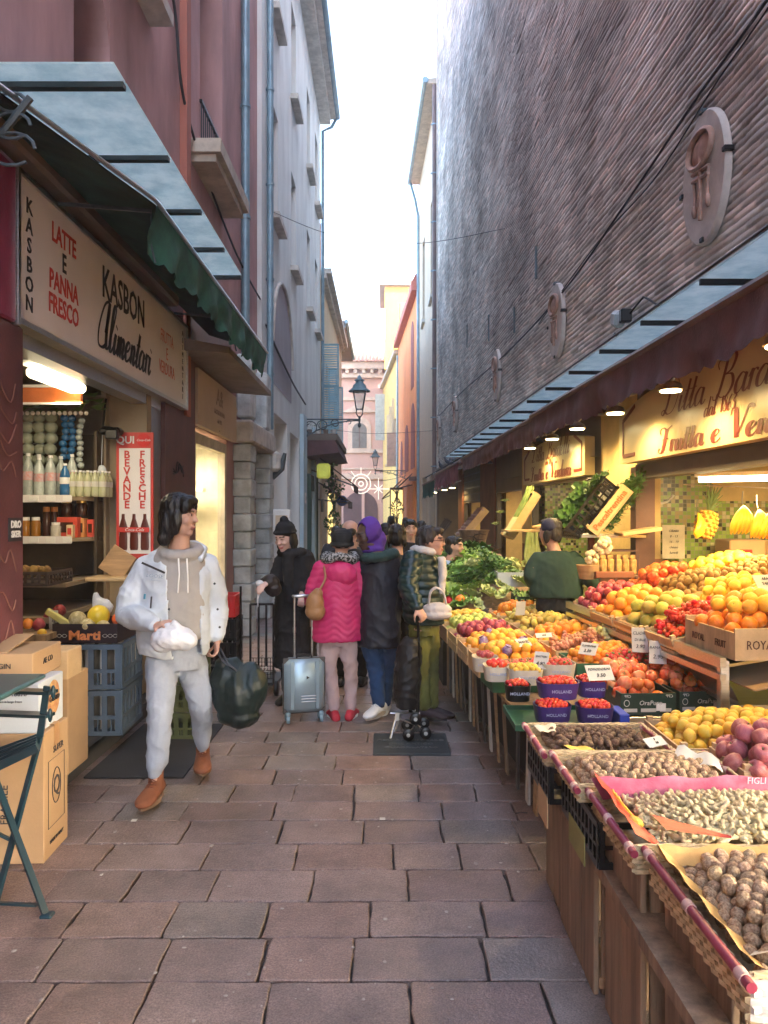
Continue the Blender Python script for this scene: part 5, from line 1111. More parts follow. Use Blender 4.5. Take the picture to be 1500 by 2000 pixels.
# ================================================================ RIGHT SIDE FRONTAGE
def SX(y): return 2.36-.03*y       # shopfront line
M_mosA = None
def mosaic():
 m = mat('green_mosaic_tiles', (.3, .4, .1), rough=.25, coord='pos', bump=0); t = m.node_tree; N = t.nodes; L = t.links; N.clear()
 out = N.new('ShaderNodeOutputMaterial'); b = N.new('ShaderNodeBsdfPrincipled'); L.new(b.outputs[0], out.inputs[0]); b.inputs['Roughness'].default_value = .25
 g_ = N.new('ShaderNodeNewGeometry'); sp = N.new('ShaderNodeSeparateXYZ'); L.new(g_.outputs['Position'], sp.inputs[0])
 ad = N.new('ShaderNodeMath'); ad.operation = 'ADD'; L.new(sp.outputs[0], ad.inputs[0]); L.new(sp.outputs[1], ad.inputs[1])
 cb = N.new('ShaderNodeCombineXYZ'); L.new(ad.outputs[0], cb.inputs[0]); L.new(sp.outputs[2], cb.inputs[1])
 sn = N.new('ShaderNodeVectorMath'); sn.operation = 'SCALE'; sn.inputs['Scale'].default_value = 1/.036; L.new(cb.outputs[0], sn.inputs[0])
 fl = N.new('ShaderNodeVectorMath'); fl.operation = 'FLOOR'; L.new(sn.outputs[0], fl.inputs[0])
 wn = N.new('ShaderNodeTexWhiteNoise'); wn.noise_dimensions = '2D'; L.new(fl.outputs[0], wn.inputs['Vector'])
 rp = N.new('ShaderNodeValToRGB'); rp.color_ramp.interpolation = 'CONSTANT'; L.new(wn.outputs['Value'], rp.inputs[0])
 e = rp.color_ramp.elements; e[0].color = (.23, .36, .06, 1); e[1].position = .3; e[1].color = (.34, .45, .10, 1)
 for p, c in ((.45, (.05, .05, .02)), (.6, (.55, .50, .28)), (.75, (.16, .14, .05)), (.85, (.38, .30, .10))): q = e.new(p); q.color = (*c, 1)
 fr = N.new('ShaderNodeVectorMath'); fr.operation = 'FRACTION'; L.new(sn.outputs[0], fr.inputs[0])
 s2 = N.new('ShaderNodeSeparateXYZ'); L.new(fr.outputs[0], s2.inputs[0]); mn = N.new('ShaderNodeMath'); mn.operation = 'MINIMUM'; L.new(s2.outputs[0], mn.inputs[0]); L.new(s2.outputs[1], mn.inputs[1])
 gt_ = N.new('ShaderNodeMath'); gt_.operation = 'GREATER_THAN'; gt_.inputs[1].default_value = .1; L.new(mn.outputs[0], gt_.inputs[0])
 mx = N.new('ShaderNodeMix'); mx.data_type = 'RGBA'; L.new(gt_.outputs[0], mx.inputs[0]); mx.inputs[6].default_value = (.3, .27, .2, 1); L.new(rp.outputs[0], mx.inputs[7]); L.new(mx.outputs[2], b.inputs['Base Color'])
 return m
M_mos = mosaic()
M_ochre = mat('ochre_plaster', (.60, .44, .20), var=.15, scale=3, coord='pos', rough=.8)
M_brick2 = mat('reddish_pier_paint', (.24, .085, .045), var=.2, scale=3, coord='pos', rough=.7)
# ---- shop A (near)
sa = thing('near_fruit_shop', 'near greengrocer shop room with green mosaic walls and a strip light', 'shop', (3, 5, 0))
mb = MB(); mb.quad((2.2, 7.05, 0), (4.6, 7.05, 0), (4.6, 7.05, 2.3), (2.2, 7.05, 2.3)); mb.quad((4.4, 2.4, 0), (4.4, 7.05, 0), (4.4, 7.05, 2.3), (4.4, 2.4, 2.3)); mb.build('mosaic_wall', M_mos, sa)
mb = MB(); mb.quad((2.2, 2.4, 0), (4.5, 2.4, 0), (4.5, 2.4, 2.6), (2.2, 2.4, 2.6)); mb.quad((2.2, 2.4, 2.3), (4.5, 2.4, 2.3), (4.5, 7.05, 2.3), (2.2, 7.05, 2.3)); mb.quad((3.0, 7.03, 1.75), (4.4, 7.03, 1.75), (4.4, 7.03, 2.3), (3.0, 7.03, 2.3)); mb.build('ceiling', M_ochre, sa)
mb = MB(); mb.box(SX(6.5)-.06, SX(6.5)+.1, 6.42, 6.56, 0, 2.03); mb.build('door_post', M_brown, sa)
mb = MB(); q = [(SX(2.2)-.02, 2.2), (SX(6.55)-.02, 6.55), (SX(6.55)+.12, 6.55), (SX(2.2)+.12, 2.2)]
mb.add([(*p, 1.93) for p in q]+[(*p, 2.05) for p in q], [(0, 1, 5, 4), (1, 2, 6, 5), (2, 3, 7, 6), (3, 0, 4, 7), (4, 5, 6, 7), (3, 2, 1, 0)]); mb.build('roller_housing', M_dkgrey, sa)
t = thing('strip_light', 'long glowing strip light inside the near fruit shop', 'lamp', (2.9, 5.6, 1.98))
mb = MB(); mb.tube([(2.42, 5.9, 1.90), (3.3, 5.3, 1.90)], .022, 8); mb.build('tube', mat('lit_tube', (1, .9, .7), emit=(1, .85, .5), es=2, bump=0, var=0), t)
mb = MB(); mb.bar((2.40, 5.92, 1.935), (3.32, 5.28, 1.935), .07, .03); mb.build('housing', M_white, t)
warm_lamp('shop_light', (2.9, 5.4, 1.85), 7, 1.0, (0, 0, 0), (1, .72, .32), sy=.3)
warm_lamp('shop_light', (3.3, 4.3, 2.2), 5, 1.0, (0, 0, 0), (1, .72, .32), sy=.3)
# ---- shopfront above openings (one building with signs hung on it)
sf = thing('shopfront_band', 'ochre and brown shopfront wall running under the maroon awning', 'shopfront', (2.2, 9, 0))
def strip(par, name, y0, y1, z0, z1, m, off=0, th=.12, s_=None):
 mb = MB(); a, b = SX(y0)-off, SX(y1)-off
 mb.add([(a, y0, z0), (b, y1, z0), (b+th, y1, z0), (a+th, y0, z0), (a, y0, z1), (b, y1, z1), (b+th, y1, z1), (a+th, y0, z1)], [(0, 3, 2, 1), (4, 5, 6, 7), (0, 1, 5, 4), (1, 2, 6, 5), (2, 3, 7, 6), (3, 0, 4, 7)])
 return mb.build(name, m, par)
strip(sf, 'wall', 1.5, 6.56, 2.051, 3.0, M_taupe, 0); strip(sf, 'wall', 7.55, 10.6, 2.0, 3.0, M_taupe, 0)
strip(sf, 'pier', 6.56, 7.55, 1.25, 3.0, M_ochre, .0, .2); strip(sf, 'pier', 6.56, 7.55, 0, 1.25, M_brick2, .0, .2)
strip(sf, 'pier', 10.6, 11.15, 1.2, 3.0, M_ochre, .02, .2); strip(sf, 'pier', 10.6, 11.15, 0, 1.2, M_brick2, .02, .2)
strip(sf, 'shutter_panel', 11.15, 13.4, 1.98, 3.0, M_taupe, .0); strip(sf, 'pier', 13.4, 15.0, 0, 3.0, M_brick2, .03, .2)
strip(sf, 'shutter_panel', 15.0, 17.6, 1.85, 3.0, mat('grey_brown_slats', (.13, .11, .09), coord='pos'), .0); strip(sf, 'pier', 17.6, 18.4, 0, 3.0, M_brick2, .03, .2)
strip(sf, 'wall', 18.4, 24.4, 2.3, 3.0, M_taupe, 0);
mb = MB()
for k in range(8): z = 1.88+k*.14; mb.add([(SX(15)-.012, 15, z), (SX(17.6)-.012, 17.6, z), (SX(17.6)-.012, 17.6, z+.02), (SX(15)-.012, 15, z+.02), (SX(15), 15, z), (SX(17.6), 17.6, z), (SX(17.6), 17.6, z+.02), (SX(15), 15, z+.02)], [(0, 1, 2, 3), (0, 1, 5, 4), (3, 2, 6, 7)])
mb.build('slat_edge', M_blk, sf)
# rooms behind the further openings
for (a, b, zt, m_, nm, lab, en) in ((7.55, 10.6, 2.0, M_mos, 'middle_fruit_shop', 'middle greengrocer shop room with mosaic tiles behind the second sign', 9), (11.15, 13.4, 1.98, M_ochre, 'vegetable_shop', 'warm lit small shop room behind the leek crate', 9), (15.0, 17.6, 1.85, M_ochre, 'far_lit_shop', 'far warm lit shop room behind the onion display', 8), (18.4, 24.0, 2.3, M_taupe, 'far_dim_shop', 'dim farthest shop room on the right before the beige house', 5)):
 t = thing(nm, lab, 'shop', (2.8, (a+b)/2, 0)); mb = MB(); x1 = SX(a)+.9
 mb.quad((x1, a, 0), (x1, b, 0), (x1, b, zt+.3), (x1, a, zt+.3)); mb.quad((SX(b), b, 0), (x1, b, 0), (x1, b, zt+.3), (SX(b), b, zt+.3)); mb.quad((SX(a), a, 0), (x1, a, 0), (x1, a, zt+.3), (SX(a), a, zt+.3)); mb.build('wall', m_, t)
 mb = MB(); mb.quad((SX(b), a, zt+.2), (x1, a, zt+.2), (x1, b, zt+.2), (SX(b), b, zt+.2)); mb.build('ceiling', M_taupe, t)
 mb = MB(); mb.box(SX(a)-.0, SX(a)+.08, a, a+.08, 0, zt); mb.box(SX(b)-.0, SX(b)+.08, b-.08, b, 0, zt); mb.build('frame', M_dkgrey, t)
 if m_ is not M_taupe:
  mb = MB();
  for z in (1.05, 1.35, 1.62):
   mb.box(x1-.25, x1-.02, a+.2, b-.1, z, z+.02)
  sh_ = mb.build('shelf', M_white, t)
 warm_lamp('shop_light', (SX(a)+.45, (a+b)/2, zt+.05), en*.3*(b-a)/3, .6, (0, 0, 0), (1, .75, .4))
# ---- signs
def archsign(y0, y1, z0, z1, zc, label, big):
 """face polygon on the shop line with raked, rounded top"""
 off = .14; n = 14
 t = thing('shop_name_sign', label, 'sign', (SX((y0+y1)/2)-off, (y0+y1)/2, z0))
 d = Vector((SX(y1)-SX(y0), y1-y0, 0)); Lh = d.length; d.normalize()
 def Q(s, z, o=0): return Vector((SX(y0)-off-o, y0, 0))+d*s+Vector((0, 0, z))
 top = []
 for k in range(n+1):
  f = k/n; top.append((f*Lh, z1+(zc-z1)*sin(pi*f)**.8))
 pts = [Q(0, z0)]+[Q(s, z) for s, z in top]+[Q(Lh, z0)]
 mb = MB(); mb.poly(pts, (.10, 0, 0)); mb.build('face', mat('cream_lacquered_board', (.54, .45, .27), var=.05, scale=2, rough=.3, coord='pos', bump=.02), t)
 mb = MB()
 def rail(s0, za, s1, zb): mb.bar(Q(s0, za, .003), Q(s1, zb, .003), .006, .03)
 for s0 in (.10, Lh-.10):
  rail(s0, z0+.06, s0, z1-.05); sg = 1 if s0 < 1 else -1
  rail(s0, z0+.06, s0+sg*.28, z0+.06); rail(s0, z1-.05, s0+sg*.28, z1+(.05 if zc > z1 else 0))
 mb.build('border_line', M_maroonink, t)
 # readable from the street: right = -d (towards camera)
 def FQ(s, z): p = Q(s, z, .001); return frame(p, -d, (0, 0, 1))
 return t, FQ, Lh
t, FQ, Lh = archsign(4.0-1.2, 6.60, 2.06, 2.46, 2.66, 'large arched cream sign with maroon script, dated 1863, over the near fruit shop', 1)
s0 = Lh/2
script('Ditta Bardelli', .25, FQ(s0, 2.44), M_maroonink, t, sx=1.35, shear=.3, thick=.10, thin=.025)
script('dal 1863', .12, FQ(s0+.05, 2.305), M_maroonink, t, sx=1.2, shear=.25, thick=.13, thin=.03)
script('Frutta e Verdura', .18, FQ(s0, 2.15), M_maroonink, t, sx=1.75, shear=.1, thick=.17, thin=.035)
t, FQ, Lh = archsign(7.62, 10.5, 2.02, 2.40, 2.50, 'second smaller cream sign with maroon script, over the middle fruit shop', 0)
script('Ditta Bardelli', .22, FQ(Lh/2, 2.36), M_maroonink, t, sx=1.45, shear=.3, thick=.13, thin=.03)
script('dal 1863', .09, FQ(Lh/2, 2.245), M_maroonink, t, sx=1.3, shear=.25, thick=.13, thin=.03)
script('Frutta e Verdura', .18, FQ(Lh/2, 2.11), M_maroonink, t, sx=1.65, shear=.12, thick=.2, thin=.04)
# ---- awning over the stalls
AX = lambda y: 1.47-.02*y
def awning(name, label, y0, y1, m, drop, xoff=0, zt=2.5, scal=.2):
 t = thing(name, label, 'awning', (AX(y0)+.3, y0, zt)); N = int((y1-y0)*30); M_ = 8
 mb = MB(); vs = []; fs = []
 for k in range(N+1):
  y = y0+(y1-y0)*k/N
  for f in range(5):
   q = f/4; vs.append((AX(y)+xoff+(SX(y)-.02-AX(y)-xoff)*q, y, zt+.30*q+.015*sin(y*9)*q*(1-q)*4))
 for k in range(N):
  for f in range(4): a = k*5+f; fs.append((a, a+1, a+6, a+5))
 mb.add(vs, fs); mb.build('canvas', m, t, 180)
 mb = MB(); vs = []; fs = []
 for j in range(M_+1):
  for k in range(N+1):
   y = y0+(y1-y0)*k/N; d = j/M_; sc_ = scal*.12*abs(sin(y*pi/.16)) if j == M_ else 0
   sag = .03*noise.noise((y*1.7, 0, 3))
   z = zt-d*(drop+sag)-sc_; x = AX(y)+xoff-.012+.012*d*sin(y*13+3*noise.noise((y*2, 0, 0)))+.04*d*noise.noise((y*2.3, d*1.5, 9))+.006*d*sin(y*31)
   vs.append((x, y, z))
 for j in range(M_):
  for k in range(N): a = j*(N+1)+k; fs.append((a, a+1, a+N+2, a+N+1))
 mb.add(vs, fs); mb.build('valance', m, t, 180)
 mb = MB(); mb.tube([(AX(y0)+xoff, y0-.03, zt+.01), (AX(y1)+xoff, y1+.03, zt+.01)], .026, 8); mb.build('front_bar', M_brown, t)
 return t
awning('maroon_awning', 'long maroon canvas awning, nearest one, over the near fruit stalls', 1.6, 6.9, M_awn, .20)
awning('maroon_awning', 'maroon awning over the middle stalls, with its bar set a step farther down', 6.95, 12.2, M_awn, .19, .03, 2.49)
awning('maroon_awning', 'short faded maroon awning before the green one, farthest of the three maroon ones', 12.3, 16.6, mat('faded_maroon_canvas', (.24, .07, .08), var=.3, scale=5, rough=.85), .26, -.02, 2.44, .6)
awning('striped_green_awning', 'short green awning with pigeons on its glass roof, past the maroon ones', 16.8, 20.5, M_green, .3, -.02, 2.36, .6)
# ---- glass canopy right
t = thing('blue_glass_canopy', 'long pale blue glass canopy on thin black ribs above the maroon awnings', 'canopy', (2.0, 9, 3.1))
GX = lambda y: 1.77-.022*y; y = 2.3
while y < 16.4:
 y2 = y+.88
 mb = MB(); q = [(GX(y), y+.008), (RX(y)-.02, y+.008), (RX(y2)-.02, y2-.008), (GX(y2), y2-.008)]
 mb.add([(*p, 2.885) for p in q]+[(*p, 2.897) for p in q], [(0, 3, 2, 1), (4, 5, 6, 7), (0, 1, 5, 4), (1, 2, 6, 5), (2, 3, 7, 6), (3, 0, 4, 7)])
 mb.build('glass_sheet', M_glassroof, t)
 mb = MB(); mb.bar((RX(y), y, 2.865), (GX(y)-.01, y, 2.865), .022, .03); mb.build('rib', M_blk, t)
 y = y2
mb = MB(); mb.tube([(GX(2.3)-.01, 2.3, 2.905), (GX(16.4)-.01, 16.4, 2.905)], .008, 6); mb.build('edge_wire', M_dkgrey, t)
t = thing('green_glass_roof', 'small grey-green ribbed glass roof with birds on it, far right', 'canopy', (1.7, 18.6, 2.9))
for k in range(8):
 y = 16.9+k*.46; mb = MB(); mb.add([(RX(y)-.02, y, 2.95), (RX(y+.4)-.02, y+.42, 2.95), (AX(y), y+.42, 2.52), (AX(y), y, 2.52)], [(0, 1, 2, 3)]); mb.build('glass_sheet', M_glassroof, t)
 mb = MB(); mb.bar((RX(y)-.02, y-.02, 2.97), (AX(y), y-.02, 2.53), .03, .03); mb.build('rib', M_blk, t)
# ---- spot lamps
ly = [3.68, 5.04, 6.2, 7.36, 8.4, 9.6]
M_lit = mat('lit_lamp_face', (1, .85, .5), emit=(1, .80, .38), es=3, bump=0, var=0)
labs = ['brightest disc spotlight at the right edge under the awning', 'disc spotlight over the left part of the large sign', 'disc spotlight on the ochre pier between the signs', 'disc spotlight over the right part of the second sign', 'disc spotlight over the middle of the second sign', 'disc spotlight at the far end of the second sign']
def spotlamp(p, label, e):
 t = thing('spotlight', label, 'lamp', p, group='spotlights under the maroon awning')
 mb = MB(); mb.lathe([(.03, .05), (.06, .035), (.075, .0), (.07, -.004)], 16); mb.tube([(0, 0, .05), (.06, 0, .12), (.2, 0, .16)], .012, 6); mb.build('housing', M_steel, t, 50, local=True)
 mb = MB(); mb.lathe([(.062, -.012), (.062, -.006)], 16); mb.build('lamp_face', M_lit, t, local=True)
 l = warm_lamp('spot_light', p+Vector((0, 0, -.03)), e*.17, .05, (0, 0, 0), (1, .68, .26), 2.75, 'SPOT')
 l.rotation_euler = Vector((-.14, .05, 1)).to_track_quat('Z', 'Y').to_euler()
 return t
for y, lab in zip(ly, labs): spotlamp(Vector((1.82-.012*y, y*.935, 2.40)), lab, 40)
for k, (y, x) in enumerate(((17.4, 1.55), (19.0, 1.5), (21.5, 1.42))):
 spotlamp(Vector((x, y, 2.2)), ('disc spotlight under the near end of the green awning', 'disc spotlight under the far end of the green awning', 'farthest disc spotlight past the green awning')[k], 20)
for y in (6.3, 9.0, 3.2, 13):
 mb = MB(); mb.lathe([(.03, .05), (.075, 0), (.06, -.01)], 12, T(1.98-.012*y, y+.35, 2.5)); solo(mb, 'unlit_spotlight', M_blkpl, {6.3: 'dark unlit lamp on the pier between the two big signs', 9.0: 'dark unlit lamp over the second sign', 3.2: 'dark unlit lamp above the near shop sign', 13: 'dark unlit lamp over the brown pier'}[y], 'lamp', (1.98, y, 2.5), smooth=50)
# ---- oval plaques
def plaque():
 t = thing('oval_plaque', 'oval plaque', 'plaque')
 mb = MB(); n = 36; prof = [(1.0, 0), (1.0, .035), (.97, .05), (.93, .05)]
 vs = [(-h, .34*r*cos(a)*(1), .47*r*sin(a)) for r, h in prof+[(.0, .05)] for a in [2*pi*k/n for k in range(n)]]
 fs = []
 for i in range(4):
  for k in range(n): l = (k+1) % n; fs.append((i*n+k, i*n+l, (i+1)*n+l, (i+1)*n+k))
 mb.add(vs, fs); mb.build('disc', mat('pale_marble', (.50, .45, .40), var=.15, scale=6, rough=.6), t, 40, local=True)
 Mp = mat('reddish_relief_stone', (.42, .27, .21), var=.25, scale=12, rough=.8)
 mb = MB(); mb.tube([(-.07, .19*cos(a), .2+.12*sin(a)) for a in [2*pi*k/24 for k in range(24)]], .022, 6, closed=True); mb.ell((-.05, 0, .2), (.03, .17, .1), 14, 8); mb.build('hat_relief', Mp, t, 60, local=True)
 mb = MB(); mb.tube([(-.065, 0, .16), (-.065, .0, -.3)], .016, 6)
 for z in (.05, .0): mb.tube([(-.065, -.13, z-.02), (-.065, .13, z+.02)], .014, 6)
 for s_ in (-1, 1): mb.tube([(-.06, s_*.12, .02), (-.06, s_*.1, -.12), (-.06, s_*.11, -.17)], .011, 6); mb.ell((-.06, s_*.11, -.2), (.02, .025, .05), 8, 6)
 mb.build('cross_relief', Mp, t, 60, local=True)
 for k, (yy, zz) in enumerate(((0, .47), (-.34, .05), (.34, .0), (0, -.44))): mb = MB(); mb.cb((-.03, yy, zz), (.07, .05, .035), b=.005); mb.build('clamp', M_blk if k else M_iron, t, local=True)
 return t
pq = plaque(); ps = [(5.45, 4.02, 'largest and nearest oval stone plaque with a hat and cross relief'), (9.55, 4.02, 'second oval stone plaque from the camera on the brick wall'), (13.7, 4.08, 'third oval stone plaque along the brick wall'), (19.6, 4.15, 'fourth oval stone plaque, before the last one'), (23.6, 4.15, 'last and smallest oval plaque near the end of the brick wall')]
for i, (y, z, lab) in enumerate(ps):
 o = pq if i == 0 else dup(pq); o.location = (RX(y)-.012, y, z); o.rotation_euler = (0, 0, radians(1.9)); o['label'] = lab; o['group'] = 'oval plaques on the brick wall'
# ---- cables and pins on the wall
def cable(pts, r, label, m=None, name='cable', cat='cable', seg=10, group=None):
 mb = MB(); q = catm([tuple(p) for p in pts], seg); mb.tube(q, r, 6)
 return solo(mb, name, m or M_cable, label, cat, pts[0], smooth=180, group=group)
W = lambda y, z, d=.04: (RX(y)-d, y, z)
cable([W(2.5, 5.05), W(4.5, 4.75), W(5.6, 4.66), W(7.2, 4.48), W(9.3, 4.30), W(13, 4.30), W(18, 4.5), W(24, 4.6)], .012, 'thick black cable running along the brick wall above the plaques')
cable([W(2.5, 4.95), W(4.6, 4.68), W(5.3, 4.60), W(6.4, 4.42), W(8, 4.42), W(10.5, 4.22)], .007, 'thin loose black cable drooping below the thick one on the brick wall')
cable([W(3, 3.5), W(4.2, 3.38, .03), W(6, 3.3, .03), W(8, 3.2, .03)], .008, 'thin cable along the top edge of the right glass canopy')
for (y, z, h) in ((10.7, 4.9, .45), (12.2, 4.5, .4), (14.6, 4.9, .5), (17.5, 5.4, .5)):
 mb = MB(); mb.bar(W(y, z, .03), W(y, z+h, .03), .03, .03); solo(mb, 'wall_tie', M_iron, {10.7: 'iron tie bar above the second plaque', 12.2: 'short iron tie bar between second and third plaques', 14.6: 'iron tie bar beyond the third plaque', 17.5: 'highest iron tie bar near the far end'}[y], 'wall tie', W(y, z))
t = thing('wall_floodlight', 'grey floodlight fixed to the brick wall between the first two plaques', 'lamp', W(7.1, 3.36))
mb = MB(); mb.cb((0, 0, 0), (.10, .18, .15), T(*W(7.05, 3.42, .12)) @ RotX(.3), .03); mb.build('head', mat('grey_casting', (.4, .48, .5)), t)
mb = MB(); mb.cb(W(6.85, 3.4, .12), (.1, .08, .12), b=.01); mb.tube([W(6.85, 3.4, .1), W(6.6, 3.5, .05), W(6.2, 3.3, .05)], .01, 5); mb.tube([W(7.1, 3.3, .14), W(7.1, 3.24, .02)], .015, 5); mb.build('bracket', M_blk, t)
cable([(-1.93, 13.0, 6.75), (-.8, 13.0, 6.32), (.6, 13, 6.2), W(13, 6.45, .02)], .005, 'thin wire slung high across the alley from the pale house to the brick wall')
cable([(-1.85, 25, 4.35), (-.3, 25, 4.2), W(25, 4.3, .02)], .007, 'wire across the alley behind the hanging lantern')
cable([(-1.98, 4.5, 7.8), (-1.97, 7.0, 6.6), (-1.95, 7.6, 5.6), (-1.96, 10, 5.1), (-1.95, 12.3, 5.0)], .014, 'black cable descending the burgundy wall from the upper left')
cable([(-1.93, 12.5, 4.7), (-1.9, 14, 4.5), (-1.88, 16, 4.3), (-1.86, 18.2, 4.2)], .02, 'dark bundled cable running along the pale house toward the lantern bracket')
def pipe(y, x, r, z0, z1, label, m=None):
 t = thing('downpipe', label, 'pipe', (x, y, z0)); mb = MB(); mb.tube([(x, y, z0), (x, y, z1)], r, 10); mb.build('pipe', m or M_zinc, t, 60)
 z = z0+.9
 while z < z1:
  mb = MB(); mb.tube([(x, y, z-.02), (x, y, z+.02)], r*1.22, 10); mb.box(x-.12, x, y-.015, y+.015, z-.015, z+.015); mb.build('clamp', M_zinc, t); z += 1.55
pipe(10.7, -1.93, .06, 3.3, 17.4, 'thick blue-grey downpipe on the burgundy house'); pipe(12.55, -1.86, .055, 3.0, 13.5, 'blue-grey downpipe at the joint between burgundy and pale houses')
pipe(24.38, 1.60, .07, 2.2, 15.2, 'brown-grey downpipe at the far corner of the brick wall', mat('brownish_pipe', (.16, .11, .10), rough=.5))
# ================================================================ PRODUCE
def fm(name, col, col2, **k):
 d = dict(rough=.42, rnd=.14, bump=.2, bscale=26, scale=2.5, hue=.012, bdist=.03); d.update(k); return mat(name, col, col2=col2, **d)
M_orange = fm('orange_peel', (.80, .25, .02), (.86, .33, .03), bump=.25, bscale=36)
M_orangey = fm('yellow_orange_peel', (.80, .36, .03), (.85, .45, .05), bump=.25, bscale=36)
M_lemon = fm('lemon_peel', (.74, .42, .03), (.72, .50, .07), bump=.25, bscale=30)
M_tom = fm('tomato_skin', (.60, .07, .02), (.70, .20, .05), rough=.25, scale=4)
M_tomp = fm('pale_tomato_skin', (.64, .16, .07), (.66, .30, .12), rough=.3, scale=3)
M_cher = fm('cherry_tomato_skin', (.60, .03, .015), (.66, .08, .03), rough=.2)
M_apple = fm('dark_red_apple_skin', (.25, .02, .04), (.42, .07, .08), rough=.3, scale=6, st=(1, 1, .25))
M_applep = fm('dusky_pink_apple_skin', (.34, .07, .09), (.46, .15, .14), rough=.4, scale=6, st=(1, 1, .25))
M_appleg = fm('green_apple_skin', (.45, .52, .08), (.60, .60, .15), rough=.3)
M_pear = fm('pear_skin', (.60, .40, .07), (.50, .42, .10), scale=4, hue=.02)
M_mango = fm('green_mango_skin', (.40, .38, .06), (.62, .46, .08), scale=3, hue=.03)
M_kiwi = fm('kiwi_skin', (.20, .11, .03), (.30, .18, .05), rough=.8)
M_straw = fm('strawberry_skin', (.60, .04, .03), (.70, .12, .08), rough=.3, scale=9)
M_grape = fm('white_grape_skin', (.58, .55, .16), (.66, .62, .28), rough=.2)
M_grapr = fm('rose_grape_skin', (.46, .17, .10), (.60, .28, .14), rough=.3)
M_walnut = fm('walnut_shell', (.30, .18, .09), (.58, .41, .25), rough=.7, scale=7, bump=.5, bdist=.02, thr=(.40, .60), bscale=18)
M_chest = fm('brazil_nut_shell', (.10, .052, .03), (.22, .13, .08), rough=.6, scale=5, bump=.5, bscale=12)
M_pnut = fm('peanut_shell', (.86, .68, .36), (.92, .80, .52), rough=.8, scale=7, bump=.7, bscale=24)
M_onion = fm('garlic_and_onion_skin', (.42, .22, .20), (.60, .45, .38), rough=.5)
M_stem = mat('green_stalk', (.08, .16, .03), rough=.6)
def fmesh(kind):
 mb = MB(); R = random.Random(kind)
 if kind in ('orange', 'orangey', 'kiwi', 'onion', 'cherry'):
  mb.lathe([(.01, -.485), (.2, -.47), (.36, -.37), (.47, -.18), (.5, 0), (.47, .19), (.36, .37), (.2, .46), (.06, .465), (.01, .44)], 14)
  M_ = {'orange': M_orange, 'orangey': M_orangey, 'kiwi': M_kiwi, 'onion': M_onion, 'cherry': M_cher}[kind]
  if kind == 'kiwi': mb.v = [Vector((p.x*.82, p.y*.82, p.z*1.2)) for p in mb.v]
  if kind in ('orange', 'orangey'): mb.m = 1; mb.ell((0, 0, .455), (.045, .045, .02), 6, 4); return mb.mesh(kind, [M_, M_stem], 180)
  return mb.mesh(kind, M_, 180)
 if kind in ('apple', 'applep', 'appleg'):
  mb.lathe([(.02, -.40), (.18, -.46), (.34, -.38), (.46, -.15), (.5, .08), (.46, .28), (.33, .42), (.18, .44), (.07, .38), (.02, .30)], 16, fr=lambda a, i: 1+.025*cos(5*a)*(i < 4))
  mb.m = 1; mb.tube([(0, 0, .3), (.02, 0, .5)], .025, 5)
  return mb.mesh(kind, [{'apple': M_apple, 'applep': M_applep, 'appleg': M_appleg}[kind], M_stem], 180)
 if kind == 'lemon': mb.lathe([(.01, -.68), (.09, -.62), (.2, -.5), (.36, -.34), (.47, -.1), (.48, .12), (.37, .36), (.22, .5), (.1, .6), (.01, .64)], 14); mb.v = [Vector((p.z*.9, p.y, p.x)) for p in mb.v]; return mb.mesh(kind, M_lemon, 180)
 if kind == 'pear': mb.lathe([(.02, -.48), (.25, -.47), (.43, -.32), (.47, -.1), (.38, .14), (.24, .36), (.17, .55), (.09, .64), (.01, .64)], 14); mb.m = 1; mb.tube([(0, 0, .6), (.05, 0, .85)], .022, 5); mb.v = [Vector((p.z, p.y, p.x)) for p in mb.v]; return mb.mesh(kind, [M_pear, M_stem], 180)
 if kind == 'mango': mb.lathe([(.02, -.55), (.25, -.48), (.42, -.25), (.46, 0), (.4, .25), (.24, .46), (.02, .56)], 14, fr=lambda a, i: 1+.08*cos(a)); mb.v = [Vector((p.z, p.y, p.x*.9)) for p in mb.v]; return mb.mesh(kind, M_mango, 180)
 if kind in ('tomato', 'tomatop'):
  mb.lathe([(.02, -.33), (.22, -.36), (.40, -.24), (.5, -.02), (.46, .2), (.33, .33), (.16, .33), (.04, .25)], 28, fr=lambda a, i: 1+.06*cos(7*a)*(1 if i < 7 else 2))
  mb.m = 1
  for k in range(5):
   a = k*2*pi/5; mb.add([(0, 0, .27), (.12*cos(a-.25), .12*sin(a-.25), .33), (.22*cos(a), .22*sin(a), .37), (.12*cos(a+.25), .12*sin(a+.25), .33)], [(0, 1, 2, 3)])
  return mb.mesh(kind, [M_tom if kind == 'tomato' else M_tomp, M_stem], 180)
 if kind == 'straw': mb.lathe([(.02, -.55), (.2, -.42), (.38, -.1), (.42, .15), (.3, .33), (.05, .38)], 10); mb.m = 1; mb.ell((0, 0, .36), (.25, .25, .06), 7, 4); return mb.mesh(kind, [M_straw, M_stem], 180)
 if kind == 'walnut':
  n, m = 20, 14; vs = []; fs = []
  for i in range(m+1):
   t_ = pi*i/m
   for k in range(n):
    a = 2*pi*k/n; x, y, z = sin(t_)*cos(a), sin(t_)*sin(a), cos(t_)
    w_ = noise.noise((x*3.2, y*3.2, z*3.2)); q = .46*(1-.10*abs(w_)**.6+.03*noise.noise((x*7, y*7, z*7)))
    if abs(y) < .16: q *= 1.055-.25*abs(y)
    if abs(y) < .03: q *= .97
    vs.append((x*q, y*q*.92, z*q*1.12))
  for i in range(m):
   for k in range(n): l = (k+1) % n; fs.append((i*n+k, (i+1)*n+k, (i+1)*n+l, i*n+l))
  mb.add(vs, fs); return mb.mesh(kind, M_walnut, 180)
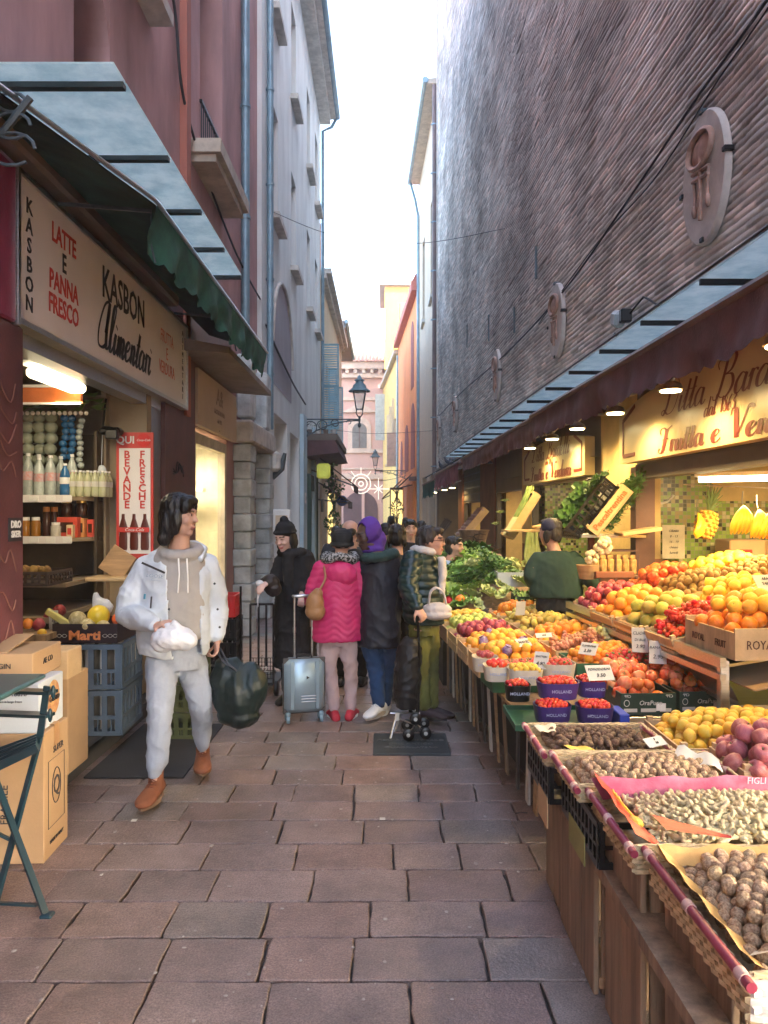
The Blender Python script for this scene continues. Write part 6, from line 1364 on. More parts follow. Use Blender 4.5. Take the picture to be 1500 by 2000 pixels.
 if kind == 'chest':
  mb.lathe([(.02, -.34), (.3, -.30), (.46, -.08), (.48, .06), (.3, .26), (.12, .36), (.02, .42)], 10, fr=lambda a, i: 1+.14*cos(3*a)); mb.v = [Vector((p.x*1.1, p.y*.75, p.z)) for p in mb.v]; return mb.mesh(kind, M_chest, 50)
 if kind == 'pnut':
  mb.lathe([(.02, -.95), (.2, -.9), (.34, -.68), (.36, -.45), (.27, -.12), (.25, .02), (.3, .25), (.38, .5), (.33, .75), (.16, .93), (.02, .97)], 10, fr=lambda a, i: 1+.05*cos(6*a)); mb.v = [Vector((p.z+.1*p.x*p.x, p.y, p.x+.18*p.z*p.z)) for p in mb.v]; return mb.mesh(kind, M_pnut, 180)
 if kind in ('grapew', 'grapec', 'grapr', 'cherryv'):
  nb_ = 34 if kind != 'cherryv' else 12
  for k in range(nb_):
   f = k/nb_; a = R.uniform(0, 2*pi); r = (.40*(1-.5*f))*sqrt(R.random()); q = .16 if kind != 'cherryv' else .22
   mb.ell((f*1.3-.6+R.uniform(-.05, .05), r*cos(a), r*abs(sin(a))*.9), (q, q, q*1.05), 7, 5)
  mb.m = 1; mb.tube([(-.75, 0, .25), (-.3, 0, .3), (.4, .05, .1)], .025, 4)
  return mb.mesh(kind, [{'grapew': M_grape, 'grapec': M_grape, 'grapr': M_grapr, 'cherryv': M_cher}[kind], M_stem], 180)
M_wrap = mat('printed_fruit_tissue', (.45, .40, .50), col2=(.20, .06, .30), scale=3, rough=.5, bump=.5, bscale=9, bdist=.08)
def wrapm():
 mb = MB(); mb.lathe([(.01, -.49), (.36, -.37), (.5, 0), (.38, .36), (.2, .47), (.3, .60), (.02, .5)], 12, fr=lambda a, i: 1+.07*cos(5*a+i)); return mb.mesh('wrapped_orange', M_wrap, 60)
FM = {}
MUL = {'walnut': mat('walnut_shell_lower', (.26, .15, .08), col2=(.50, .35, .21), scale=160, rough=.7, bump=.6, bscale=260, thr=(.4, .6)), 'orange': M_orange, 'strawberry': M_straw}
WORD = dict(orange='orange', orangey='orange', kiwi='kiwi', onion='onion', cherry='cherry_tomato', apple='apple', applep='apple', appleg='apple', lemon='lemon', pear='pear', mango='mango', tomato='tomato', tomatop='tomato', wrap='wrapped_orange', straw='strawberry', walnut='walnut', chest='brazil_nut', pnut='peanut', grapew='grape_bunch', grapr='grape_bunch', cherryv='cherry_tomato_truss')
NCNT = {}
def fruit(kind, loc, size, label, group, flat=False):
 if kind not in FM: FM[kind] = wrapm() if kind == 'wrap' else fmesh(kind)
 o = bpy.data.objects.new(WORD[kind], FM[kind]); C.link(o); o.location = loc
 s = size*rr(.86, 1.1); o.scale = (s*rr(.93, 1.05), s*rr(.93, 1.05), s*rr(.94, 1.04))
 if flat: o.rotation_euler = (rr(-.35, .35), rr(-.35, .35), rr(0, 6.28))
 else: o.rotation_euler = (rr(-.9, .9), rr(-.9, .9), rr(0, 6.28))
 o['label'] = label; o['category'] = WORD[kind].replace('_', ' ').split(' bunch')[0]; o['group'] = group
 NCNT[WORD[kind]] = NCNT.get(WORD[kind], 0)+1
 return o
def heap(kind, size, cx, cy, wx, wy, z0, label, group, rz=0, tiltx=0, tilty=0, dome=.05, layers=2, pk=.93, flat=False, kind2=None, p2=0, jit=.16):
 """pile of fruit filling a crate wx by wy centred at cx,cy, top surface z0 + dome, tilted"""
 step = size*pk; R = random.Random(int(cx*1000)+int(cy*77)); n = 0; low = MB()
 for L in range(layers):
  off = (0 if L == 0 else step/2); nr = int((wy)/(step*.88));
  shrink = 1 if L == 0 else .86-.2*(L-1)
  for j in range(-nr, nr+1):
   for i in range(-40, 41):
    x = i*step+(j % 2)*step/2+off*.7; y = j*step*.88+off*.5
    if abs(x) > wx/2*shrink-size*.42 or abs(y) > wy/2*shrink-size*.42: continue
    x += R.uniform(-jit, jit)*size; y += R.uniform(-jit, jit)*size
    dm = dome*max(0, (1-(2*x/wx)**2))*max(0, (1-(2*y/wy)**2))
    z = z0+L*size*.68+dm+tiltx*x+tilty*y+R.uniform(-.10, .10)*size-(layers-1)*size*.34
    c, s = cos(rz), sin(rz)
    k = kind2 if kind2 and R.random() < p2 else ('wrap' if L and kind == 'orangey' and R.random() < .09 else kind)
    if L == 0 and layers > 1 and WORD[kind] in ('walnut', 'orange', 'strawberry'):
     if k not in FM: FM[k] = fmesh(k)
     me = FM[k]; low.add([v.co for v in me.vertices], [tuple(f.vertices) for f in me.polygons], T(cx+x*c-y*s, cy+x*s+y*c, z) @ Euler((rr(-.9, .9), rr(-.9, .9), rr(0, 6.28))).to_matrix().to_4x4() @ Matrix.Scale(size, 4)); continue
    fruit(k, (cx+x*c-y*s, cy+x*s+y*c, z), size, label if k != 'wrap' else label.replace('orange', 'orange wrapped in purple tissue', 1), group, flat); n += 1
 if low.v: solo(low, WORD[kind]+'_underlayer', MUL[WORD[kind]], 'lower layer showing between the top ones, '+group, WORD[kind], (cx, cy, z0-.1), smooth=180, kind='stuff')
 return n
# ================================================================ CRATES, BASKETS, TABLES
def opencrate(name, label, cx, cy, wx, wy, z0, h, m, rz=0, tilt=None, group=None, slats=2, th=.008, style='wood', cat='crate'):
 t = thing(name, label, cat, (cx, cy, z0), rz, group)
 if tilt: t.rotation_euler = (*tilt, rz)
 mb = MB()
 if style == 'wood':
  mb.box(-wx/2, wx/2, -wy/2, wy/2, 0, .006); mb.build('base', m, t, local=True)
  for (a, b, c, d, nm) in ((-wx/2, wx/2, -wy/2, -wy/2+th, 'slat'), (-wx/2, wx/2, wy/2-th, wy/2, 'slat'), (-wx/2, -wx/2+th, -wy/2+th, wy/2-th, 'end_board'), (wx/2-th, wx/2, -wy/2+th, wy/2-th, 'end_board')):
   mb = MB(); gap = .012; hh = (h-.01-gap*(slats-1))/slats
   for k in range(slats): mb.box(a, b, c, d, .01+k*(hh+gap), .01+k*(hh+gap)+hh)
   mb.build(nm, m, t, local=True)
  for sx in (-1, 1):
   for sy in (-1, 1):
    mb = MB(); mb.box(sx*(wx/2-th-.012)-.012, sx*(wx/2-th-.012)+.012, sy*(wy/2-th-.012)-.012, sy*(wy/2-th-.012)+.012, 0, h+.02); mb.build('corner_post', m, t, local=True)
 elif style == 'card':
  for k, (a, b, c, d) in enumerate(((-wx/2, wx/2, -wy/2, -wy/2+th), (-wx/2, wx/2, wy/2-th, wy/2), (-wx/2, -wx/2+th, -wy/2+th, wy/2-th), (wx/2-th, wx/2, -wy/2+th, wy/2-th))):
   mb = MB(); mb.box(a, b, c, d, 0, h); mb.build('side_panel', m, t, local=True)
  mb = MB(); mb.box(-wx/2+th, wx/2-th, -wy/2+th, wy/2-th, 0, .006); mb.build('base', m, t, local=True)
 elif style == 'plastic':
  mb = MB(); mb.box(-wx/2, wx/2, -wy/2, wy/2, 0, .008); mb.build('base', m, t, local=True)
  mb = MB(); f = .022
  for z in (0, h-f):
   mb.box(-wx/2, wx/2, -wy/2-.004, -wy/2+.006, z, z+f); mb.box(-wx/2, wx/2, wy/2-.006, wy/2+.004, z, z+f)
   mb.box(-wx/2-.004, -wx/2+.006, -wy/2+.006, wy/2-.006, z, z+f); mb.box(wx/2-.006, wx/2+.004, -wy/2+.006, wy/2-.006, z, z+f)
  mb.build('rim', m, t, local=True)
  for sy in (-1, 1):
   mb = MB(); n = max(3, int(wx/.05))
   for k in range(n+1): x = -wx/2+.01+k*(wx-.02)/n; mb.box(x-.008, x+.008, sy*wy/2-.004, sy*wy/2+.004, f, h-f)
   mb.box(-wx/2, wx/2, sy*wy/2-.003, sy*wy/2+.003, h*.42, h*.5); mb.build('grille', m, t, local=True)
  for sx in (-1, 1):
   mb = MB(); n = max(3, int(wy/.05))
   for k in range(n+1): y = -wy/2+.01+k*(wy-.02)/n; mb.box(sx*wx/2-.004, sx*wx/2+.004, y-.008, y+.008, f, h-f)
   mb.box(sx*wx/2-.003, sx*wx/2+.003, -wy/2, wy/2, h*.42, h*.5); mb.build('grille', m, t, local=True)
 return t
M_strip = mat('straw_wicker', (.56, .43, .24), var=.3, scale=30, rough=.7); M_rod = mat('dark_pink_lacquer_rod', (.28, .03, .06), var=.2, rough=.4); M_rodtie = mat('pale_pink_binding', (.60, .38, .32), rough=.7)
M_wwht = mat('white_wicker', (.66, .62, .56), var=.12, scale=20, rough=.6)
def basket(label, x0, x1, y0, y1, z, h, near=True, tz=0):
 """wicker tray: rim of woven straw on the short sides, lacquered rods along the long street side"""
 t = thing('wicker_basket', label, 'basket', ((x0+x1)/2, (y0+y1)/2, z-h), 0, 'wicker nut trays')
 n = 5
 for (ax, ay, bx, by, nm) in ((x0, y0, x1, y0, 'near_side'), (x0, y1, x1, y1, 'far_side'), (x0, y0, x0, y1, 'street_side'), (x1, y0, x1, y1, 'inner_side')):
  mb = MB(); L = hypot(bx-ax, by-ay); K = max(6, int(L/.02))
  for r_ in range(n):
   zz = z-h+(h-.005)*(r_+.5)/n; pts = []
   for k in range(K*2+1):
    f = k/(K*2); o_ = .0035*cos(pi*(k/2+r_))
    nx, ny = -(by-ay)/L, (bx-ax)/L
    pts.append((ax+(bx-ax)*f+nx*o_, ay+(by-ay)*f+ny*o_, zz))
   mb.tube(pts, h/n*.52, 5)
  mb.build(nm, M_wwht if nm == 'near_side' and x0 > .74 else M_strip, t)
 mb = MB(); mb.box(x0, x1, y0, y1, z-h-.004, z-h); mb.build('base', M_strip, t)
 mb = MB()
 for (ax, ay, bx, by) in ((x0, y0, x1, y0), (x0, y1, x1, y1), (x1, y0, x1, y1)):
  for s_ in range(3):
   pts = [(ax+(bx-ax)*k/24+.005*sin(k*.9+s_*2.1), ay+(by-ay)*k/24+.005*cos(k*.9+s_*2.1), z+.004+.004*sin(k*1.3+s_*2.1)) for k in range(25)]; mb.tube(pts, .0045, 5)
 mb.build('braided_rim', M_strip, t)
 for xx in (x0-.012, x1+.0):
  mb = MB(); mb.tube([(xx, y0-.03, z-.004), (xx, y1+.03, z-.004)], .0115, 10); mb.build('rod', M_rod, t, 60)
  mb = MB()
  for y in (y0+.01, (y0+y1)/2, y1-.01): mb.tube([(xx, y-.014, z-.004), (xx, y+.014, z-.004)], .0145, 10)
  mb.build('binding', M_rodtie, t, 60)
 return t
# ---- near stall: four nut trays
basket('wicker tray of dark brazil nuts, farthest of the four nut trays', .64, 1.15, 3.03, 3.42, .70, .05)
basket('wicker tray of small pale walnuts, second farthest of the nut trays', .67, 1.26, 2.64, 3.0, .705, .05)
basket('wicker tray lined with a red printed box, heaped with peanuts', .71, 1.48, 2.17, 2.60, .70, .07)
basket('wicker tray of big walnuts nearest the camera, at the bottom right corner', .745, 1.42, 1.56, 2.13, .705, .09)
heap('chest', .036, .895, 3.225, .46, .35, .685, 'dark brown ridged brazil nut in the farthest wicker tray', 'brazil nuts in the farthest tray', layers=2, dome=.022, pk=.92, jit=.28)
heap('walnut', .038, .965, 2.82, .55, .33, .69, 'small pale walnut in the second farthest wicker tray', 'small walnuts in the second tray', layers=2, dome=.025, pk=.92, jit=.22)
heap('pnut', .021, 1.12, 2.395, .66, .37, .70, 'pale peanut in its shell in the red lined tray', 'peanuts in the red lined tray', layers=1, dome=.05, pk=1.25, jit=.6)
mb = MB(); R5 = random.Random(5)
for k in range(900):
 x, y = R5.uniform(-.31, .31), R5.uniform(-.165, .165); d = .05*(1-(2*x/.66)**2)*(1-(2*y/.37)**2)
 mb.M = T(1.12+x, 2.395+y, .684+d+R5.uniform(-.004, .004)) @ Euler((R5.uniform(-.4, .4), R5.uniform(-.4, .4), R5.uniform(0, 6.3))).to_matrix().to_4x4()
 q = .021*R5.uniform(.9, 1.1); mb.lathe([(.1*q, -.95*q), (.33*q, -.65*q), (.25*q, 0), (.36*q, .5*q), (.1*q, .95*q)], 6, RotY(pi/2))
mb.M = None; solo(mb, 'peanuts', M_pnut, 'lower layer of the heap of peanuts in the red lined tray', 'peanuts', (1.12, 2.395, .64), smooth=180, kind='stuff')
heap('walnut', .042, 1.08, 1.84, .62, .53, .70, 'large wrinkled walnut in the tray nearest the camera', 'large walnuts in the nearest tray', layers=2, dome=.035, pk=.9)
# papers and the red box in the trays
def sheet(name, pts, m, label, par=None, cat='paper', th=.0015):
 """soft sheet over a 3x? grid given as rows of points"""
 mb = MB(); r = len(pts); c = len(pts[0]); vs = [Vector(p) for row in pts for p in row]
 mb.add(vs, [(i*c+j, i*c+j+1, (i+1)*c+j+1, (i+1)*c+j) for i in range(r-1) for j in range(c-1)])
 if par: return mb.build(name, m, par, 180)
 return solo(mb, name, m, label, cat, pts[0][0], smooth=180)
M_redbox = mat('red_printed_card', (.42, .03, .02), var=.1, rough=.4, coord='pos'); M_pinkbox = mat('magenta_printed_card', (.36, .05, .10), col2=(.45, .16, .22), scale=9, rough=.4, coord='pos'); M_yelprint = mat('yellow_print', (.72, .45, .05), rough=.4); M_kraft = mat('ochre_paper_lining', (.55, .33, .11), rough=.7, scale=9); M_tissue = mat('cream_tissue', (.68, .60, .46), rough=.8)
t = thing('printed_box', 'flattened red and magenta fruit box lining the peanut tray, with yellow print', 'box', (1.1, 2.4, .65))
def wav(a, b, n, dz=0, w=.006, ph=0): return [(a[0]+(b[0]-a[0])*k/n, a[1]+(b[1]-a[1])*k/n, a[2]+(b[2]-a[2])*k/n+dz+w*sin(k*1.7+ph)) for k in range(n+1)]
sheet('far_flap', [wav((.70, 2.60, .75), (1.50, 2.61, .755), 14), wav((.73, 2.56, .69), (1.48, 2.58, .69), 14)], M_pinkbox, None, t)
sheet('street_flap', [wav((.70, 2.61, .78), (.72, 2.20, .735), 10), wav((.78, 2.58, .70), (.79, 2.16, .70), 10, w=.003)], M_redbox, None, t)
sheet('near_flap', [wav((.80, 2.30, .745), (.98, 2.17, .735), 8, w=.001), wav((.81, 2.20, .74), (.98, 2.165, .73), 8, w=.001)], M_redbox, None, t)
mb = MB();
for k in range(3): mb.tube([tuple(q) for q in catm([(.745, 2.50-k*.03, .745), (.735, 2.44-k*.03, .75), (.76, 2.40-k*.03, .72)], 4)], .004, 4)
mb.ell((.755, 2.30, .722), (.02, .04, .012), 10, 6); mb.build('yellow_print', M_yelprint, t)
letter('FIGLI', .03, frame((1.25, 2.583, .745), (1, .02, 0), (0, .4, 1)), mat('pale_pink_print', (.7, .45, .5)), t, shear=.3)
sheet('paper_lining', [wav((.73, 2.10, .735), (1.42, 2.14, .73), 16, w=.008), wav((.77, 2.05, .70), (1.42, 2.09, .70), 16)], M_kraft, 'crumpled ochre paper lining along the far rim of the nearest walnut tray')
sheet('paper_lining', [wav((.745, 2.12, .74), (.765, 1.58, .715), 16, w=.006), wav((.80, 2.08, .695), (.81, 1.60, .685), 16, w=.006)], M_kraft, 'crumpled ochre paper lining along the street side of the nearest walnut tray')
sheet('tissue_sheet', [wav((.76, 1.60, .725), (1.42, 1.575, .72), 16, w=.010), wav((.80, 1.66, .70), (1.42, 1.65, .70), 16, w=.006)], M_tissue, 'torn cream tissue along the near rim of the nearest walnut tray')
sheet('tissue_sheet', [wav((1.14, 2.98, .745), (1.24, 2.85, .74), 6, w=.01), wav((1.10, 2.92, .72), (1.22, 2.76, .72), 6, w=.01)], M_paper, 'crumpled white paper label leaning in the right corner of the small walnut tray')
sheet('tissue_sheet', [wav((.66, 3.38, .71), (.76, 3.40, .715), 6, w=.004), wav((.67, 3.30, .705), (.74, 3.29, .71), 6, w=.004)], M_tissue, 'scrap of white card in the far left corner of the brazil nut tray')
sheet('tissue_sheet', [wav((.72, 3.08, .715), (.82, 3.06, .715), 6, w=.003), wav((.74, 3.04, .71), (.84, 3.03, .71), 6, w=.003)], M_yelprint, 'bright yellow paper scrap in the near left corner of the brazil nut tray')
pricecard((1.08, 3.06, .735), .12, .055, .5, -1.0, 'small white card lying on the right end of the brazil nuts', '3|50')
# black plastic crates under the far trays, and boards standing below
o = opencrate('black_crate', 'black plastic crate with a cream label under the brazil nut tray', .90, 3.24, .50, .44, .50, .145, M_blkpl, style='plastic')
mb = MB(); mb.box(.643, .6475, 3.03, 3.2, .40, .52); solo(mb, 'paper_label', M_cardl, 'cream label on the street side of the farther black crate', 'label', (.645, 3.1, .46))
opencrate('black_crate', 'black plastic crate with a green label under the small walnut tray', .95, 2.72, .52, .50, .50, .15, M_blkpl, style='plastic')
mb = MB(); mb.box(.683, .6865, 2.62, 2.84, .44, .54); solo(mb, 'paper_label', mat('olive_label', (.30, .30, .10)), 'olive green label on the street side of the nearer black crate', 'label', (.685, 2.7, .48))
def board(x, y0, y1, z0, z1, label, m=M_wood2, th=.018):
 t = thing('board_crate', label, 'crate', (x, (y0+y1)/2, z0)); n = max(2, int((y1-y0)/.15)); w_ = (y1-y0)/n
 for k in range(n): mb = MB(); mb.cb((x, y0+(k+.5)*w_, (z0+z1)/2), (th, w_-.006, z1-z0), b=.003); mb.build('plank', m, t)
 mb = MB(); mb.cb((x+.04, (y0+y1)/2, z0+.04), (.06, y1-y0, .04), b=.004); mb.build('batten', M_wood, t)
 for ye in (y0+.012, y1-.012): mb = MB(); mb.cb((x+.26, ye, (z0+z1)/2), (.48, .018, z1-z0), b=.003); mb.build('end_board', m, t)
 return t
board(.735, 3.16, 3.44, 0, .545, 'reddish board crate standing on end, under the farthest nut tray'); board(.725, 2.62, 3.12, 0, .50, 'board crate with a pale edge under the black crates'); board(.745, 2.20, 2.56, .0, .62, 'brown upright board crate under the peanut tray')
board(.79, 1.72, 2.14, 0, .60, 'darker upright board crate under the nearest walnut tray');
mb = MB(); mb.cb((.84, 1.60, .31), (.07, .07, .62), b=.006); solo(mb, 'table_leg', mat('off_white_leg', (.60, .55, .45), rough=.6), 'off-white wooden table leg at the bottom right corner', 'table leg', (.84, 1.6, 0))
mb = MB(); mb.box(.70, 2.0, 1.5, 3.48, .46, .50); o = solo(mb, 'stall_table', M_wood2, 'low board tabletop carrying the nut trays and their crates', 'table', (1.3, 2.5, .46))
mb = MB()
for y in (1.55, 3.4): mb.box(1.92, 1.98, y, y+.06, 0, .46)
mb.build('legs', M_wood2, o)
# lemons and dusky apples right of the nut trays
opencrate('lemon_crate', 'thin wooden crate of lemons behind the small nut trays', 1.50, 3.30, .62, .44, .58, .12, M_woody)
heap('lemon', .058, 1.50, 3.32, .60, .42, .70, 'yellow lemon in the crate behind the nut trays', 'lemons behind the nut trays', layers=2, dome=.05, tiltx=.06)
opencrate('apple_crate', 'wooden crate of dusky red apples at the right edge', 1.50, 2.90, .42, .30, .60, .12, M_woody)
heap('applep', .078, 1.49, 2.90, .44, .34, .735, 'dusky red apple in the crate at the right edge', 'dusky red apples at the right edge', layers=2, dome=.07, pk=.95)
# ================================================================ MIDDLE STALL
def FX(y): return .70-.078*(y-3.8)        # front top edge of the middle stall
M_shadow = mat('dark_stall_cloth', (.03, .028, .03), rough=.9)  # near-black colour standing in for the shade under the stalls, no real cloth
tb = thing('middle_stall_table', 'long dark trestle behind pale slats under the middle fruit stall', 'table', (1.0, 5.6, 0))
mb = MB(); a, b = FX(3.85)+.16, FX(8.2)+.16
mb.add([(a, 3.85, .56), (b, 8.2, .56), (b+.95, 8.2, .60), (a+.95, 3.85, .56)], [(0, 3, 2, 1)]); mb.poly([Vector((a-.1, 3.85, .54)), Vector((b-.1, 8.2, .54)), Vector((b+1.0, 8.2, .54)), Vector((a+1.0, 3.85, .54))], (0, 0, .02)); mb.build('tabletop', M_wood2, tb)
mb = MB(); mb.poly([Vector((a+.10, 3.95, 0)), Vector((b+.10, 8.2, 0)), Vector((b+.12, 8.2, 0)), Vector((a+.12, 3.95, 0))], (0, 0, .538)); mb.build('cloth_skirt', M_shadow, tb)  # dark upright sheet painting the shade below the tabletop
k = 0; y = 3.95
while y < 8.1:
 x = FX(y)+.17; mb = MB(); lean = rr(-.02, .02)
 mb.poly([Vector((x-.02, y, 0)), Vector((x-.02, y+rr(.025, .09), 0)), Vector((x-.032-lean, y+.05, .535)), Vector((x-.032-lean, y, .535))], (.014, 0, 0)); mb.build('slat', (M_wood2, M_wood, M_stonew, M_dkgrey)[k % 4], tb); y += rr(.14, .26); k += 1
# front row of crates / cartons along the street edge (index by y)
def front(y, off=0): return FX(y)+off
specs = [ # y centre, depth along y, width in x, material, style, kind, size, label, crate label
 (4.78, .36, .44, mat('green_card_box', (.03, .12, .06), rough=.5), 'card', 'straw', .042, 'strawberry in the low green tray behind the purple punnets', 'low green tray of strawberries near the purple punnets', .012, 2),
 (5.20, .36, .50, M_cardl, 'card', 'orangey', .075, 'yellow orange in the front carton of the middle stall', 'blue edged carton of yellow oranges at the stall front', .06, 2),
 (5.62, .38, .50, M_woody, 'wood', 'orangey', .072, 'yellow orange in the wooden crate before the red apples', 'wooden crate of yellow oranges at the stall front', .06, 2),
 (6.06, .38, .48, M_woody, 'wood', 'apple', .078, 'dark red apple at the street edge of the middle stall', 'wooden crate of dark red apples at the street edge', .06, 2),
 (6.50, .38, .48, M_cardl, 'card', 'appleg', .075, 'green apple beyond the dark red ones', 'carton of green apples beyond the red ones', .05, 2),
 (6.92, .36, .46, M_woody, 'wood', 'lemon', .07, 'greenish lemon at the far end of the fruit crates', 'crate of greenish lemons next to the salad greens', .04, 2)]
for (yc, dy, wx, m_, stl, kind, sz, lab, clab, dm, ly_) in specs:
 cx = FX(yc)+wx/2+.01; opencrate('fruit_crate', clab, cx, yc, wx, dy, .57, .12, m_, rz=radians(4.5), style=stl)
 heap(kind, sz, cx, yc, wx, dy, .68, lab, lab.replace('in the', 'of the')+'s' if False else clab.replace('of', 'holding', 1), rz=radians(4.5), tiltx=.10, dome=dm, layers=ly_)
back = [
 (4.80, .36, .42, MATS['green_card_box'], 'card', 'orange', .058, 'clementine in the green box behind the tomatoes', 'dark green box of clementines behind the tomatoes', .05, 2, .05),
 (5.22, .36, .44, M_cardl, 'card', 'grapr', .10, 'bunch of rose grapes between clementines and oranges', 'carton of rose grapes', .04, 1, .04),
 (5.64, .38, .44, M_woody, 'wood', 'orange', .070, 'orange in the crate behind the yellow oranges', 'wooden crate of oranges in the second row', .05, 2, .03),
 (6.08, .38, .44, M_cardl, 'card', 'pear', .070, 'yellow pear in the second row carton', 'carton of yellow pears, nearer one', .06, 2, .02),
 (6.52, .38, .44, M_cardl, 'card', 'pear', .070, 'yellow pear in the far second row carton', 'carton of yellow pears, farther one', .06, 2, .02),
 (6.94, .36, .42, M_woody, 'wood', 'orange', .075, 'deep orange persimmon-like orange behind the lemons', 'crate of deep oranges by the salad greens', .06, 2, .0)]
for (yc, dy, wx, m_, stl, kind, sz, lab, clab, dm, ly_, dz) in back:
 cx = FX(yc)+.52+wx/2; opencrate('fruit_crate', clab, cx, yc, wx, dy, .62, .12, m_, rz=radians(4.5), style=stl)
 heap(kind, sz, cx, yc, wx, dy, .74+dz*0, lab, clab.replace('of', 'holding', 1), rz=radians(4.5), tiltx=.14, dome=dm, layers=ly_)
cx = FX(5.3)+1.12; opencrate('fruit_crate', 'pale carton of white grapes against the steel tier', cx-.14, 5.28, .26, .5, .68, .12, M_cardl, rz=radians(4.5), style='card')
heap('grapew', .10, cx-.14, 5.28, .26, .48, .80, 'bunch of white grapes against the steel tier', 'white grapes', layers=1, dome=.05, pk=.8)
opencrate('fruit_crate', 'clear tray of rose grapes left of the steel post', 1.47, 4.66, .32, .34, .66, .10, M_woody)
heap('straw', .040, 1.47, 4.66, .32, .33, .76, 'strawberry in the clear tray behind the tomato boxes', 'strawberries behind the tomato boxes', layers=1, dome=.05)
# purple punnets of cherry tomatoes
M_purp = mat('purple_card', (.06, .03, .16), var=.2, rough=.4)
def punnet(x, y, z, w_, d_, label, rz=0, kind='cherry', sz=.024, m=None):
 t = thing('tomato_punnet', label, 'punnet', (x, y, z), rz, 'purple cherry tomato punnets')
 mb = MB(); n = 24; h = .085
 def el(a, s): return (w_/2*s*abs(cos(a))**.7*(1 if cos(a) > 0 else -1), d_/2*s*abs(sin(a))**.7*(1 if sin(a) > 0 else -1))
 vs = [(*el(2*pi*k/n, s), zz) for s, zz in ((.86, 0), (1, h), (.97, h), (.84, .006)) for k in range(n)]
 fs = [(i*n+k, i*n+(k+1) % n, (i+1)*n+(k+1) % n, (i+1)*n+k) for i in range(3) for k in range(n)]+[[3*n+k for k in range(n)]]
 mb.add(vs, fs); mb.build('card_wall', m or M_purp, t, 60, local=True)
 o = letter('HOLLAND', .022, frame((0, -d_/2*.99, h*.55), (1, 0, 0), (0, -.13, 1)), mat('pale_blue_print', (.45, .5, .7)), None); o.parent = t; KIDS.setdefault(t.name, []).append(o)
 heap(kind, sz, x, y, w_*.86, d_*.86, z+h-.004, 'cherry tomato in the '+label.split(' of ')[0], 'cherry tomatoes in the '+label.split(' of ')[0], rz=rz, layers=1, dome=.02, pk=.92)
punnet(.86, 3.93, .585, .19, .17, 'front left purple punnet of cherry tomatoes on the lower level', .05); punnet(1.07, 3.91, .585, .19, .17, 'front right purple punnet of cherry tomatoes beside the green box', -.05)
punnet(.91, 4.03, .68, .22, .18, 'upper purple punnet of cherry tomatoes on top of two others', .03); punnet(1.11, 4.12, .67, .16, .17, 'upper right purple punnet of cherry tomatoes with a leaning price card'); punnet(.72, 4.14, .64, .14, .15, 'leftmost dark punnet of cherry tomatoes at the street edge', .0, m=M_blkpl)
opencrate('green_tray', 'shallow green tray under the purple punnets', .88, 4.0, .46, .40, .565, .03, MATS['green_card_box'], style='card')
mb = MB(); mb.cb((1.195, 3.90, .60), (.05, .18, .09), b=.004); solo(mb, 'blue_carton_end', mat('blue_card', (.03, .06, .40)), 'small bright blue carton end between punnets and green boxes', 'carton', (1.16, 3.88, .56))
for (x, y, z, k, lab) in ((.80, 4.36, .70, 'lemon', 'small yellow plum in the punnet beside the handwritten cards'), (1.0, 4.42, .72, 'straw', 'raspberry-red berry in the punnet by the cards')):
 punnet(x, y, z-.02, .20, .17, 'clear low tray of %s' % ('yellow plums by the cards' if k == 'lemon' else 'red berries by the cards'), m=M_tissue, kind=k, sz=.034)
for (x, y, z) in ((.66, 4.5, .67), (.62, 4.72, .68)):
 punnet(x, y, z, .16, .18, 'street edge tray of %s' % ('pink radishes' if y < 4.6 else 'small red apples'), m=M_tissue, kind='apple' if y > 4.6 else 'cherry', sz=.04)
# dark green tomato boxes on the steel shelf
def tombox(x, y, rz, label):
 t = opencrate('tomato_box', label, x, y, .29, .42, .60, .11, mat('dark_green_card', (.015, .04, .028), rough=.4), rz=rz, style='card', cat='box', group='dark green tomato boxes')
 fr = lambda xx, zz: frame((xx, -.211, zz), (1, 0, 0), (0, 0, 1))
 def L(s, h, xx, zz, m=M_paper, **k): o = letter(s, h, fr(xx, zz), m, None, **k); o.parent = t; KIDS.setdefault(t.name, []).append(o)
 L('OraPuro', .034, .01, .06, shear=.2); L('CPP', .022, .11, .095, sx=-1); L('CPP', .02, -.11, .095, sx=-1)
 for xx, w_ in ((-.095, .07), (.0, .08), (.09, .06)):
  mb = MB(); mb.box(xx-w_/2, xx+w_/2, -.2128, -.2112, .014, .032); mb.build('blank_label', M_paper, t, local=True)
 mb = MB(); mb.box(.04, .09, -.2145, -.213, .02, .058); mb.build('sticker', M_white, t, local=True)
 mb = MB(); mb.tube([(-.115+.014*cos(a), -.212, .06+.016*sin(a)) for a in [2*pi*k/16 for k in range(16)]], .0018, 4, closed=True); mb.build('round_mark', M_paper, t, local=True)
tombox(1.36, 4.19, .05, 'left dark green box of ribbed tomatoes on the steel shelf'); tombox(1.665, 4.23, .10, 'right dark green box of ribbed tomatoes next to the steel post')
heap('tomato', .075, 1.34, 4.26, .34, .50, .71, 'ribbed orange-red tomato in the left green box', 'ribbed tomatoes in the left green box', rz=.06, layers=2, dome=.05, kind2='tomatop', p2=.45, tilty=.1)
heap('tomato', .075, 1.64, 4.30, .33, .50, .71, 'ribbed orange-red tomato in the right green box', 'ribbed tomatoes in the right green box', rz=.10, layers=2, dome=.04, kind2='tomatop', p2=.25, tilty=.15)
ss = thing('steel_tier', 'brushed steel display tier with a square post, right of the tomato boxes', 'rack', (1.7, 4.6, 0))
mb = MB(); mb.cb((0, 0, 0), (.64, .46, .035), T(1.50, 4.2, .577) @ RotZ(.08), .004); mb.build('lower_shelf', M_steel, ss)
def UX(y): return 1.62-.078*(y-3.62)
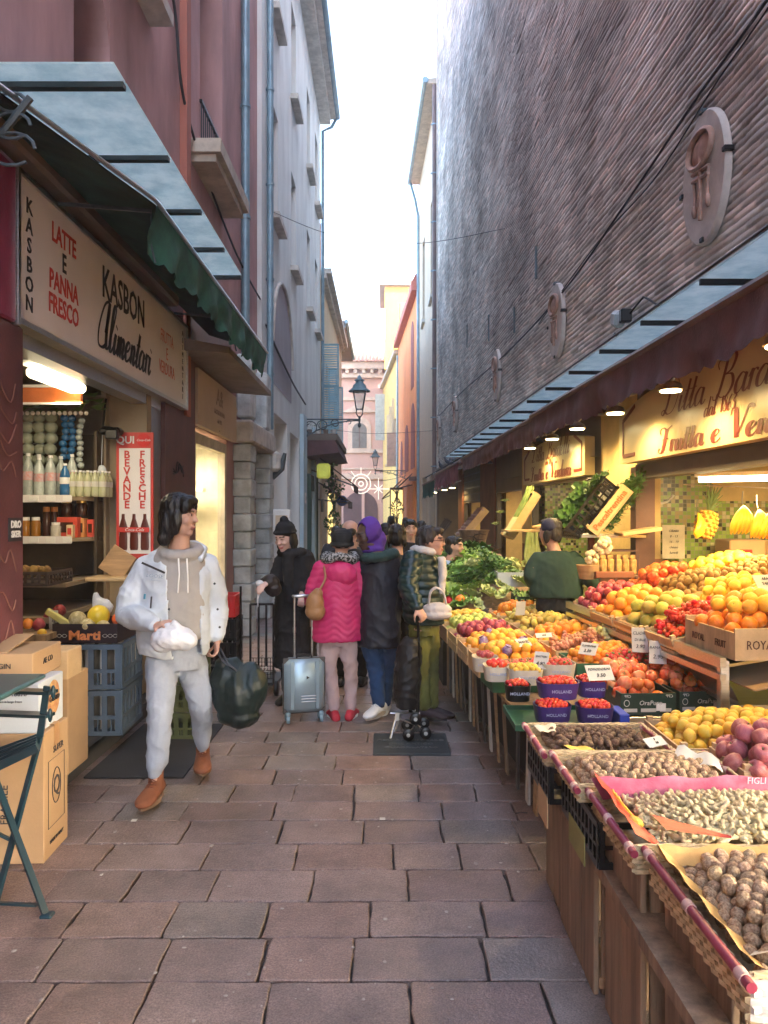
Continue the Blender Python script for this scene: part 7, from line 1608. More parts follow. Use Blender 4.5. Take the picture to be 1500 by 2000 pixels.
mb = MB(); mb.cb((UX(3.7)+.02, 3.70, .47), (.045, .045, .94), b=.004); mb.build('post', M_steel, ss)
for (zz, hh) in ((.93, .05), (.86, .03)):
 mb = MB(); mb.bar((UX(3.66), 3.66, zz), (UX(6.0), 6.0, zz), .03, hh); mb.build('rail', M_steel, ss)
mb = MB(); mb.quad((UX(3.72)+.19, 3.76, .60), (UX(6.0)+.19, 6.0, .60), (UX(6.0)+.03, 6.0, .9), (UX(3.72)+.03, 3.76, .9)); mb.build('side_panel', M_steel, ss)
mb = MB(); mb.box(1.69, 2.5, 3.70, 4.2, .70, .72); mb.build('side_shelf', M_steel, ss)
# ---- upper tier, rising to the shop opening
def tiltrate(): return .34
ups = [
 (1.90, 3.88, .54, .46, 'orangey', .082, 'big yellow orange in the stencilled crate', 'pale wooden stencilled crate of oranges at the front of the upper tier', M_woody, 1.09),
 (1.77, 4.36, .42, .38, 'cherryv', .075, 'truss of dark cherry tomatoes on the upper tier', 'small wooden crate of vine cherry tomatoes on the upper tier', M_woody, 1.01),
 (1.74, 4.80, .42, .42, 'mango', .095, 'green-yellow mango on the upper tier', 'tray of mangoes on the upper tier', M_cardl, 1.00),
 (1.70, 5.25, .42, .40, 'orange', .088, 'large orange on the upper tier', 'tray of large oranges on the upper tier', M_cardl, 1.0),
 (1.66, 5.68, .38, .38, 'apple', .08, 'glossy dark apple at the far end of the upper tier', 'tray of glossy dark apples at the far end of the upper tier', M_cardl, 1.0),
 (2.24, 4.36, .46, .44, 'orangey', .08, 'yellow orange in the second row of the upper tier', 'crate of yellow oranges in the second row of the upper tier', M_woody, 1.13),
 (2.18, 4.82, .44, .42, 'lemon', .085, 'large yellow mango-like fruit in the second row', 'crate of large yellow fruit in the second row', M_cardl, 1.12),
 (2.13, 5.27, .44, .42, 'kiwi', .056, 'brown kiwi in the second row of the upper tier', 'crate of brown kiwis in the second row of the upper tier', M_woody, 1.14),
 (2.07, 5.70, .42, .40, 'tomato', .085, 'persimmon-orange tomato by the pier', 'crate of large orange tomatoes by the pier', M_woody, 1.14),
 (2.60, 5.28, .44, .44, 'kiwi', .056, 'brown kiwi in the topmost crate', 'crate of brown kiwis in the topmost row', M_woody, 1.25),
 (2.51, 5.74, .42, .42, 'lemon', .08, 'bright yellow lemon in the topmost row', 'crate of bright lemons in the topmost row by the mosaic wall', M_woody, 1.24),
 (2.66, 4.82, .44, .42, 'tomato', .08, 'orange-red tomato at the right edge of the topmost row', 'crate of orange-red tomatoes at the right edge', M_woody, 1.24)]
for (x, y, w_, d_, kind, sz, lab, clab, m_, z) in ups:
 first = clab.startswith('pale wooden stenc')
 t = opencrate('display_crate', clab, x, y, w_, d_, z-.12, .12, m_, rz=radians(4.5), tilt=(0, radians(-14), ), slats=1 if first else 2) if not first else None
 if first:
  t = thing('display_crate', clab, 'crate', (x, y, z-.14), radians(4.5))
  for nm, (a, b, c, d, e, f) in (('near_board', (-.27, .27, -.25, -.238, 0, .15)), ('far_board', (-.27, .27, .238, .25, 0, .15)), ('side_board', (-.27, -.258, -.238, .238, 0, .13)), ('side_board', (.258, .27, -.238, .238, 0, .15)), ('base', (-.258, .258, -.238, .238, 0, .01))):
   mb = MB(); mb.box(a, b, c, d, e, f); mb.build(nm, m_, t, local=True)
  mb = MB(); mb.cb((-.02, -.252, .125), (.11, .006, .022), b=.008); mb.build('hand_slot', mat('slot_orange_shadow', (.30, .10, .02)), t, 50, local=True)
  for s_, xx, zz, hh, q in (('ROYAL', -.14, .07, .06, 0), ('FRUIT', .11, .07, .06, 0)): o = letter(s_, hh, frame((xx, -.2505, zz), (1, 0, 0), (0, 0, 1)), mat('burnt_stencil', (.10, .04, .02)), None, sx=.8); o.parent = t
  mb = MB(); mb.tube([(.0+.02*cos(a)*(1+.4*cos(4*a)), -.252, .07+.018*sin(a)*(1+.4*cos(4*a))) for a in [2*pi*k/20 for k in range(20)]], .004, 4, closed=True); mb.build('flower_mark', mat('orange_stencil', (.5, .16, .05)), t, local=True)
  for s_, yy in (('ROYAL', -.1), ('FRUIT', .12)): o = letter(s_, .05, frame((-.2715, -yy, .06), (0, -1, 0), (0, 0, 1)), MATS['burnt_stencil'], None, sx=.8); o.parent = t
 heap(kind, sz, x, y, w_, d_, z+.02, lab, clab.replace(' of ', ' holding ', 1), rz=radians(4.5), tiltx=.25 if not first else .08, dome=.09 if first else .05, layers=2 if z < 1.2 else 1)
mb = MB(); mb.poly([Vector((1.615, 3.68, .90)), Vector((3.2, 3.9, 1.10)), Vector((3.1, 6.2, 1.10)), Vector((1.445, 5.95, .86))], (0, 0, .015)); solo(mb, 'tier_board', M_steel, 'sloping steel sheet under the upper tier of crates', 'board', (2.3, 5, .9))
mb = MB(); mb.cb((0, 0, 0), (.66, .48, .008), T(2.02, 3.82, .875) @ RotZ(.08) @ RotY(-.16), .002); solo(mb, 'tilt_board', M_card, 'brown card tray under the stencilled crate at the right edge', 'tray', (2.3, 3.86, .86))
# price cards on the stall
pc = [((1.14, 4.06, .80), .17, .11, .15, -.75, 'white price card leaning on the purple punnets', 'POMODORINI|3.50'), ((.90, 4.40, .80), .10, .12, -.5, -.5, 'handwritten white card beside the chocolate brown dates', 'DATTERI|4.90'),
 ((1.50, 4.50, .90), .11, .17, -.25, -.3, 'tall white price card standing behind the tomatoes', 'CUORE|DI BUE|3.90'), ((1.54, 4.32, .86), .11, .15, -.35, -.3, 'second white price card in front of the tall one', 'RAMATO|2.90'),
 ((1.24, 4.66, .82), .13, .10, -.7, -.7, 'cream card tucked between clementines and tomatoes', 'CLEMENTINE|2.50'), ((.93, 5.12, .78), .13, .08, .5, -.9, 'ochre card lying on the yellow oranges', 'NAVEL'),
 ((2.10, 4.18, 1.26), .22, .13, .3, -.6, 'large cream card on the upper oranges', 'ARANCE|TAROCCO|1.99'), ((1.12, 6.30, .86), .10, .14, .3, .2, 'brown card standing among the pears', ''), ((1.05, 5.05, .84), .14, .04, .3, -.6, 'narrow white card on the rose grapes', 'uva')]
for a in pc: pricecard(*a[:5], a[5], a[6])
# ---- greens
M_leafs = [mat('lettuce_leaf', (.12, .26, .04), col2=(.32, .50, .12), scale=9, rough=.5, rnd=.25, hue=.02, bump=.4, bscale=40), mat('pale_lettuce_leaf', (.34, .46, .14), col2=(.55, .62, .30), scale=7, rough=.5, rnd=.15, bump=.4, bscale=40),
  mat('dark_greens_leaf', (.03, .09, .02), col2=(.08, .20, .04), scale=9, rough=.55, rnd=.25, bump=.4, bscale=40), mat('radicchio_leaf', (.10, .04, .03), col2=(.16, .16, .05), scale=9, rough=.6, rnd=.2)]
def leafhead(seed, n, r, m, open_=1.0, ruff=.25, tall=.6, fr=8):
 R = random.Random(seed); mb = MB()
 for k in range(n):
  a = k*2.4+R.uniform(-.2, .2); t_ = k/n; ln = r*(.55+.5*t_)*R.uniform(.85, 1.15); wd = ln*R.uniform(.55, .8); lift = (1-t_)*1.25*tall+.15
  vs = []; nu, nv = 6, 6
  for i in range(nu+1):
   u = i/nu; rad = ln*u*cos(lift*(1-.3*u))*open_+r*.05; z = ln*u*sin(lift)*(1.1-.45*u*u*(.5+t_))
   for j in range(nv+1):
    v = (j/nv-.5)*2; w_ = wd*.5*sin(min(1, u*1.15)*pi*.62+.12)
    rf_ = ruff*r*.28*u*abs(v)**2*sin(j*2.9+i*2.1+k)
    x = rad; y = v*w_; vs.append((x*cos(a)-y*sin(a), x*sin(a)+y*cos(a), z+abs(v)**1.5*w_*.45+rf_))
  mb.add(vs, [(i*(nv+1)+j, (i+1)*(nv+1)+j, (i+1)*(nv+1)+j+1, i*(nv+1)+j+1) for i in range(nu) for j in range(nv)])
 return mb.mesh('leafy_head', m, 180)
LH = [leafhead(1, 18, .13, M_leafs[0], ruff=.5), leafhead(2, 16, .12, M_leafs[1], .8, .35, .9), leafhead(3, 20, .14, M_leafs[2], 1.1, .4), leafhead(4, 16, .11, M_leafs[3], .9, .5), leafhead(6, 22, .15, M_leafs[0], 1.15, .7, .5)]
def herb(seed, m, n=34, ln=.3):
 R = random.Random(seed); mb = MB()
 for k in range(n):
  a = R.uniform(-.5, .5); b = R.uniform(-.3, .5); d = Vector((sin(a), cos(a)*.9, sin(b)*.5)).normalized(); p0 = Vector((R.uniform(-.03, .03), 0, R.uniform(0, .03))); L = ln*R.uniform(.7, 1.1)
  pts = [p0+d*L*q+Vector((0, 0, -.12*L*q*q)) for q in (0, .35, .7, 1)]; mb.tube(pts, [.004, .003, .002, .001], 4)
  for q in range(7):
   c = p0+d*L*(.4+.09*q)+Vector((R.uniform(-.02, .02), R.uniform(-.02, .02), R.uniform(-.01, .03))); s = R.uniform(.014, .03); e = Vector((R.uniform(-1, 1), R.uniform(-1, 1), R.uniform(-.2, .8))).normalized()*s; f = e.cross(Vector((R.uniform(-1, 1), R.uniform(-1, 1), 1))).normalized()*s*.6
   mb.add([c-e, c+f, c+e, c-f], [(0, 1, 2, 3)])
 return mb.mesh('herb_bunch', m)
HB = [herb(1, M_leafs[0]), herb(2, M_leafs[2], 40, .34), herb(3, M_leafs[1], 26, .24)]
GR = random.Random(21)
gl = {0: ('lettuce', 'bright green curly lettuce heaped on the far side of the fruit crates', 'curly lettuces'), 1: ('cabbage', 'pale whitish green cabbage head among the greens', 'pale cabbages'), 2: ('chard', 'dark green leafy head at the back of the greens', 'dark leafy heads'), 3: ('radicchio', 'brownish dark radicchio at the street edge of the greens', 'dark radicchio'), 4: ('lettuce', 'wide open frilly lettuce in the middle of the greens', 'frilly open lettuces')}
def green(i, x, y, z, s=1, rx=0):
 nm, lab, grp = gl[i]; o = bpy.data.objects.new(nm, LH[i]); C.link(o); o.location = (x, y, z); o.scale = (s,)*3
 o.rotation_euler = (GR.uniform(-.5, .5)-rx, GR.uniform(-.5, .3), GR.uniform(0, 6.28)); tag(o, lab, nm, grp)
for j in range(9):
 y = 7.2+j*.24
 for i in range(7):
  x = FX(7.4)-.02+i*.155-.03*j; z = .66+.045*i+.035*j+GR.uniform(-.02, .02); x += GR.uniform(-.03, .03); yy = y+GR.uniform(-.05, .05)
  if i == 0 and j < 3: k = 3
  elif j < 2 and i > 2: k = 1
  elif j < 5: k = GR.choice([0, 4, 1, 0])
  else: k = GR.choice([2, 0, 4, 2])
  green(k, x, yy, z, GR.uniform(.85, 1.25))
def herbo(k, loc, rot, s, lab):
 o = bpy.data.objects.new('herb_bunch', HB[k]); C.link(o); o.location = loc; o.rotation_euler = rot; o.scale = (s,)*3; tag(o, lab, 'herbs', 'bunches of green herbs on the greens stall')
for k in range(14):
 herbo(k % 3, (GR.uniform(.75, 1.5), GR.uniform(7.6, 9.2), GR.uniform(1.0, 1.15)), (GR.uniform(-.4, .4), GR.uniform(-.4, .4), GR.uniform(0, 6.28)), GR.uniform(.8, 1.3), 'loose green herb bunch lying across the heap of greens')
for (x, y, z) in ((.62, 7.35, .80), (.72, 7.28, .82)): fruit('cherry' if x < .7 else 'orange', (x, y, z), .09, 'red pepper at the street edge of the greens' if x < .7 else 'orange pepper beside the red one', 'peppers')
opencrate('greens_crate', 'dark green plastic crate of herbs behind the greens, by the seller', 1.42, 7.1, .42, .40, .74, .15, mat('dark_green_plastic', (.02, .07, .04), rough=.4), style='plastic')
for i in range(6): green(2 if i % 2 else 0, 1.30+.12*(i % 3), 7.0+.16*(i//3), .86, .8)
t = thing('greens_trestle', 'slatted trestle under the heap of greens and the far fruit trays', 'table', (.9, 9, 0))
mb = MB(); mb.poly([Vector((.42, 7.15, .58)), Vector((.20, 12.5, .58)), Vector((1.5, 12.5, .86)), Vector((1.66, 7.15, .80))], (0, 0, .02)); mb.build('tabletop', M_wood2, t)
mb = MB(); mb.poly([Vector((.56, 7.3, 0)), Vector((.38, 12.5, 0)), Vector((.42, 12.5, 0)), Vector((.60, 7.3, 0))], (0, 0, .575)); mb.build('cloth_skirt', M_shadow, t)  # same dark sheet, shade below the greens trestle put in as colour
# far fruit trays beyond the greens
far = [(.56, 9.75, 'orange', .07, 'orange in the far tray beside the woman in the white scarf', 'far tray of oranges just past the greens'), (.55, 10.3, 'apple', .07, 'red apple in the far tray', 'far tray of red apples'), (.95, 9.9, 'onion', .06, 'pink onion in the far tray', 'far tray of pink onions'), (.95, 10.5, 'tomatop', .08, 'pale tomato in the far tray', 'far tray of pale tomatoes'), (1.35, 10.1, 'onion', .065, 'onion in the far inner tray', 'far inner tray of onions'), (.52, 10.9, 'orangey', .07, 'yellow orange in the farthest tray', 'farthest tray of yellow oranges'), (.9, 11.1, 'apple', .07, 'dark apple in the farthest tray', 'farthest tray of dark apples')]
for (x, y, k, sz, lab, cl) in far:
 z = .72+.17*(x-.4)+.03
 opencrate('fruit_tray', cl, x, y, .38, .46, z, .10, M_woody, style='card'); heap(k, sz, x, y, .37, .45, z+.10, lab, cl.replace(' of ', ' holding ', 1), tiltx=.2, dome=.08, layers=2 if x < .7 else 1)
# dark woven baskets and dry leaves heap at (x~1.3,y~11)
mb = MB(); R6 = random.Random(8)
for k in range(90):
 a = R6.uniform(0, 6.28); r = R6.uniform(.0, .3); z = 1.0+.35*(1-r/.3)*R6.random(); p = Vector((1.35+r*cos(a), 11.4+r*sin(a), z))
 d = Vector((R6.uniform(-1, 1), R6.uniform(-1, 1), R6.uniform(-.3, .5))).normalized(); mb.tube([p, p+d*.1+Vector((0, 0, .02)), p+d*.2], [.012, .009, .003], 5)
solo(mb, 'dark_root_heap', mat('dark_roots', (.09, .055, .035), var=.4, rough=.8), 'heap of dark twisted roots on the stall before the onion display', 'roots', (1.35, 11.4, .95))
# ---- tilted display crates on brackets
def tiltcrate(name, label, x, y, z, wx, wy, h, m, rot, style, slats=2):
 t = opencrate(name, label, x, y, wx, wy, z, h, m, style=style, slats=slats); t.rotation_euler = rot; return t
Rt = (0, radians(-62), radians(2))
def local_pts(o, p): return (Matrix.Translation(o.location) @ o.rotation_euler.to_matrix().to_4x4()) @ Vector(p)
# big black crate of dark greens
o1 = tiltcrate('black_greens_crate', 'black plastic crate of dark greens tilted up under the second sign', 1.76, 6.55, 1.64, .54, .36, .15, M_blkpl, (0, radians(-52), radians(6)), 'plastic')
for k in range(9):
 p = local_pts(o1, (-.22+.055*k, GR.uniform(-.1, .1), .12)); h_ = bpy.data.objects.new('leaf_bunch', LH[2]); C.link(h_); h_.location = p; h_.rotation_euler = (GR.uniform(-1, 1), -.9+GR.uniform(-.3, .3), GR.uniform(0, 6)); h_.scale = (.85,)*3; tag(h_, 'dark green leaf bunch in the tilted black crate', 'greens', 'dark greens in the tilted black crate')
o2 = tiltcrate('lettered_crate', 'tilted pale wooden crate with orange lettering, holding chives, beside the big sign', 1.90, 6.40, 1.63, .46, .28, .11, M_woody, (0, radians(-52), radians(-4)), 'wood', 1)
lo = letter('Pescaltrentina', .070, frame((0, -.1415, .058), (1, 0, 0), (0, 0, 1)), MATS['orange_stencil'], None, bold=.002); lo.parent = o2
for k in range(5):
 p = local_pts(o2, (-.2+.1*k, 0, .1)); h_ = bpy.data.objects.new('chive_bunch', HB[1]); C.link(h_); h_.location = p; h_.rotation_euler = (GR.uniform(-.4, .4), -.6, -1.4+GR.uniform(-.4, .4)); h_.scale = (.8,)*3; tag(h_, 'dark green chives in the tilted lettered crate', 'herbs', 'chives in the lettered crate')
t = thing('wall_shelf', 'small steel and cardboard shelf under the tilted greens crates', 'shelf', (1.95, 6.4, 1.45)); mb = MB(); mb.box(1.62, 2.15, 6.3, 6.7, 1.44, 1.462); mb.build('board', M_steel, t)
mb = MB(); mb.cb((0, 0, 0), (.32, .25, .03), T(2.08, 6.3, 1.49) @ RotY(-.15), .004); mb.build('flat_carton', M_cardl, t)
mb = MB(); mb.cb((1.78, 6.6, 1.30), (.05, .05, .27), b=.004); mb.build('bracket', M_brick2, t)
# leek crate
o3 = tiltcrate('leek_crate', 'tilted wooden crate of leeks by the ochre pier', 1.70, 9.3, 1.58, .62, .34, .10, M_woody, (0, radians(-58), radians(3)), 'wood', 1)
Ml = mat('leek_leaf', (.10, .22, .06), col2=(.30, .38, .14), scale=12, st=(.3, 1, 1)); Mlw = mat('leek_shank', (.62, .64, .42))
for k in range(7):
 t = thing('leek', 'leek lying in the tilted wooden crate', 'leek', o3.location, group='leeks in the tilted crate'); yy = -.13+.043*k
 mb = MB(); mb.tube([local_pts(o3, (-.3, yy, .08)), local_pts(o3, (-.05, yy, .085))], .018, 7); mb.build('shank', Mlw, t)
 mb = MB()
 for q in range(4): mb.tube([local_pts(o3, (-.05, yy, .085)), local_pts(o3, (.15, yy+GR.uniform(-.02, .02), .10)), local_pts(o3, (.36, yy+GR.uniform(-.05, .05), .12+GR.uniform(-.02, .04)))], [.014, .013, .004], 5)
 mb.build('leaves', Ml, t)
o4 = tiltcrate('onion_crate', 'tilted crate of garlic and onions on a brown basket, far shop', 1.52, 12.9, 1.42, .62, .55, .12, M_woody, (0, radians(-50), radians(3)), 'wood', 1)
for i in range(9):
 for j in range(9):
  p = local_pts(o4, (-.27+i*.066+GR.uniform(-.01, .01), -.24+j*.06+GR.uniform(-.01, .01), .10)); fruit('onion', p, .068, 'pinkish garlic or onion bulb in the tilted far crate', 'bulbs in the tilted far crate')
o5 = tiltcrate('dark_far_crate', 'dark tilted crate standing beyond the onion display', 1.15, 15.6, 1.15, .75, .5, .12, M_dkgrey, (0, radians(-55), 0), 'wood', 3)
mb = MB(); mb.lathe([(.18, 0), (.24, .22), (.26, .24)], 14, T(1.45, 12.4, 1.12), ); solo(mb, 'round_basket', M_wood2, 'brown round basket below the onion crate', 'basket', (1.45, 12.4, 1.1), smooth=50)
t = thing('leek_shelf', 'small cardboard topped shelf beside the leek crate', 'shelf', (1.9, 9.1, 1.4)); mb = MB(); mb.box(1.42, 2.0, 8.85, 9.3, 1.42, 1.44); mb.build('board', M_woody, t); mb = MB(); mb.cb((0, 0, 0), (.32, .3, .03), T(1.92, 9.0, 1.50) @ RotY(-.2), .004); mb.build('flat_carton', M_cardl, t)
for k in range(3):
 p = (1.42-.0*k, 9.6+.0*k, 1.50+.13*k); o = bpy.data.objects.new('cauliflower', LH[1]); C.link(o); o.location = (1.44+.06*k, 9.9, 1.48+.15*k); o.scale = (.6,)*3; tag(o, 'pale cauliflower stacked beside the leek crate', 'cauliflower', 'cauliflowers beside the leeks')
# celery bundle hanging and box by the seller
mb = MB()
for k in range(14): x = 1.72+rr(-.06, .06); mb.tube([(x, 8.9+rr(-.05, .05), 1.42), (x+rr(-.04, .04), 8.85, 1.15), (x+rr(-.08, .02), 8.8, .92)], [.02, .016, .012], 6)
solo(mb, 'celery_bundle', M_leafs[1], 'pale celery stalks standing behind the greens', 'celery', (1.72, 8.85, .92), smooth=60)
opencrate('white_box', 'white box beside the seller, at the back of the greens', 1.28, 7.62, .34, .26, .92, .14, M_cardw, style='card')
# packaged cookies, garlic ball, hanging fruit
t = thing('pier_rack', 'ochre wire rack of packaged biscuits on the pier beside the near shop', 'rack', (2.05, 6.3, 1.1))
mb = MB()
for z in (1.12, 1.33): mb.bar((1.72, 6.32, z), (2.10, 6.32, z), .012, .012); mb.bar((1.72, 6.5, z), (2.10, 6.5, z), .012, .012)
for x in (1.72, 1.91, 2.10): mb.bar((x, 6.32, .8), (x, 6.32, 1.3), .01)
mb.build('frame', M_brown, t)
mb = MB(); mb.box(1.72, 2.10, 6.33, 6.5, 1.12, 1.125); mb.build('shelf', M_card, t)
M_pack = mat('clear_biscuit_pack', (.60, .36, .14), var=.4, scale=25, rough=.2)
for k in range(6):
 mb = MB(); mb.cb((1.75+k*.062, 6.36, 1.20), (.052, .07, .13), b=.012); mb.cb((1.75+k*.062, 6.36, 1.28), (.045, .01, .03), b=.003); solo(mb, 'biscuit_pack', M_pack, 'clear bag of biscuits in the row on the pier rack', 'biscuits', (1.75+k*.062, 6.36, 1.13), 'biscuit bags on the pier rack', smooth=40)
for (x, z, r, lab) in ((1.74, 1.386, .075, 'larger yellow-lit garlic braid ball hanging by the pier'), (1.65, 1.29, .06, 'smaller garlic ball left of the larger one')):
 mb = MB()
 for k in range(26):
  a = rr(0, 6.28); b = math.acos(rr(-1, 1)); mb.ell((x+r*sin(b)*cos(a)*.75, 6.1+r*sin(b)*sin(a)*.75, z+r*cos(b)*.75), r*.33, 8, 6)
 solo(mb, 'garlic_ball', mat('garlic_skin', (.66, .58, .40), var=.1), lab, 'garlic', (x, 6.1, z), smooth=180)
mb = MB(); mb.lathe([(.07, 0), (.09, .1), (.095, .11)], 14, T(1.62, 6.1, 1.12)); solo(mb, 'wicker_pot', M_wood, 'small wicker pot hanging under the garlic balls', 'basket', (1.62, 6.1, 1.12), smooth=40)
mb = MB(); mb.cb((1.80, 6.0, 1.16), (.30, .05, .05), b=.005); solo(mb, 'rack_rail', M_brick2, 'brown wooden rail in front of the biscuit rack', 'rail', (1.82, 6, 1.0))
# shop A interior hanging fruit
t = thing('pineapple', 'yellow pineapple hanging inside the near fruit shop', 'pineapple', (2.60, 6.2, 1.55)); t.rotation_euler = (0, .25, 0)
mb = MB(); mb.lathe([(.02, -.12), (.05, -.11), (.075, -.05), (.078, .03), (.06, .09), (.03, .115)], 16); n0 = len(mb.v)
for i in range(7):
 for k in range(10):
  a = (k+(i % 2)/2)*2*pi/10; z = -.10+i*.032; r = .08*sqrt(max(.05, 1-(z/.14)**2)); mb.ell((r*cos(a), r*sin(a), z), .016, 6, 4)
mb.build('fruit', mat('pineapple_skin', (.52, .26, .03), var=.3, scale=40), t, 180, local=True)
mb = MB()
for k in range(24):
 a = k*2.4; l = .10+.06*(k % 3); s = .3+.5*(k/24); mb.tube([(0, 0, .10), (.05*cos(a)*s, .05*sin(a)*s, .10+l*.6), (.12*cos(a)*s, .12*sin(a)*s, .10+l)], [.012, .008, .002], 4)
mb.build('leaf_tuft', mat('pineapple_leaf', (.12, .17, .05), var=.3), t, local=True)
def bananas(loc, label, m, n=5, up=False, sc_=1, group=None):
 t = thing('banana_bunch', label, 'bananas', loc, group=group)
 for k in range(n):
  a = (k-(n-1)/2)*.32; mb = MB(); pts = []
  for q in range(7): f = q/6; pts.append((sin(a)*.09*sin(f*2.2)*sc_+(-.05)*f*sc_, (-.03-.05*sin(f*2.4))*sc_, (-.01-.17*f)*sc_))
  mb.tube(pts, [.007*sc_, .014*sc_, .018*sc_, .019*sc_, .018*sc_, .013*sc_, .004*sc_], 8); mb.build('banana', m, t, 180, local=True)
 mb = MB(); mb.tube([(0, -.02, 0), (0, -.01, .04), (.01, 0, .09)], .004, 5); mb.build('hook', M_steel, t, local=True)
 return t
M_ban = mat('banana_peel', (.75, .52, .03), var=.12, rough=.45, rnd=.05)
bn = bananas((2.42, 5.2, 1.70), 'yellow banana bunch hooked on the string inside the near shop', M_ban, sc_=1.1, group='banana bunches hanging on a string')
for k in range(1, 5): dupt(bn, (2.42+.085*k, 5.2-.02*k, 1.68-.005*k), rot=(0, 0, .3*(k % 2)))
dupt(bn, (2.48, 6.15, 1.66), label='yellow banana bunch tied beside the pineapple', rot=(.2, .3, 1), scale=1.1)
cable([(2.30, 5.9, 1.86), (2.42, 5.2, 1.82), (2.9, 5.1, 1.80), (3.5, 5.0, 1.81)], .004, 'thin string holding the banana hooks', M_tissue, 'string', 'string')
cable([(2.34, 6.9, 1.86), (2.42, 6.85, 1.74), (2.52, 6.85, 1.74), (2.6, 6.9, 1.8)], .012, 'cream hose looped on the mosaic wall', M_signw, 'hose', 'hose')
pricecard((2.62, 6.95, 1.38), .24, .36, 0, 0, 'large cream printed notice on the mosaic wall', 'ORARI|8 - 13|16 - 19|chiuso|lunedi', M_tissue, 'notice', 'notice', .03)
mb = MB(); mb.cb((3.12, 6.7, 1.28), (.34, .3, .26), b=.01); t_ = solo(mb, 'stacked_carton', M_card, 'brown carton printed with fruit behind the kiwis', 'carton', (3.15, 6.7, 1.3)); mb = MB(); mb.box(3.02, 3.14, 6.546, 6.549, 1.27, 1.33); mb.build('print', M_redbox, t_)
mb = MB(); mb.cb((3.42, 6.5, 1.28), (.34, .3, .26), b=.01); t_ = solo(mb, 'stacked_carton', M_cardl, 'pale carton right of the brown one behind the kiwis', 'carton', (3.5, 6.5, 1.3)); mb = MB(); mb.box(3.4, 3.65, 6.346, 6.349, 1.22, 1.27); mb.build('print', M_ink, t_)
# ================================================================ THINGS IN THE STREET
# ---- suitcase
t = thing('suitcase', 'silver-blue hard shell suitcase with its telescopic handle up, beside the pink jacket', 'suitcase', (P(592, 1370, 6.0).x, 6.05, 0), radians(14))
Ms = mat('silver_blue_shell', (.30, .40, .46), var=.06, rough=.3, metal=.35, bump=.02)
mb = MB(); mb.cb((0, 0, .29), (.33, .13, .43), b=.045); mb.build('shell', Ms, t, 50, local=True)
mb = MB(); mb.cb((0, -.02, .29), (.335, .012, .435), b=.006); mb.build('seam', M_dkgrey, t, local=True)
for x in (-.10, .10): mb = MB(); mb.cb((x, -.067, .30), (.035, .012, .38), b=.006); mb.build('ridge', Ms, t, 40, local=True)
for k in range(3): mb = MB(); mb.cb((.03, -.068, .17+.022*k), (.12, .010, .008), b=.003); mb.build('groove', M_steel, t, local=True)
mb = MB(); mb.lathe([(.015, 0), (.015, .006)], 3, T(.02, -.072, .36) @ RotX(pi/2)); mb.build('emblem', M_ink, t, local=True)
mb = MB()
for x in (-.07, .07): mb.tube([(x, .03, .5), (x, .03, .98)], .009, 8)
mb.cb((0, .03, .985), (.18, .025, .025), b=.008); mb.tube([(-.07, .03, .70), (-.07, .03, .74)], .012, 8); mb.build('telescopic_handle', M_steel, t, 50, local=True)
mb = MB(); mb.tube([(-.06, -.02, .505), (-.05, -.02, .53), (.05, -.02, .53), (.06, -.02, .505)], .010, 6); mb.build('grip', M_blkpl, t, 60, local=True)
for x in (-.13, .13):
 for y in (-.05, .05): mb = MB(); mb.lathe([(.03, -.012), (.032, 0), (.03, .012)], 14, T(x, y, .034) @ RotY(pi/2)); mb.cb((x, y, .07), (.04, .03, .04), b=.008); mb.build('wheel', M_zinc, t, 50, local=True)
# ---- shopping trolley (stair climber wheels)
bx = P(805, 1400, 5.75); t = thing('shopping_trolley', 'black fabric shopping trolley with three-wheel clusters, parked on the dark floor plate', 'trolley', (bx.x, bx.y, 0))
mb = MB(); secs = [(P(793, 1385, 5.72), .075, .10), (P(794, 1360, 5.73), .10, .13), (P(796, 1310, 5.74), .105, .13), (P(800, 1270, 5.75), .095, .12), (P(804, 1245, 5.76), .06, .07)]
torso(mb, secs, 0); remesh(mb, 'fabric_bag', .009, mat('black_trolley_nylon', (.006, .006, .009), var=.3, rough=.55), 3, disp=folds(.012, 7, 14), parent=t)
mb = MB()
for dx in (-.0, .05): mb.tube([P(817, 1405, 5.70)+Vector((dx*0, dx*3, 0)), P(819, 1280, 5.66)+Vector((0, dx*3, 0)), P(817, 1192, 5.62)+Vector((0, dx*3, 0))], .008, 8)
mb.tube([P(817, 1192, 5.62), P(817, 1188, 5.62)+Vector((0, .15, 0))], .012, 8); mb.build('handle_frame', M_blk, t, 60)
mb = MB(); mb.tube([P(775, 1395, 5.65), P(762, 1445, 5.55)], .009, 6); mb.tube([P(782, 1395, 5.85), P(768, 1440, 5.75)], .009, 6); mb.tube([P(762, 1393, 5.7), P(820, 1393, 5.7)], .007, 6); mb.tube([P(770, 1400, 5.7), P(822, 1420, 5.6)], .006, 6); mb.build('base_frame', M_steel, t, 60)
for yy in (5.48, 5.74):
 c = P(812, 1417, yy)+Vector((0, 0, 0)); c.x = P(812, 1420, 5.6).x; c.z = .105
 cl = MB(); cl.lathe([(.022, -.012), (.022, .012)], 12, T(*c) @ RotX(pi/2));
 for k in range(3): a = pi/2+k*2*pi/3+.1; cl.bar(c, c+Vector((.07*cos(a), 0, .07*sin(a))), .02, .02)
 co_ = cl.build('wheel_cluster', M_blkpl, t, 50)
 for k in range(3):
  a = pi/2+k*2*pi/3+.1; q = c+Vector((.072*cos(a), -.012, .072*sin(a))); w_ = MB(); w_.lathe([(.036, -.012), (.042, -.008), (.042, .008), (.036, .012)], 18, T(*q) @ RotX(pi/2)); w_.m = 1; w_.lathe([(.014, -.016), (.014, .016)], 10, T(*q) @ RotX(pi/2)); w_.build('wheel', [M_blkpl, M_steel], co_, 50)
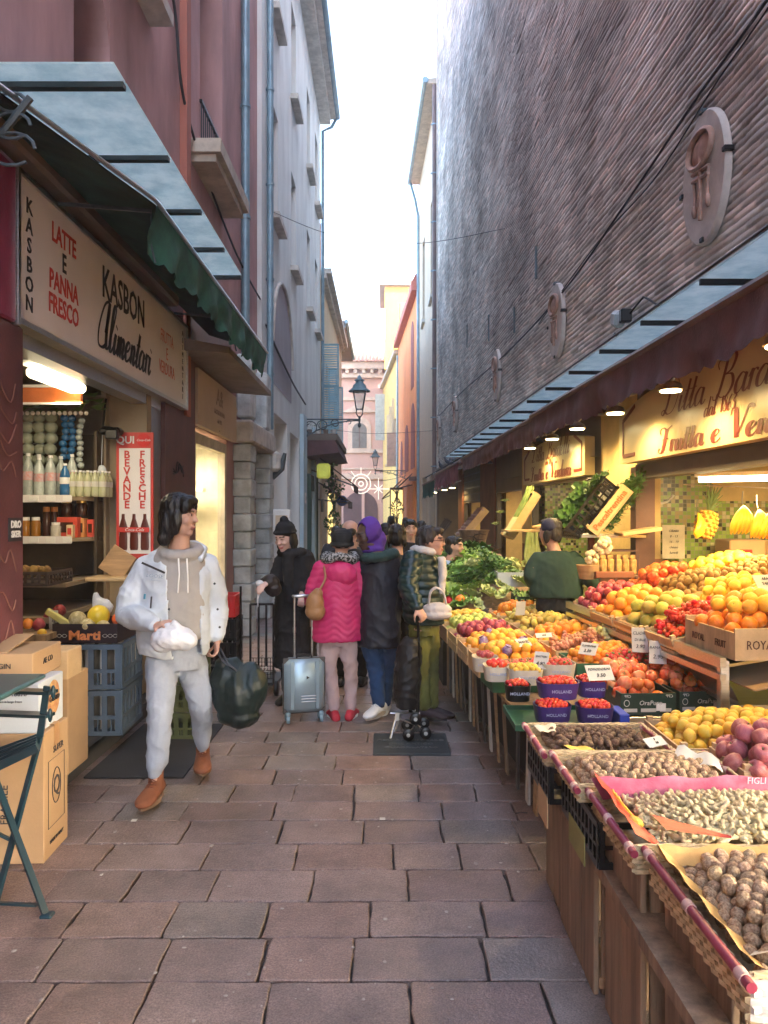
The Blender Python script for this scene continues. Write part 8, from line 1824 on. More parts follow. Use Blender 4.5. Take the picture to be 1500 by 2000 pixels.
mb = MB(); mb.cb(P(776, 1400, 5.62), (.03, .005, .06), b=.002); mb.build('tag', M_paper, t)
# ---- floor plate with worn writing
mb = MB(); a = P(735, 1438, 1650/438*1.5); mb.cb((.19, 5.44, .004), (.53, .48, .02), b=.004)
o = solo(mb, 'floor_plate', mat('dark_slate_plate', (.03, .038, .042), rough=.6, coord='pos'), 'dark worn stone plate set in the paving with faded writing, under the trolley', 'plate', (.19, 5.44, 0))
for i, s_ in enumerate(('MERCATO DI MEZZO', 'DELL ANTICO', 'QUADRILATERO')): letter(s_, .05, frame((.19, 5.50-i*.085, .015), (1, 0, 0), (0, 1, 0)), mat('worn_pale_inscription', (.10, .11, .11)), o)
# ---- black cart beside the portal
t = thing('hand_cart', 'tall black metal cage trolley standing by the stone portal, behind the suitcase', 'cart', (-1.2, 6.9, 0)); Yc = 6.9
mb = MB()
for (u, v0, v1) in ((470, 1145, 1330), (489, 1180, 1330), (505, 1180, 1300), (520, 1180, 1300), (534, 1180, 1335)): mb.tube([P(u, v0, Yc), P(u, v1, Yc)], .010, 6)
mb.tube([P(489, 1180, Yc), P(534, 1180, Yc)], .012, 6); mb.tube([P(470, 1145, Yc+.5), P(470, 1330, Yc+.5)], .01, 6); mb.tube([P(534, 1180, Yc+.5), P(534, 1330, Yc+.5)], .01, 6)
for v in (1160, 1240): mb.tube([P(470, v, Yc), P(470, v, Yc+.5)], .008, 6)
mb.build('cage', M_blk, t, 60)
mb = MB();
for i in range(9): mb.bar(P(489+i*5.6, 1285, Yc-.02), P(489+i*5.6, 1325, Yc-.02), .005)
for j in range(6): mb.bar(P(489, 1285+j*8, Yc-.02), P(534, 1285+j*8, Yc-.02), .005)
mb.build('basket', M_blkpl, t)
letter('EZZ', .06, frame(P(512, 1308, Yc-.03), (1, 0, 0), (0, 0, 1)), M_paper, t)
mb = MB(); mb.cb(((P(510, 1330, Yc)).x, Yc+.25, .10), (.30, .5, .03), b=.008); mb.build('base_plate', M_blk, t)
for (u, yy) in ((540, Yc-.02), (478, Yc), (535, Yc+.45)): p_ = P(u, 1332, yy); mb = MB(); mb.lathe([(.06, -.02), (.07, -.012), (.07, .012), (.06, .02)], 18, T(p_.x, p_.y, .072) @ RotY(pi/2)); mb.build('wheel', M_blkpl, t, 50)
# ---- plastic crates on the left
M_crb = mat('slate_blue_plastic', (.09, .13, .18), var=.12, rough=.5); M_cro = mat('olive_plastic', (.085, .10, .035), var=.15, rough=.5); M_crr = mat('red_plastic', (.50, .02, .02), rough=.4)
def bigcrate(name, label, x, y, z, wx, wy, h, m, grp, rz=0):
 t = thing(name, label, 'crate', (x, y, z), rz, grp)
 for (face, L, off, ax) in (('front_face', wx, -wy/2, 0), ('back_face', wx, wy/2, 0), ('side_face', wy, -wx/2, 1), ('side_face', wy, wx/2, 1)):
  mb = MB(); n = 4 if ax == 0 else 5; b = lambda a0, a1, z0, z1, d=.012: (mb.box(a0, a1, off-d/2, off+d/2, z0, z1) if ax == 0 else mb.box(off-d/2, off+d/2, a0, a1, z0, z1))
  b(-L/2, L/2, 0, .03, .02); b(-L/2, L/2, h-.035, h, .022); b(-L/2, L/2, h*.36, h*.44, .016)
  for k in range(n+1): c = -L/2+.02+(L-.04)*k/n; b(c-.018, c+.018, .03, h-.035, .014)
  for k in range(n*3): c = -L/2+.02+(L-.04)*(k+.5)/(n*3); b(c-.004, c+.004, .03, h*.36, .010)
  mb.build(name_ := face, m, t, local=True)
 mb = MB(); mb.box(-wx/2, wx/2, -wy/2, wy/2, .004, .012); mb.build('base', m, t, local=True)
 return t
for k in range(2): bigcrate('plastic_crate', ('lower', 'upper')[k]+' slate blue plastic crate in the stack under the melon box', -2.0, 5.47, .13+k*.315, .40, .50, .305, M_crb, 'slate blue crates on the grocery step', .04)
mb = MB();
for k in range(4): mb.box(-2.16+k*.1, -2.11+k*.1, 5.3, 5.6, .15, .70)
solo(mb, 'crate_filling', M_stonew, 'pale bottles standing inside the slate blue crates', 'bottles', (-2, 5.4, .15))
for k in range(3): bigcrate('plastic_crate', ('lowest', 'middle', 'topmost')[k]+' olive green plastic crate in the stack behind the walking man', -1.50+.0*k, 5.75, .0+k*.20+.008, .30, .40, .19, M_cro, 'olive crates behind the walking man')
bigcrate('plastic_crate', 'bright red plastic crate on top of a dark one by the second doorway', -1.52, 7.4, .66, .22, .34, .20, M_crr, 'red crate')
bigcrate('plastic_crate', 'dark crate under the bright red one', -1.52, 7.4, .44, .24, .36, .20, M_blkpl, 'dark crates under the red one'); bigcrate('plastic_crate', 'lowest dark crate under the bright red one', -1.52, 7.4, .22, .24, .36, .20, M_blkpl, 'dark crates under the red one'); bigcrate('plastic_crate', 'bottom dark crate standing on the paving under the red one', -1.52, 7.4, .0, .24, .36, .20, M_blkpl, 'dark crates under the red one')
mb = MB(); mb.cb((-1.55, 5.35, .006), (.62, 1.2, .012), b=.003); solo(mb, 'door_mat', mat('black_rubber', (.02, .02, .022), rough=.8), 'black rubber mat along the step behind the walking man', 'mat', (-1.55, 5.35, 0))
t = opencrate('melon_box', 'black fruit box with orange lettering holding melons, on the slate blue crates', -2.03, 5.42, .44, .42, .76, .13, mat('black_printed_card', (.025, .015, .02), rough=.4), style='card', cat='box')
lo = letter('Marti', .085, frame((0, -.2115, .05), (1, 0, 0), (0, 0, 1)), mat('orange_print', (.75, .25, .08)), None, bold=.003, sx=1.2); lo.parent = t
mb = MB()
for s_ in (-1, 1):
 for ph in (0, pi): mb.tube([(s_*(.12+.1*k/10), -.212, .05+.012*sin(k*.9+ph)) for k in range(11)], .0015, 4)
mb.build('wave_lines', M_paper, t, local=True)
M_melon = mat('netted_melon_skin', (.42, .35, .17), col2=(.60, .52, .30), scale=35, rough=.6, thr=(.45, .55)); M_ymel = mat('yellow_melon_skin', (.72, .52, .04), rough=.35)
def ball(name, m, p, r, lab, cat, grp=None, sc_=(1, 1, 1)): mb = MB(); mb.ell((0, 0, 0), tuple(r*s for s in sc_), 20, 14); o = mb.build(name, m, None, 180); o.location = p; o.rotation_euler = (rr(-1, 1), rr(-1, 1), 0); return tag(o, lab, cat, grp)
ball('melon', M_ymel, (-1.98, 5.33, .93), .075, 'bright yellow round melon in the black box', 'melon')
for (x, y, z, r, l) in ((-2.12, 5.32, .90, .065, 'pale netted melon at the left of the yellow one'), (-2.03, 5.26, .87, .055, 'small brown netted melon below the yellow one'), (-1.93, 5.27, .86, .05, 'small netted melon at the front right of the black box')): ball('melon', M_melon, (x, y, z), r, l, 'melon', sc_=(1, 1, .9))
ball('tomato', M_tom, (-1.86, 5.38, .90), .045, 'red tomato at the right end of the black melon box', 'tomato')
mb = MB(); mb.ell((-2.0, 5.46, .97), (.08, .05, .07), 12, 8); mb.ell((-2.05, 5.46, 1.04), (.03, .03, .05), 8, 6); o = remesh(mb, 'clear_wrap', .012, MATS['white_film'], 2, disp=folds(.010, 14, 14), base=(-2, 5.46, .9)); tag(o, 'crumpled clear plastic wrap standing behind the yellow melon', 'bag')
mb = MB(); mb.cb((0, 0, 0), (.05, .03, .26), T(-2.22, 5.3, .90) @ RotY(-1.0), .008); solo(mb, 'wrapped_leek', M_grape, 'pale wrapped vegetable lying at the left edge of the melon box', 'vegetable', (-2.22, 5.3, .9))
for (x, y, z, k, sz, lab) in ((-2.52, 5.22, .89, 'orange', .085, 'orange behind the flat carton, left one'), (-2.42, 5.22, .89, 'orange', .085, 'orange behind the flat carton, right one'), (-2.28, 5.12, .84, 'lemon', .07, 'yellow lemon by the corner of the melon box'), (-2.33, 5.35, .92, 'apple', .08, 'dark red apple near the melon box, upper'), (-2.26, 5.36, .88, 'apple', .08, 'dark red apple near the melon box, lower'), (-2.36, 5.25, .88, 'apple', .08, 'dark red apple left of the other two'), (-2.30, 5.45, .95, 'apple', .08, 'dark red apple at the back by the melon box')): fruit(k, (x, y, z), sz, lab, 'loose fruit behind the cartons on the left')
mb = MB(); mb.box(-3.0, -2.22, 5.05, 5.5, .80, .84); solo(mb, 'fruit_board', M_wood2, 'dim board holding loose fruit behind the cartons', 'board', (-2.6, 5.3, .8))
# trays on lower shelf
t = opencrate('vegetable_tray', 'dark wire edged tray of tomatoes and roots on the lower grocery shelf', -2.68, 5.58, .66, .42, 1.13, .10, mat('dark_wire_card', (.05, .035, .03)), style='plastic', cat='tray')
for k in range(7): fruit('tomato', (-2.96+.055*k+rr(-.01, .01), 5.46+.07*(k % 2), 1.23), .065, 'red tomato in the tray on the lower grocery shelf', 'tomatoes on the lower grocery shelf')
for k in range(9): fruit('kiwi', (-2.62+.065*(k % 4)+rr(-.01, .01), 5.44+.08*(k//4), 1.23), .075, 'brown potato in the tray on the lower grocery shelf', 'potatoes on the lower grocery shelf').name = 'potato'
for o in list(C):
 if o.name.startswith('potato'): o['category'] = 'potato'
# ---- cardboard boxes at the left edge
def carton(name, label, x, y, z, wx, wy, h, m, rz=0, open_=False):
 t = thing(name, label, 'box', (x, y, z), rz); mb = MB(); mb.cb((0, 0, h/2), (wx, wy, h), b=.004); mb.build('box', m, t, local=True); return t
def onface(t, s, h, x, z, d, m=M_ink, side='y', **k):
 M_ = frame((x, -d-.0005, z), (1, 0, 0), (0, 0, 1)) if side == 'y' else frame((d+.0005, x, z), (0, 1, 0), (0, 0, 1))
 o = letter(s, h, M_, m, None, **k); o.parent = t; return o
M_ctn = M_card
t = carton('tall_carton', 'tall brown cardboard box with printed symbols, standing on the paving at the left edge', -1.86, 3.74, 0, .52, .30, .61, M_ctn, .04)
onface(t, 'SUPER', .045, .02, .50, .26, side='x'); onface(t, 'Q', .13, 0, .32, .26, side='x', sx=.8); onface(t, 'MADE IN ITALY', .024, .0, .07, .26, side='x')
mb = MB(); mb.tube([(.2605, -.10, .14), (.2605, -.10, .46), (.2605, .10, .46), (.2605, .10, .14)], .0022, 4, closed=True); mb.tube([(.2605, .052*cos(a), .32+.085*sin(a)) for a in [2*pi*k/24 for k in range(24)]], .003, 4, closed=True); mb.build('printed_frame', M_ink, t, local=True)
for i, s_ in enumerate(('DELICATE', 'HANDLE WITH', 'FRAGILE')): o = letter(s_, .05, frame((-.10+.09*i, -.1512, .28), (0, 0, 1), (-1, 0, 0)), M_ink, None); o.parent = t
mb = MB(); mb.box(-.262, .262, -.03, .03, .6195, .6215); mb.box(.2605, .2625, -.03, .03, .5, .62); mb.build('tape', mat('brown_tape', (.40, .22, .09), rough=.3), t, local=True)
t = carton('white_carton', 'white cardboard box with a round food picture, on the tall brown box', -1.87, 3.735, .612, .50, .29, .235, M_cardw, .03)
onface(t, '018676', .030, .15, .185, .145); onface(t, 'conservare in luogo fresco', .015, .10, .15, .145, sx=.9)
mb = MB(); mb.lathe([(.075, 0), (.075, .002)], 20, T(.2505, .02, .13) @ RotY(pi/2) @ Matrix.Diagonal((1.15, 1.0, 1, 1))); mb.build('round_print', mat('brown_pizza_print', (.40, .16, .08), col2=(.6, .4, .15), scale=30), t, local=True); onface(t, 'Gusto', .05, .02, .13, .253, M_ink, 'x', shear=.3)
t = carton('flat_carton', 'flattened brown carton printed with a bottle outline, lying above the white box', -1.92, 3.80, .85, .50, .36, .13, M_ctn, .05)
mb = MB(); mb.tube([(-.20, -.1815, .04), (-.20, -.1815, .08), (-.06, -.1815, .08), (-.06, -.1815, .10), (0, -.1815, .10), (0, -.1815, .02), (-.06, -.1815, .02), (-.06, -.1815, .04)], .002, 4, closed=True); mb.build('bottle_outline', M_ink, t, local=True)
onface(t, 'GIN', .035, .12, .07, .18); onface(t, 'AE CO', .04, .0, .07, .25, side='x')
mb = MB(); mb.cb((0, 0, 0), (.34, .32, .006), T(-.05, 0, .150) @ RotX(.12), .001); mb.build('lid_flap', M_ctn, t, local=True)
mb = MB(); mb.cb((-1.98, 4.35, .80), (.46, .2, .16), b=.005); solo(mb, 'small_carton', M_cardl, 'small pale carton behind the flattened brown one', 'box', (-2.0, 4.6, .72))
mb = MB(); mb.cb((-2.45, 3.75, .34), (.40, .40, .67), b=.006); o = solo(mb, 'rear_carton', M_ctn, 'brown carton stack half hidden at the far left behind the folding chair', 'box', (-2.3, 3.9, 0))
mb = MB(); mb.cb((-2.02, 4.55, .42), (.42, .3, .56), b=.006); solo(mb, 'rear_carton', M_ctn, 'brown carton supporting the small pale carton beside the slate blue crates', 'box', (-2.02, 4.55, .14))
# ---- bistro table and folding chair
M_bist = mat('petrol_blue_enamel', (.008, .03, .042), var=.12, rough=.35, bump=.03); M_top = mat('green_grey_enamel', (.045, .10, .10), var=.1, rough=.3, bump=.03)
t = thing('bistro_table', 'square green-grey metal bistro table cut off by the left edge', 'table', (-1.75, 3.05, 0))
mb = MB(); mb.cb((0, 0, 0), (.70, .47, .022), T(-1.83, 3.135, .93) @ RotZ(.02), .008); mb.build('tabletop', M_top, t, 40)
for (a, b) in (((-2.1, 2.95), (-1.75, 3.3)), ((-1.75, 2.95), (-2.1, 3.3))): mb = MB(); mb.bar((*a, .91), (*b, .01), .03, .015); mb.build('leg', M_bist, t)
t = thing('folding_chair', 'dark petrol blue folding metal chair with two back slats, at the left edge', 'chair', (-1.55, 3.2, 0)); Yf = 3.40
def B(a, b, w_, th, nm='frame', rad=None): mb = MB(); mb.bar(a, b, w_, th); return mb.build(nm, M_bist, t)
for (v0, v1, uu) in ((1338, 1366, 104), (1383, 1411, 98)):
 mb = MB(); a = P(-60, (v0+v1)/2-6, Yf+.12); b = P(uu, (v0+v1)/2, Yf); mb.bar(a, b, .014, (v1-v0)/1500*Yf, up=(0, 1, 0)); mb.ell(b, (.01, .012, (v1-v0)/3000*Yf), 10, 8); mb.build('back_slat', M_bist, t, 50)
B(P(92, 1340, Yf), P(78, 1440, Yf), .028, .012, 'back_post'); B(P(78, 1440, Yf), P(-10, 1770, 3.2), .026, .014, 'leg'); B(P(-10, 1520, Yf-.05), P(90, 1788, 3.14), .026, .014, 'leg'); B(P(-40, 1610, Yf+.1), P(40, 1650, Yf+.15), .02, .012, 'brace'); B(P(-20, 1763, 3.2), P(72, 1768, 3.18), .016, .010, 'brace')
mb = MB(); mb.cb(P(92, 1788, 3.14), (.05, .05, .02), b=.006); mb.build('foot', M_bist, t)
for k in range(5): mb = MB(); a = P(-30, 1478+k*8, Yf-.05*k+.1); b = P(74, 1440+k*5, Yf-.06*k+.1); mb.bar(a, b, .035, .012, up=(0, 1, 0)); mb.build('seat_slat', M_bist, t)
# ---- second shop, canopy slab, sign, portal
t = thing('delicatessen', 'narrow lit delicatessen doorway with pale frame behind the walking man', 'shop', (-2.1, 8.9, 0))
mb = MB(); mb.box(-2.35, -2.1, 8.02, 9.73, 0, .02); mb.quad((-2.9, 9.72, 0), (-2.0, 9.72, 0), (-2.0, 9.72, 2.5), (-2.9, 9.72, 2.5)); mb.quad((-2.9, 8.0, 0), (-2.9, 9.72, 0), (-2.9, 9.72, 2.5), (-2.9, 8.0, 2.5)); mb.build('interior', mat('warm_white_wall', (.75, .70, .52)), t)
mb = MB();
for y in (8.02, 9.6): mb.box(-2.08, -1.99, y, y+.1, 0, 2.5)
mb.box(-2.08, -1.99, 8.12, 9.6, 2.38, 2.5); mb.box(-2.08, -1.99, 8.12, 9.6, .0, .12); mb.build('frame', M_stone, t)
mb = MB(); mb.box(-2.04, -2.03, 8.12, 9.6, .12, 2.38); mb.build('pane', mat('clear_shop_glass', (.9, .9, .85), rough=.03, alpha=.18, var=0, bump=0), t)
mb = MB(); mb.ell((-2.35, 9.1, 1.55), (.13, .13, .12), 14, 10); mb.tube([(-2.35, 9.1, 1.65), (-2.3, 9.1, 1.85)], .008, 5); mb.build('hanging_ham', mat('cream_cheese', (.72, .66, .5)), t, 180)
mb = MB(); mb.box(-2.7, -2.2, 9.3, 9.5, 1.9, 1.94); mb.build('shelf', M_white, t)
warm_lamp('deli_light', (-2.45, 8.9, 2.4), 5, .5, (0, 0, 0), (1, .85, .55))
t = thing('deli_sign', 'square cream sign with a faint brown drawing over the delicatessen door', 'sign', (-1.95, 8.9, 2.85)); mb = MB(); mb.box(-1.985, -1.93, 7.97, 10.05, 2.56, 3.15); mb.build('board', mat('beige_sign_board', (.60, .47, .34), var=.04, coord='pos'), t)
Mf = mat('faint_brown_print', (.36, .26, .19)); letter('A&', .28, frame((-1.928, 9.0, 2.97), (0, 1, 0), (0, 0, 1)), Mf, t, shear=.1); letter('GASTRONOMIA', .08, frame((-1.928, 9.0, 2.80), (0, 1, 0), (0, 0, 1)), Mf, t); letter('dal 1932', .07, frame((-1.928, 9.0, 2.70), (0, 1, 0), (0, 0, 1)), Mf, t); letter('..', .09, frame((-1.928, 9.0, 2.62), (0, 1, 0), (0, 0, 1)), M_ink, t)
mb = MB(); mb.box(-1.36, -1.28, 0, 0, 0, 0) if False else None
mb.poly([Vector((-1.98, 7.3, 3.20)), Vector((-1.47, 7.3, 3.16)), Vector((-1.47, 7.3, 3.22)), Vector((-1.98, 7.3, 3.32))], (0, 2.7, 0)); solo(mb, 'canopy_slab', mat('grey_brown_render', (.22, .18, .16), coord='pos'), 'sloping grey canopy slab over the delicatessen sign', 'canopy', (-1.7, 8, 3.15))
# rusticated portal
t = thing('stone_portal', 'grey rusticated stone portal with blocky columns and a carved bracket', 'portal', (-1.9, 11.2, 0))
for yc in (10.35, 12.05):
 z = 0; k = 0
 while z < 2.5:
  mb = MB(); w_ = .36 if k % 2 else .40; mb.cb((-1.88, yc, z+.115), (w_*.62, w_, .225), b=.014); mb.build('stone_block', M_stoneb, t); z += .232; k += 1
mb = MB(); mb.cb((-1.86, 11.2, 2.72), (.26, 2.2, .30), b=.03); mb.cb((-1.74, 12.2, 2.45), (.18, .22, .32), b=.05); mb.build('lintel', M_stonew, t)
for (yc) in (10.5, 11.9): mb = MB(); mb.cb((-1.88, yc, 3.35), (.2, .42, .85), b=.02); mb.build('upper_block', M_stoneb, t)
mb = MB(); mb.box(-2.25, -2.2, 10.5, 11.9, 0, 2.6); mb.build('door', M_lblue, t); mb = MB(); mb.cb((-2.18, 11.3, .55), (.1, .4, .6), b=.01); mb.build('grey_box', M_zinc, t)
mb = MB(); mb.tube([(-1.8, 12.35, 2.2), (-1.66, 12.4, 2.35), (-1.6, 12.4, 2.6)], [.05, .06, .03], 8); mb.build('carved_head', M_iron, t, 60)
# snack sign board leaning, bikes etc in the distance
mb = MB(); mb.cb((P(550, 1010, 11.5).x, 11.5, 1.52), (.26, .03, .34), b=.01); o = solo(mb, 'framed_menu', M_white, 'white framed poster on the wall above the woman in black', 'poster', (P(550, 1010, 11.5).x, 11.5, 1.4)); mb = MB(); mb.box(P(550, 1010, 11.5).x-.09, P(550, 1010, 11.5).x+.09, 11.48, 11.484, 1.40, 1.6); mb.build('print', M_cream, o)
# ---- lanterns
def lantern(p, s, label, side, reach, zarm=-.55):
 t = thing('street_lantern', label, 'lamp', p); Mi = M_iron
 mb = MB(); mb.lathe([(.10, -.42), (.20, 0)], 4, T(*p) @ Matrix.Scale(s, 4) @ RotZ(pi/4)); mb.f = mb.f[:-2]; mb.mi = mb.mi[:-2]; mb.sm = mb.sm[:-2]; mb.build('glass', mat('lantern_glass', (.75, .78, .75), rough=.1, alpha=.35, var=0, bump=0), t)
 mb = MB()
 for k in range(4): a = pi/4+k*pi/2; mb.tube([p+Vector((.105*cos(a), .105*sin(a), -.43))*s, p+Vector((.205*cos(a), .205*sin(a), .0))*s], .014*s, 6)
 for (r, z) in ((.10, -.42), (.205, 0)): mb.tube([p+Vector((r*cos(pi/4+k*pi/2), r*sin(pi/4+k*pi/2), z))*s for k in range(4)], .014*s, 6, closed=True)
 mb.build('frame', Mi, t)
 mb = MB(); mb.lathe([(.26, 0), (.25, .03), (.17, .09), (.15, .16), (.10, .20), (.09, .25), (.13, .27), (.06, .31), (.03, .38), (.0, .40)], 12, T(*p) @ Matrix.Scale(s, 4)); mb.build('cap', mat('blue_grey_copper', (.14, .24, .28), rough=.5), t, 50)
 mb = MB();
 for k in range(4): a = k*pi/2+pi/4; mb.tube([p+Vector((.1*cos(a), .1*sin(a), -.43))*s, p+Vector((.11*cos(a), .11*sin(a), -.52))*s, p+Vector((.02*cos(a), .02*sin(a), -.62))*s], .011*s, 5)
 mb.lathe([(.02, -.85), (.045, -.80), (.02, -.74), (.03, -.68), (.02, -.58)], 8, T(*p) @ Matrix.Scale(s, 4)); mb.build('stem', Mi, t, 60)
 b = MB(); z0 = p.z-.66*s; xw = p.x+side*reach; b.bar((p.x, p.y, z0), (xw, p.y, z0), .03*s, .03*s)
 Lr = reach;
 for (cx, cz, r, tn) in ((.18, -.06, .06, 1.6), (.42, -.08, .10, 2), (.64, -.12, .13, 2.2), (.84, -.17, .17, 2.4), (.95, -.28, .10, 2)):
  pts = []
  for k in range(int(tn*10)+1): a = k/10*2*pi*.5; q = r*(1-.38*k/(tn*10)); pts.append((p.x+side*Lr*cx+q*cos(a)*side, p.y, z0+cz*s*1.2+q*sin(a)))
  b.tube(pts, .013*s, 5)
 b.tube([(p.x+side*Lr*f, p.y, z0-.03-.46*s*f**2.2) for f in [k/12 for k in range(13)]], .016*s, 5); b.build('bracket', Mi, t)
lantern(P(702, 765, 18.3), 1.0, 'large wrought iron wall lantern on a scrolled bracket, left side', -1, 1.38)
lantern(P(733, 893, 38), 1.0, 'smaller distant wall lantern on a bracket from the orange house', 1, 1.6)
# ---- far left street furniture
t = thing('shop_canopy', 'flat dark red canopy box with flower pots on top, far left', 'canopy', (-1.6, 19, 2.9))
a = P(610, 955, 19.5); mb = MB(); mb.box(-2.0, -1.15, 18.9, 23.5, 3.42, 3.58); mb.build('slab', M_taupe, t); mb = MB(); mb.poly([Vector((-1.95, 18.9, 3.417)), Vector((-1.2, 18.9, 3.417)), Vector((-1.1, 18.9, 3.12)), Vector((-1.95, 18.9, 3.02))], (0, 4.4, 0)); mb.build('fascia', M_awn, t)
for k in range(4):
 x = -1.85+.2*k; mb = MB(); mb.lathe([(.05, 0), (.07, .12)], 10, T(x, 19.1, 3.58)); q = solo(mb, 'flower_pot', M_stonew if k % 2 else M_taupe, 'small flower pot on the flat canopy, number by number along its edge'.replace(', number by number along its edge', ' at the far left'), 'flower pot', (x, 19.1, 3.58), 'pots on the flat canopy', smooth=50); mb = MB(); R7 = random.Random(k)
 for i in range(26): p_ = Vector((x+R7.uniform(-.09, .09), 19.1+R7.uniform(-.09, .09), 3.70+R7.uniform(0, .22))); e = Vector((R7.uniform(-1, 1), R7.uniform(-1, 1), R7.uniform(-1, 1)))*.03; f = Vector((R7.uniform(-1, 1), R7.uniform(-1, 1), R7.uniform(-1, 1)))*.03; mb.add([p_, p_+e, p_+f], [(0, 1, 2)])
 mb.build('foliage', M_leafs[2], q)
def farawn(label, x0, z0, x1, z1, y0, y1, m=M_brawn, drop=.2):
 t = thing('brown_awning', label, 'awning', (x0, y0, z0)); mb = MB(); mb.poly([Vector((x0, y0, z0)), Vector((x1, y0, z1)), Vector((x1, y0, z1-.03)), Vector((x0, y0, z0-.03))], (0, y1-y0, 0)); mb.build('canvas', m, t); mb = MB(); mb.poly([Vector((x1-.01, y0, z1)), Vector((x1+.01, y0, z1)), Vector((x1+.01, y0, z1-drop)), Vector((x1-.01, y0, z1-drop))], (0, y1-y0, 0)); mb.build('valance', m, t); mb = MB(); mb.bar((x0, y0+.1, z0-.5), (x1, y0+.1, z1-.05), .04); mb.build('arm', M_blk, t)
farawn('dark brown awning reaching over the alley, far left, upper one', -1.9, 3.25, -.78, 2.38, 20, 23); farawn('dark brown awning lower and nearer the wall, far left', -1.85, 2.5, -1.0, 1.95, 21.5, 24.0); farawn('brown awning slanting down from the right, far down the alley', .85, 3.2, -.1, 2.3, 36, 39, mat('rust_canvas', (.28, .10, .06))); farawn('narrow dark awning under the orange house ledge', 1.2, 3.3, .55, 2.7, 32.5, 35.5)
mb = MB(); mb.cb(P(632, 920, 19.2), (.34, .12, .38), b=.05); o = solo(mb, 'glowing_sign', mat('lit_yellow_green', (.5, .55, .1), emit=(.62, .62, .08), es=.03, coord='pos'), 'yellow-green lit square sign under the brown awnings', 'sign', P(632, 920, 19.2), smooth=40)
mb = MB(); c = P(668, 978, 23); mb.lathe([(.16, -.02), (.16, .02)], 20, T(*c) @ RotX(pi/2)); o = solo(mb, 'round_sign', mat('blue_enamel', (.03, .12, .40)), 'round blue sign with a white arrow near the hanging greenery', 'sign', c, smooth=50); mb = MB(); mb.bar(c+Vector((-.1, -.03, 0)), c+Vector((.1, -.03, 0)), .03, .01); mb.bar(c+Vector((-.1, -.03, 0)), c+Vector((-.03, -.03, .06)), .03, .01); mb.bar(c+Vector((-.1, -.03, 0)), c+Vector((-.03, -.03, -.06)), .03, .01); mb.build('arrow', M_white, o)
def ivy(label, c, r, h, seed, n=420, m=None):
 R8 = random.Random(seed); t = thing('hanging_ivy', label, 'plant', c); mb = MB()
 for k in range(n):
  f = R8.random(); a = R8.uniform(0, 6.28); q = r*sqrt(R8.random())*(.6+.5*sin(f*9+seed)); p_ = Vector(c)+Vector((q*cos(a), q*sin(a), -h*f)); e = Vector((R8.uniform(-1, 1), R8.uniform(-1, 1), R8.uniform(-1, 1))).normalized()*.045; g_ = e.cross(Vector((R8.uniform(-1, 1), R8.uniform(-1, 1), .3))).normalized()*.035; mb.add([p_-e, p_+g_, p_+e, p_-g_], [(0, 1, 2, 3)])
 mb.build('foliage', m or M_leafs[2], t); mb = MB(); mb.tube([Vector(c), Vector(c)+Vector((0, 0, -h))], .02, 5); mb.build('stem', M_wood2, t)
ivy('dark green ivy hanging beside the left far doorway', P(652, 945, 22), .28, 1.5, 1); ivy('small ivy clump below the yellow-green sign', P(648, 905, 22), .2, .7, 2, 200); ivy('grey-green hanging foliage on the right far shopfront', P(775, 955, 30), .3, 1.4, 3, 300, M_leafs[3])
# green dark shopfront far left and posts
mb = MB(); mb.box(-1.93, -1.80, 18.95, 19.1, 0, 2.6); mb.box(-1.93, -1.80, 20.9, 21.0, 0, 2.6); mb.box(-1.93, -1.85, 19.1, 20.9, 2.2, 2.6); solo(mb, 'green_shopfront', mat('dark_green_joinery', (.02, .06, .045)), 'dark green shopfront frame under the far left canopy', 'shopfront', (-1.9, 19, 0))
mb = MB(); mb.cb((P(630, 990, 17.5).x, 17.5, 1.8), (.05, .4, .3), b=.01); solo(mb, 'small_black_sign', M_blkpl, 'small black sign on the left wall under the canopy', 'sign', (P(630, 990, 17.5).x, 17.5, 1.8))
for (u, Y_, w_, h0, h1, lab) in ((775, 33, .5, 0, 2.6, 'yellow-lit shop window far down on the right'), (640, 27, .5, .2, 2.3, 'yellow-lit shop window far down on the left')):
 c = P(u, 1000, Y_); mb = MB(); mb.box(c.x-w_/2, c.x+w_/2, Y_, Y_+.05, h0+.2, h1); t_ = solo(mb, 'lit_shop_window', mat('lit_window', (.8, .6, .2), emit=(1, .72, .25), es=.13, coord='pos'), lab, 'window', (c.x, Y_, h0)); mb = MB(); mb.box(c.x-w_/2-.05, c.x-w_/2, Y_-.02, Y_+.05, 0, h1+.1); mb.box(c.x-w_/2, c.x+w_/2, Y_-.02, Y_+.05, h1, h1+.1); mb.build('frame', M_brown, t_)
# ---- pale shutters on the yellow house and grey banner
mb = MB(); mb.cb(P(766, 878, 44), (.60, .05, 1.95), b=.01); solo(mb, 'pale_banner', mat('grey_pink_banner', (.45, .36, .33)), 'blank pale pinkish banner hanging before the orange house', 'banner', P(766, 878, 44))
mb = MB(); c = P(742, 815, 50); mb.cb(c, (.6, .05, 3.0), b=.01); solo(mb, 'open_shutter', mat('pale_grey_shutter', (.42, .42, .38)), 'pale grey open shutter beside the pediment window', 'shutter', c)
for k in range(3):
 c = P(766-k*5, 830+k*14, 46+2*k); mb = MB(); mb.box(c.x-.02, c.x+.25, c.y, c.y+.9, c.z-1.6, c.z+1.6); mb.box(c.x-.12, c.x+.02, c.y-.05, c.y+.95, c.z-1.75, c.z-1.62); solo(mb, 'window_shutter', M_cream, 'cream shutters along the yellow house, %s of three' % ('nearest', 'middle', 'farthest')[k], 'shutter', c)
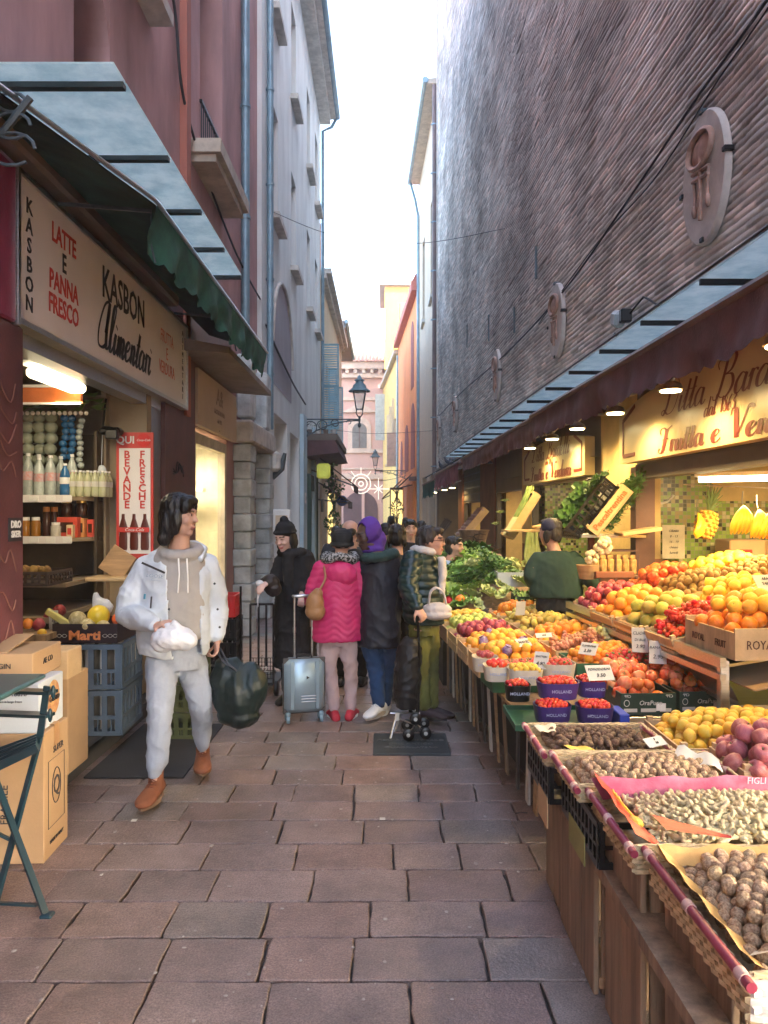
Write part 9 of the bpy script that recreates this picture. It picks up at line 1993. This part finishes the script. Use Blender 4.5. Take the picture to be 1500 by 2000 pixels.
# ---- Christmas light ornament
M_xmas = mat('lit_string_light', (1, .95, .85), emit=(1, .88, .72), es=.10, bump=0, var=0)
t = thing('light_ornament', 'ring-shaped white light decoration with an inner ring, hung across the alley end', 'decoration', P(705, 945, 40)); c = P(705, 945, 40)
for r in (.50, .32, .12): mb = MB(); mb.tube([c+Vector((r*cos(a), 0, r*sin(a))) for a in [2*pi*k/28 for k in range(28)]], .025, 6, closed=True); mb.build('ring', M_xmas, t, 180)
mb = MB()
for a in (pi/2, .9, 2.24): mb.tube([c+Vector((.50*cos(a), 0, .50*sin(a))), c+Vector((.85*cos(a), 0, .85*sin(a)))], .018, 5)
mb.build('ray', M_xmas, t)
c = P(739, 955, 36); t = thing('star_ornament', 'small white star light decoration right of the ring', 'decoration', c); mb = MB()
for k in range(4): a = k*pi/4+pi/2; l = .5 if k % 2 == 0 else .28; mb.tube([c+Vector((l*cos(a), 0, l*sin(a))), c-Vector((l*cos(a), 0, l*sin(a)))], .02, 5)
mb.build('star', M_xmas, t)
cable([(-1.9, 40, 3.7), (-1.2, 40, 3.35), (0, 40, 3.3), (1.0, 40, 3.5)], .012, 'thin wire carrying the light decorations across the alley', M_cable, 'wire')
# ---- pigeons on the green glass roof
def pigeon():
 t = thing('pigeon', 'grey pigeon', 'bird'); mb = MB(); q = catm([(-.15, 0, .05, .012), (-.08, 0, .065, .035), (0, 0, .08, .055), (.07, 0, .11, .045), (.10, 0, .16, .026), (.115, 0, .19, .024)], 4); mb.tube([c[:3] for c in q], [c[3] for c in q], 10); mb.ell((.118, 0, .195), (.026, .022, .022), 10, 7); mb.tube([(.135, 0, .195), (.165, 0, .188)], [.008, .002], 5); mb.tube([(0, .015, .04), (.01, .015, 0)], .005, 4); mb.tube([(0, -.015, .04), (.01, -.015, 0)], .005, 4)
 o = remesh(mb, 'body', .008, mat('pigeon_feathers', (.07, .075, .09), var=.4, scale=14), 1, parent=None); o.parent = t; KIDS.setdefault(t.name, []).append(o); return t
pg = pigeon(); sp = [(1.55, 17.4, 2.66), (1.66, 18.2, 2.82), (1.60, 18.9, 2.80), (1.50, 19.8, 2.74), (1.82, 15.9, 3.02)]
for k, p_ in enumerate(sp):
 lab = ('grey pigeon nearest the camera on the ribbed glass roof', 'grey pigeon second on the ribbed glass roof', 'grey pigeon in the middle of the ribbed glass roof', 'grey pigeon at the far end of the ribbed glass roof', 'pigeon perched at the joint of the blue glass canopy')[k]
 if k == 0: pg.location = p_; pg['label'] = lab; pg['group'] = 'pigeons on the far glass roof'; pg.rotation_euler = (0, 0, 2)
 else: dupt(pg, p_, rz=k*1.3, label=lab)
# small litter on the paving
R9 = random.Random(2)
for (u, v, lab) in ((1018, 1590, 'thin dark twig on the paving beside the stall'), (747, 1600, 'flattened pale scrap on a paver in the middle'), (262, 1603, 'small leaf scrap in a paving joint')):
 Y_ = 1.65*FPX/(v-1000); c = P(u, v, Y_); mb = MB(); mb.tube([c+Vector((-.03, 0, .004)), c+Vector((0, .012, .006)), c+Vector((.035, .004, .004))], .003, 4) if 'twig' in lab else mb.cb(c+Vector((0, 0, .003)), (.03, .03, .002), b=.001); solo(mb, 'litter', M_cable if 'twig' in lab else M_paper, lab, 'litter', c)
mb = MB(); mb.box(-70, 70, -30, 110, -1.0, 24)
hz = bpy.data.materials.new('alley_haze'); hz.use_nodes = True; _n = hz.node_tree; _n.nodes.clear()
_o = _n.nodes.new('ShaderNodeOutputMaterial'); _v = _n.nodes.new('ShaderNodeVolumePrincipled'); _v.inputs['Color'].default_value = (.92, .94, 1, 1); _v.inputs['Density'].default_value = .0026; _v.inputs['Anisotropy'].default_value = .3
_n.links.new(_v.outputs[0], _o.inputs['Volume'])
o = mb.build('haze', hz); tag(o, kind='stuff', label='thin pale haze filling the alley air', cat='haze'); sc.cycles.volume_bounces = 1
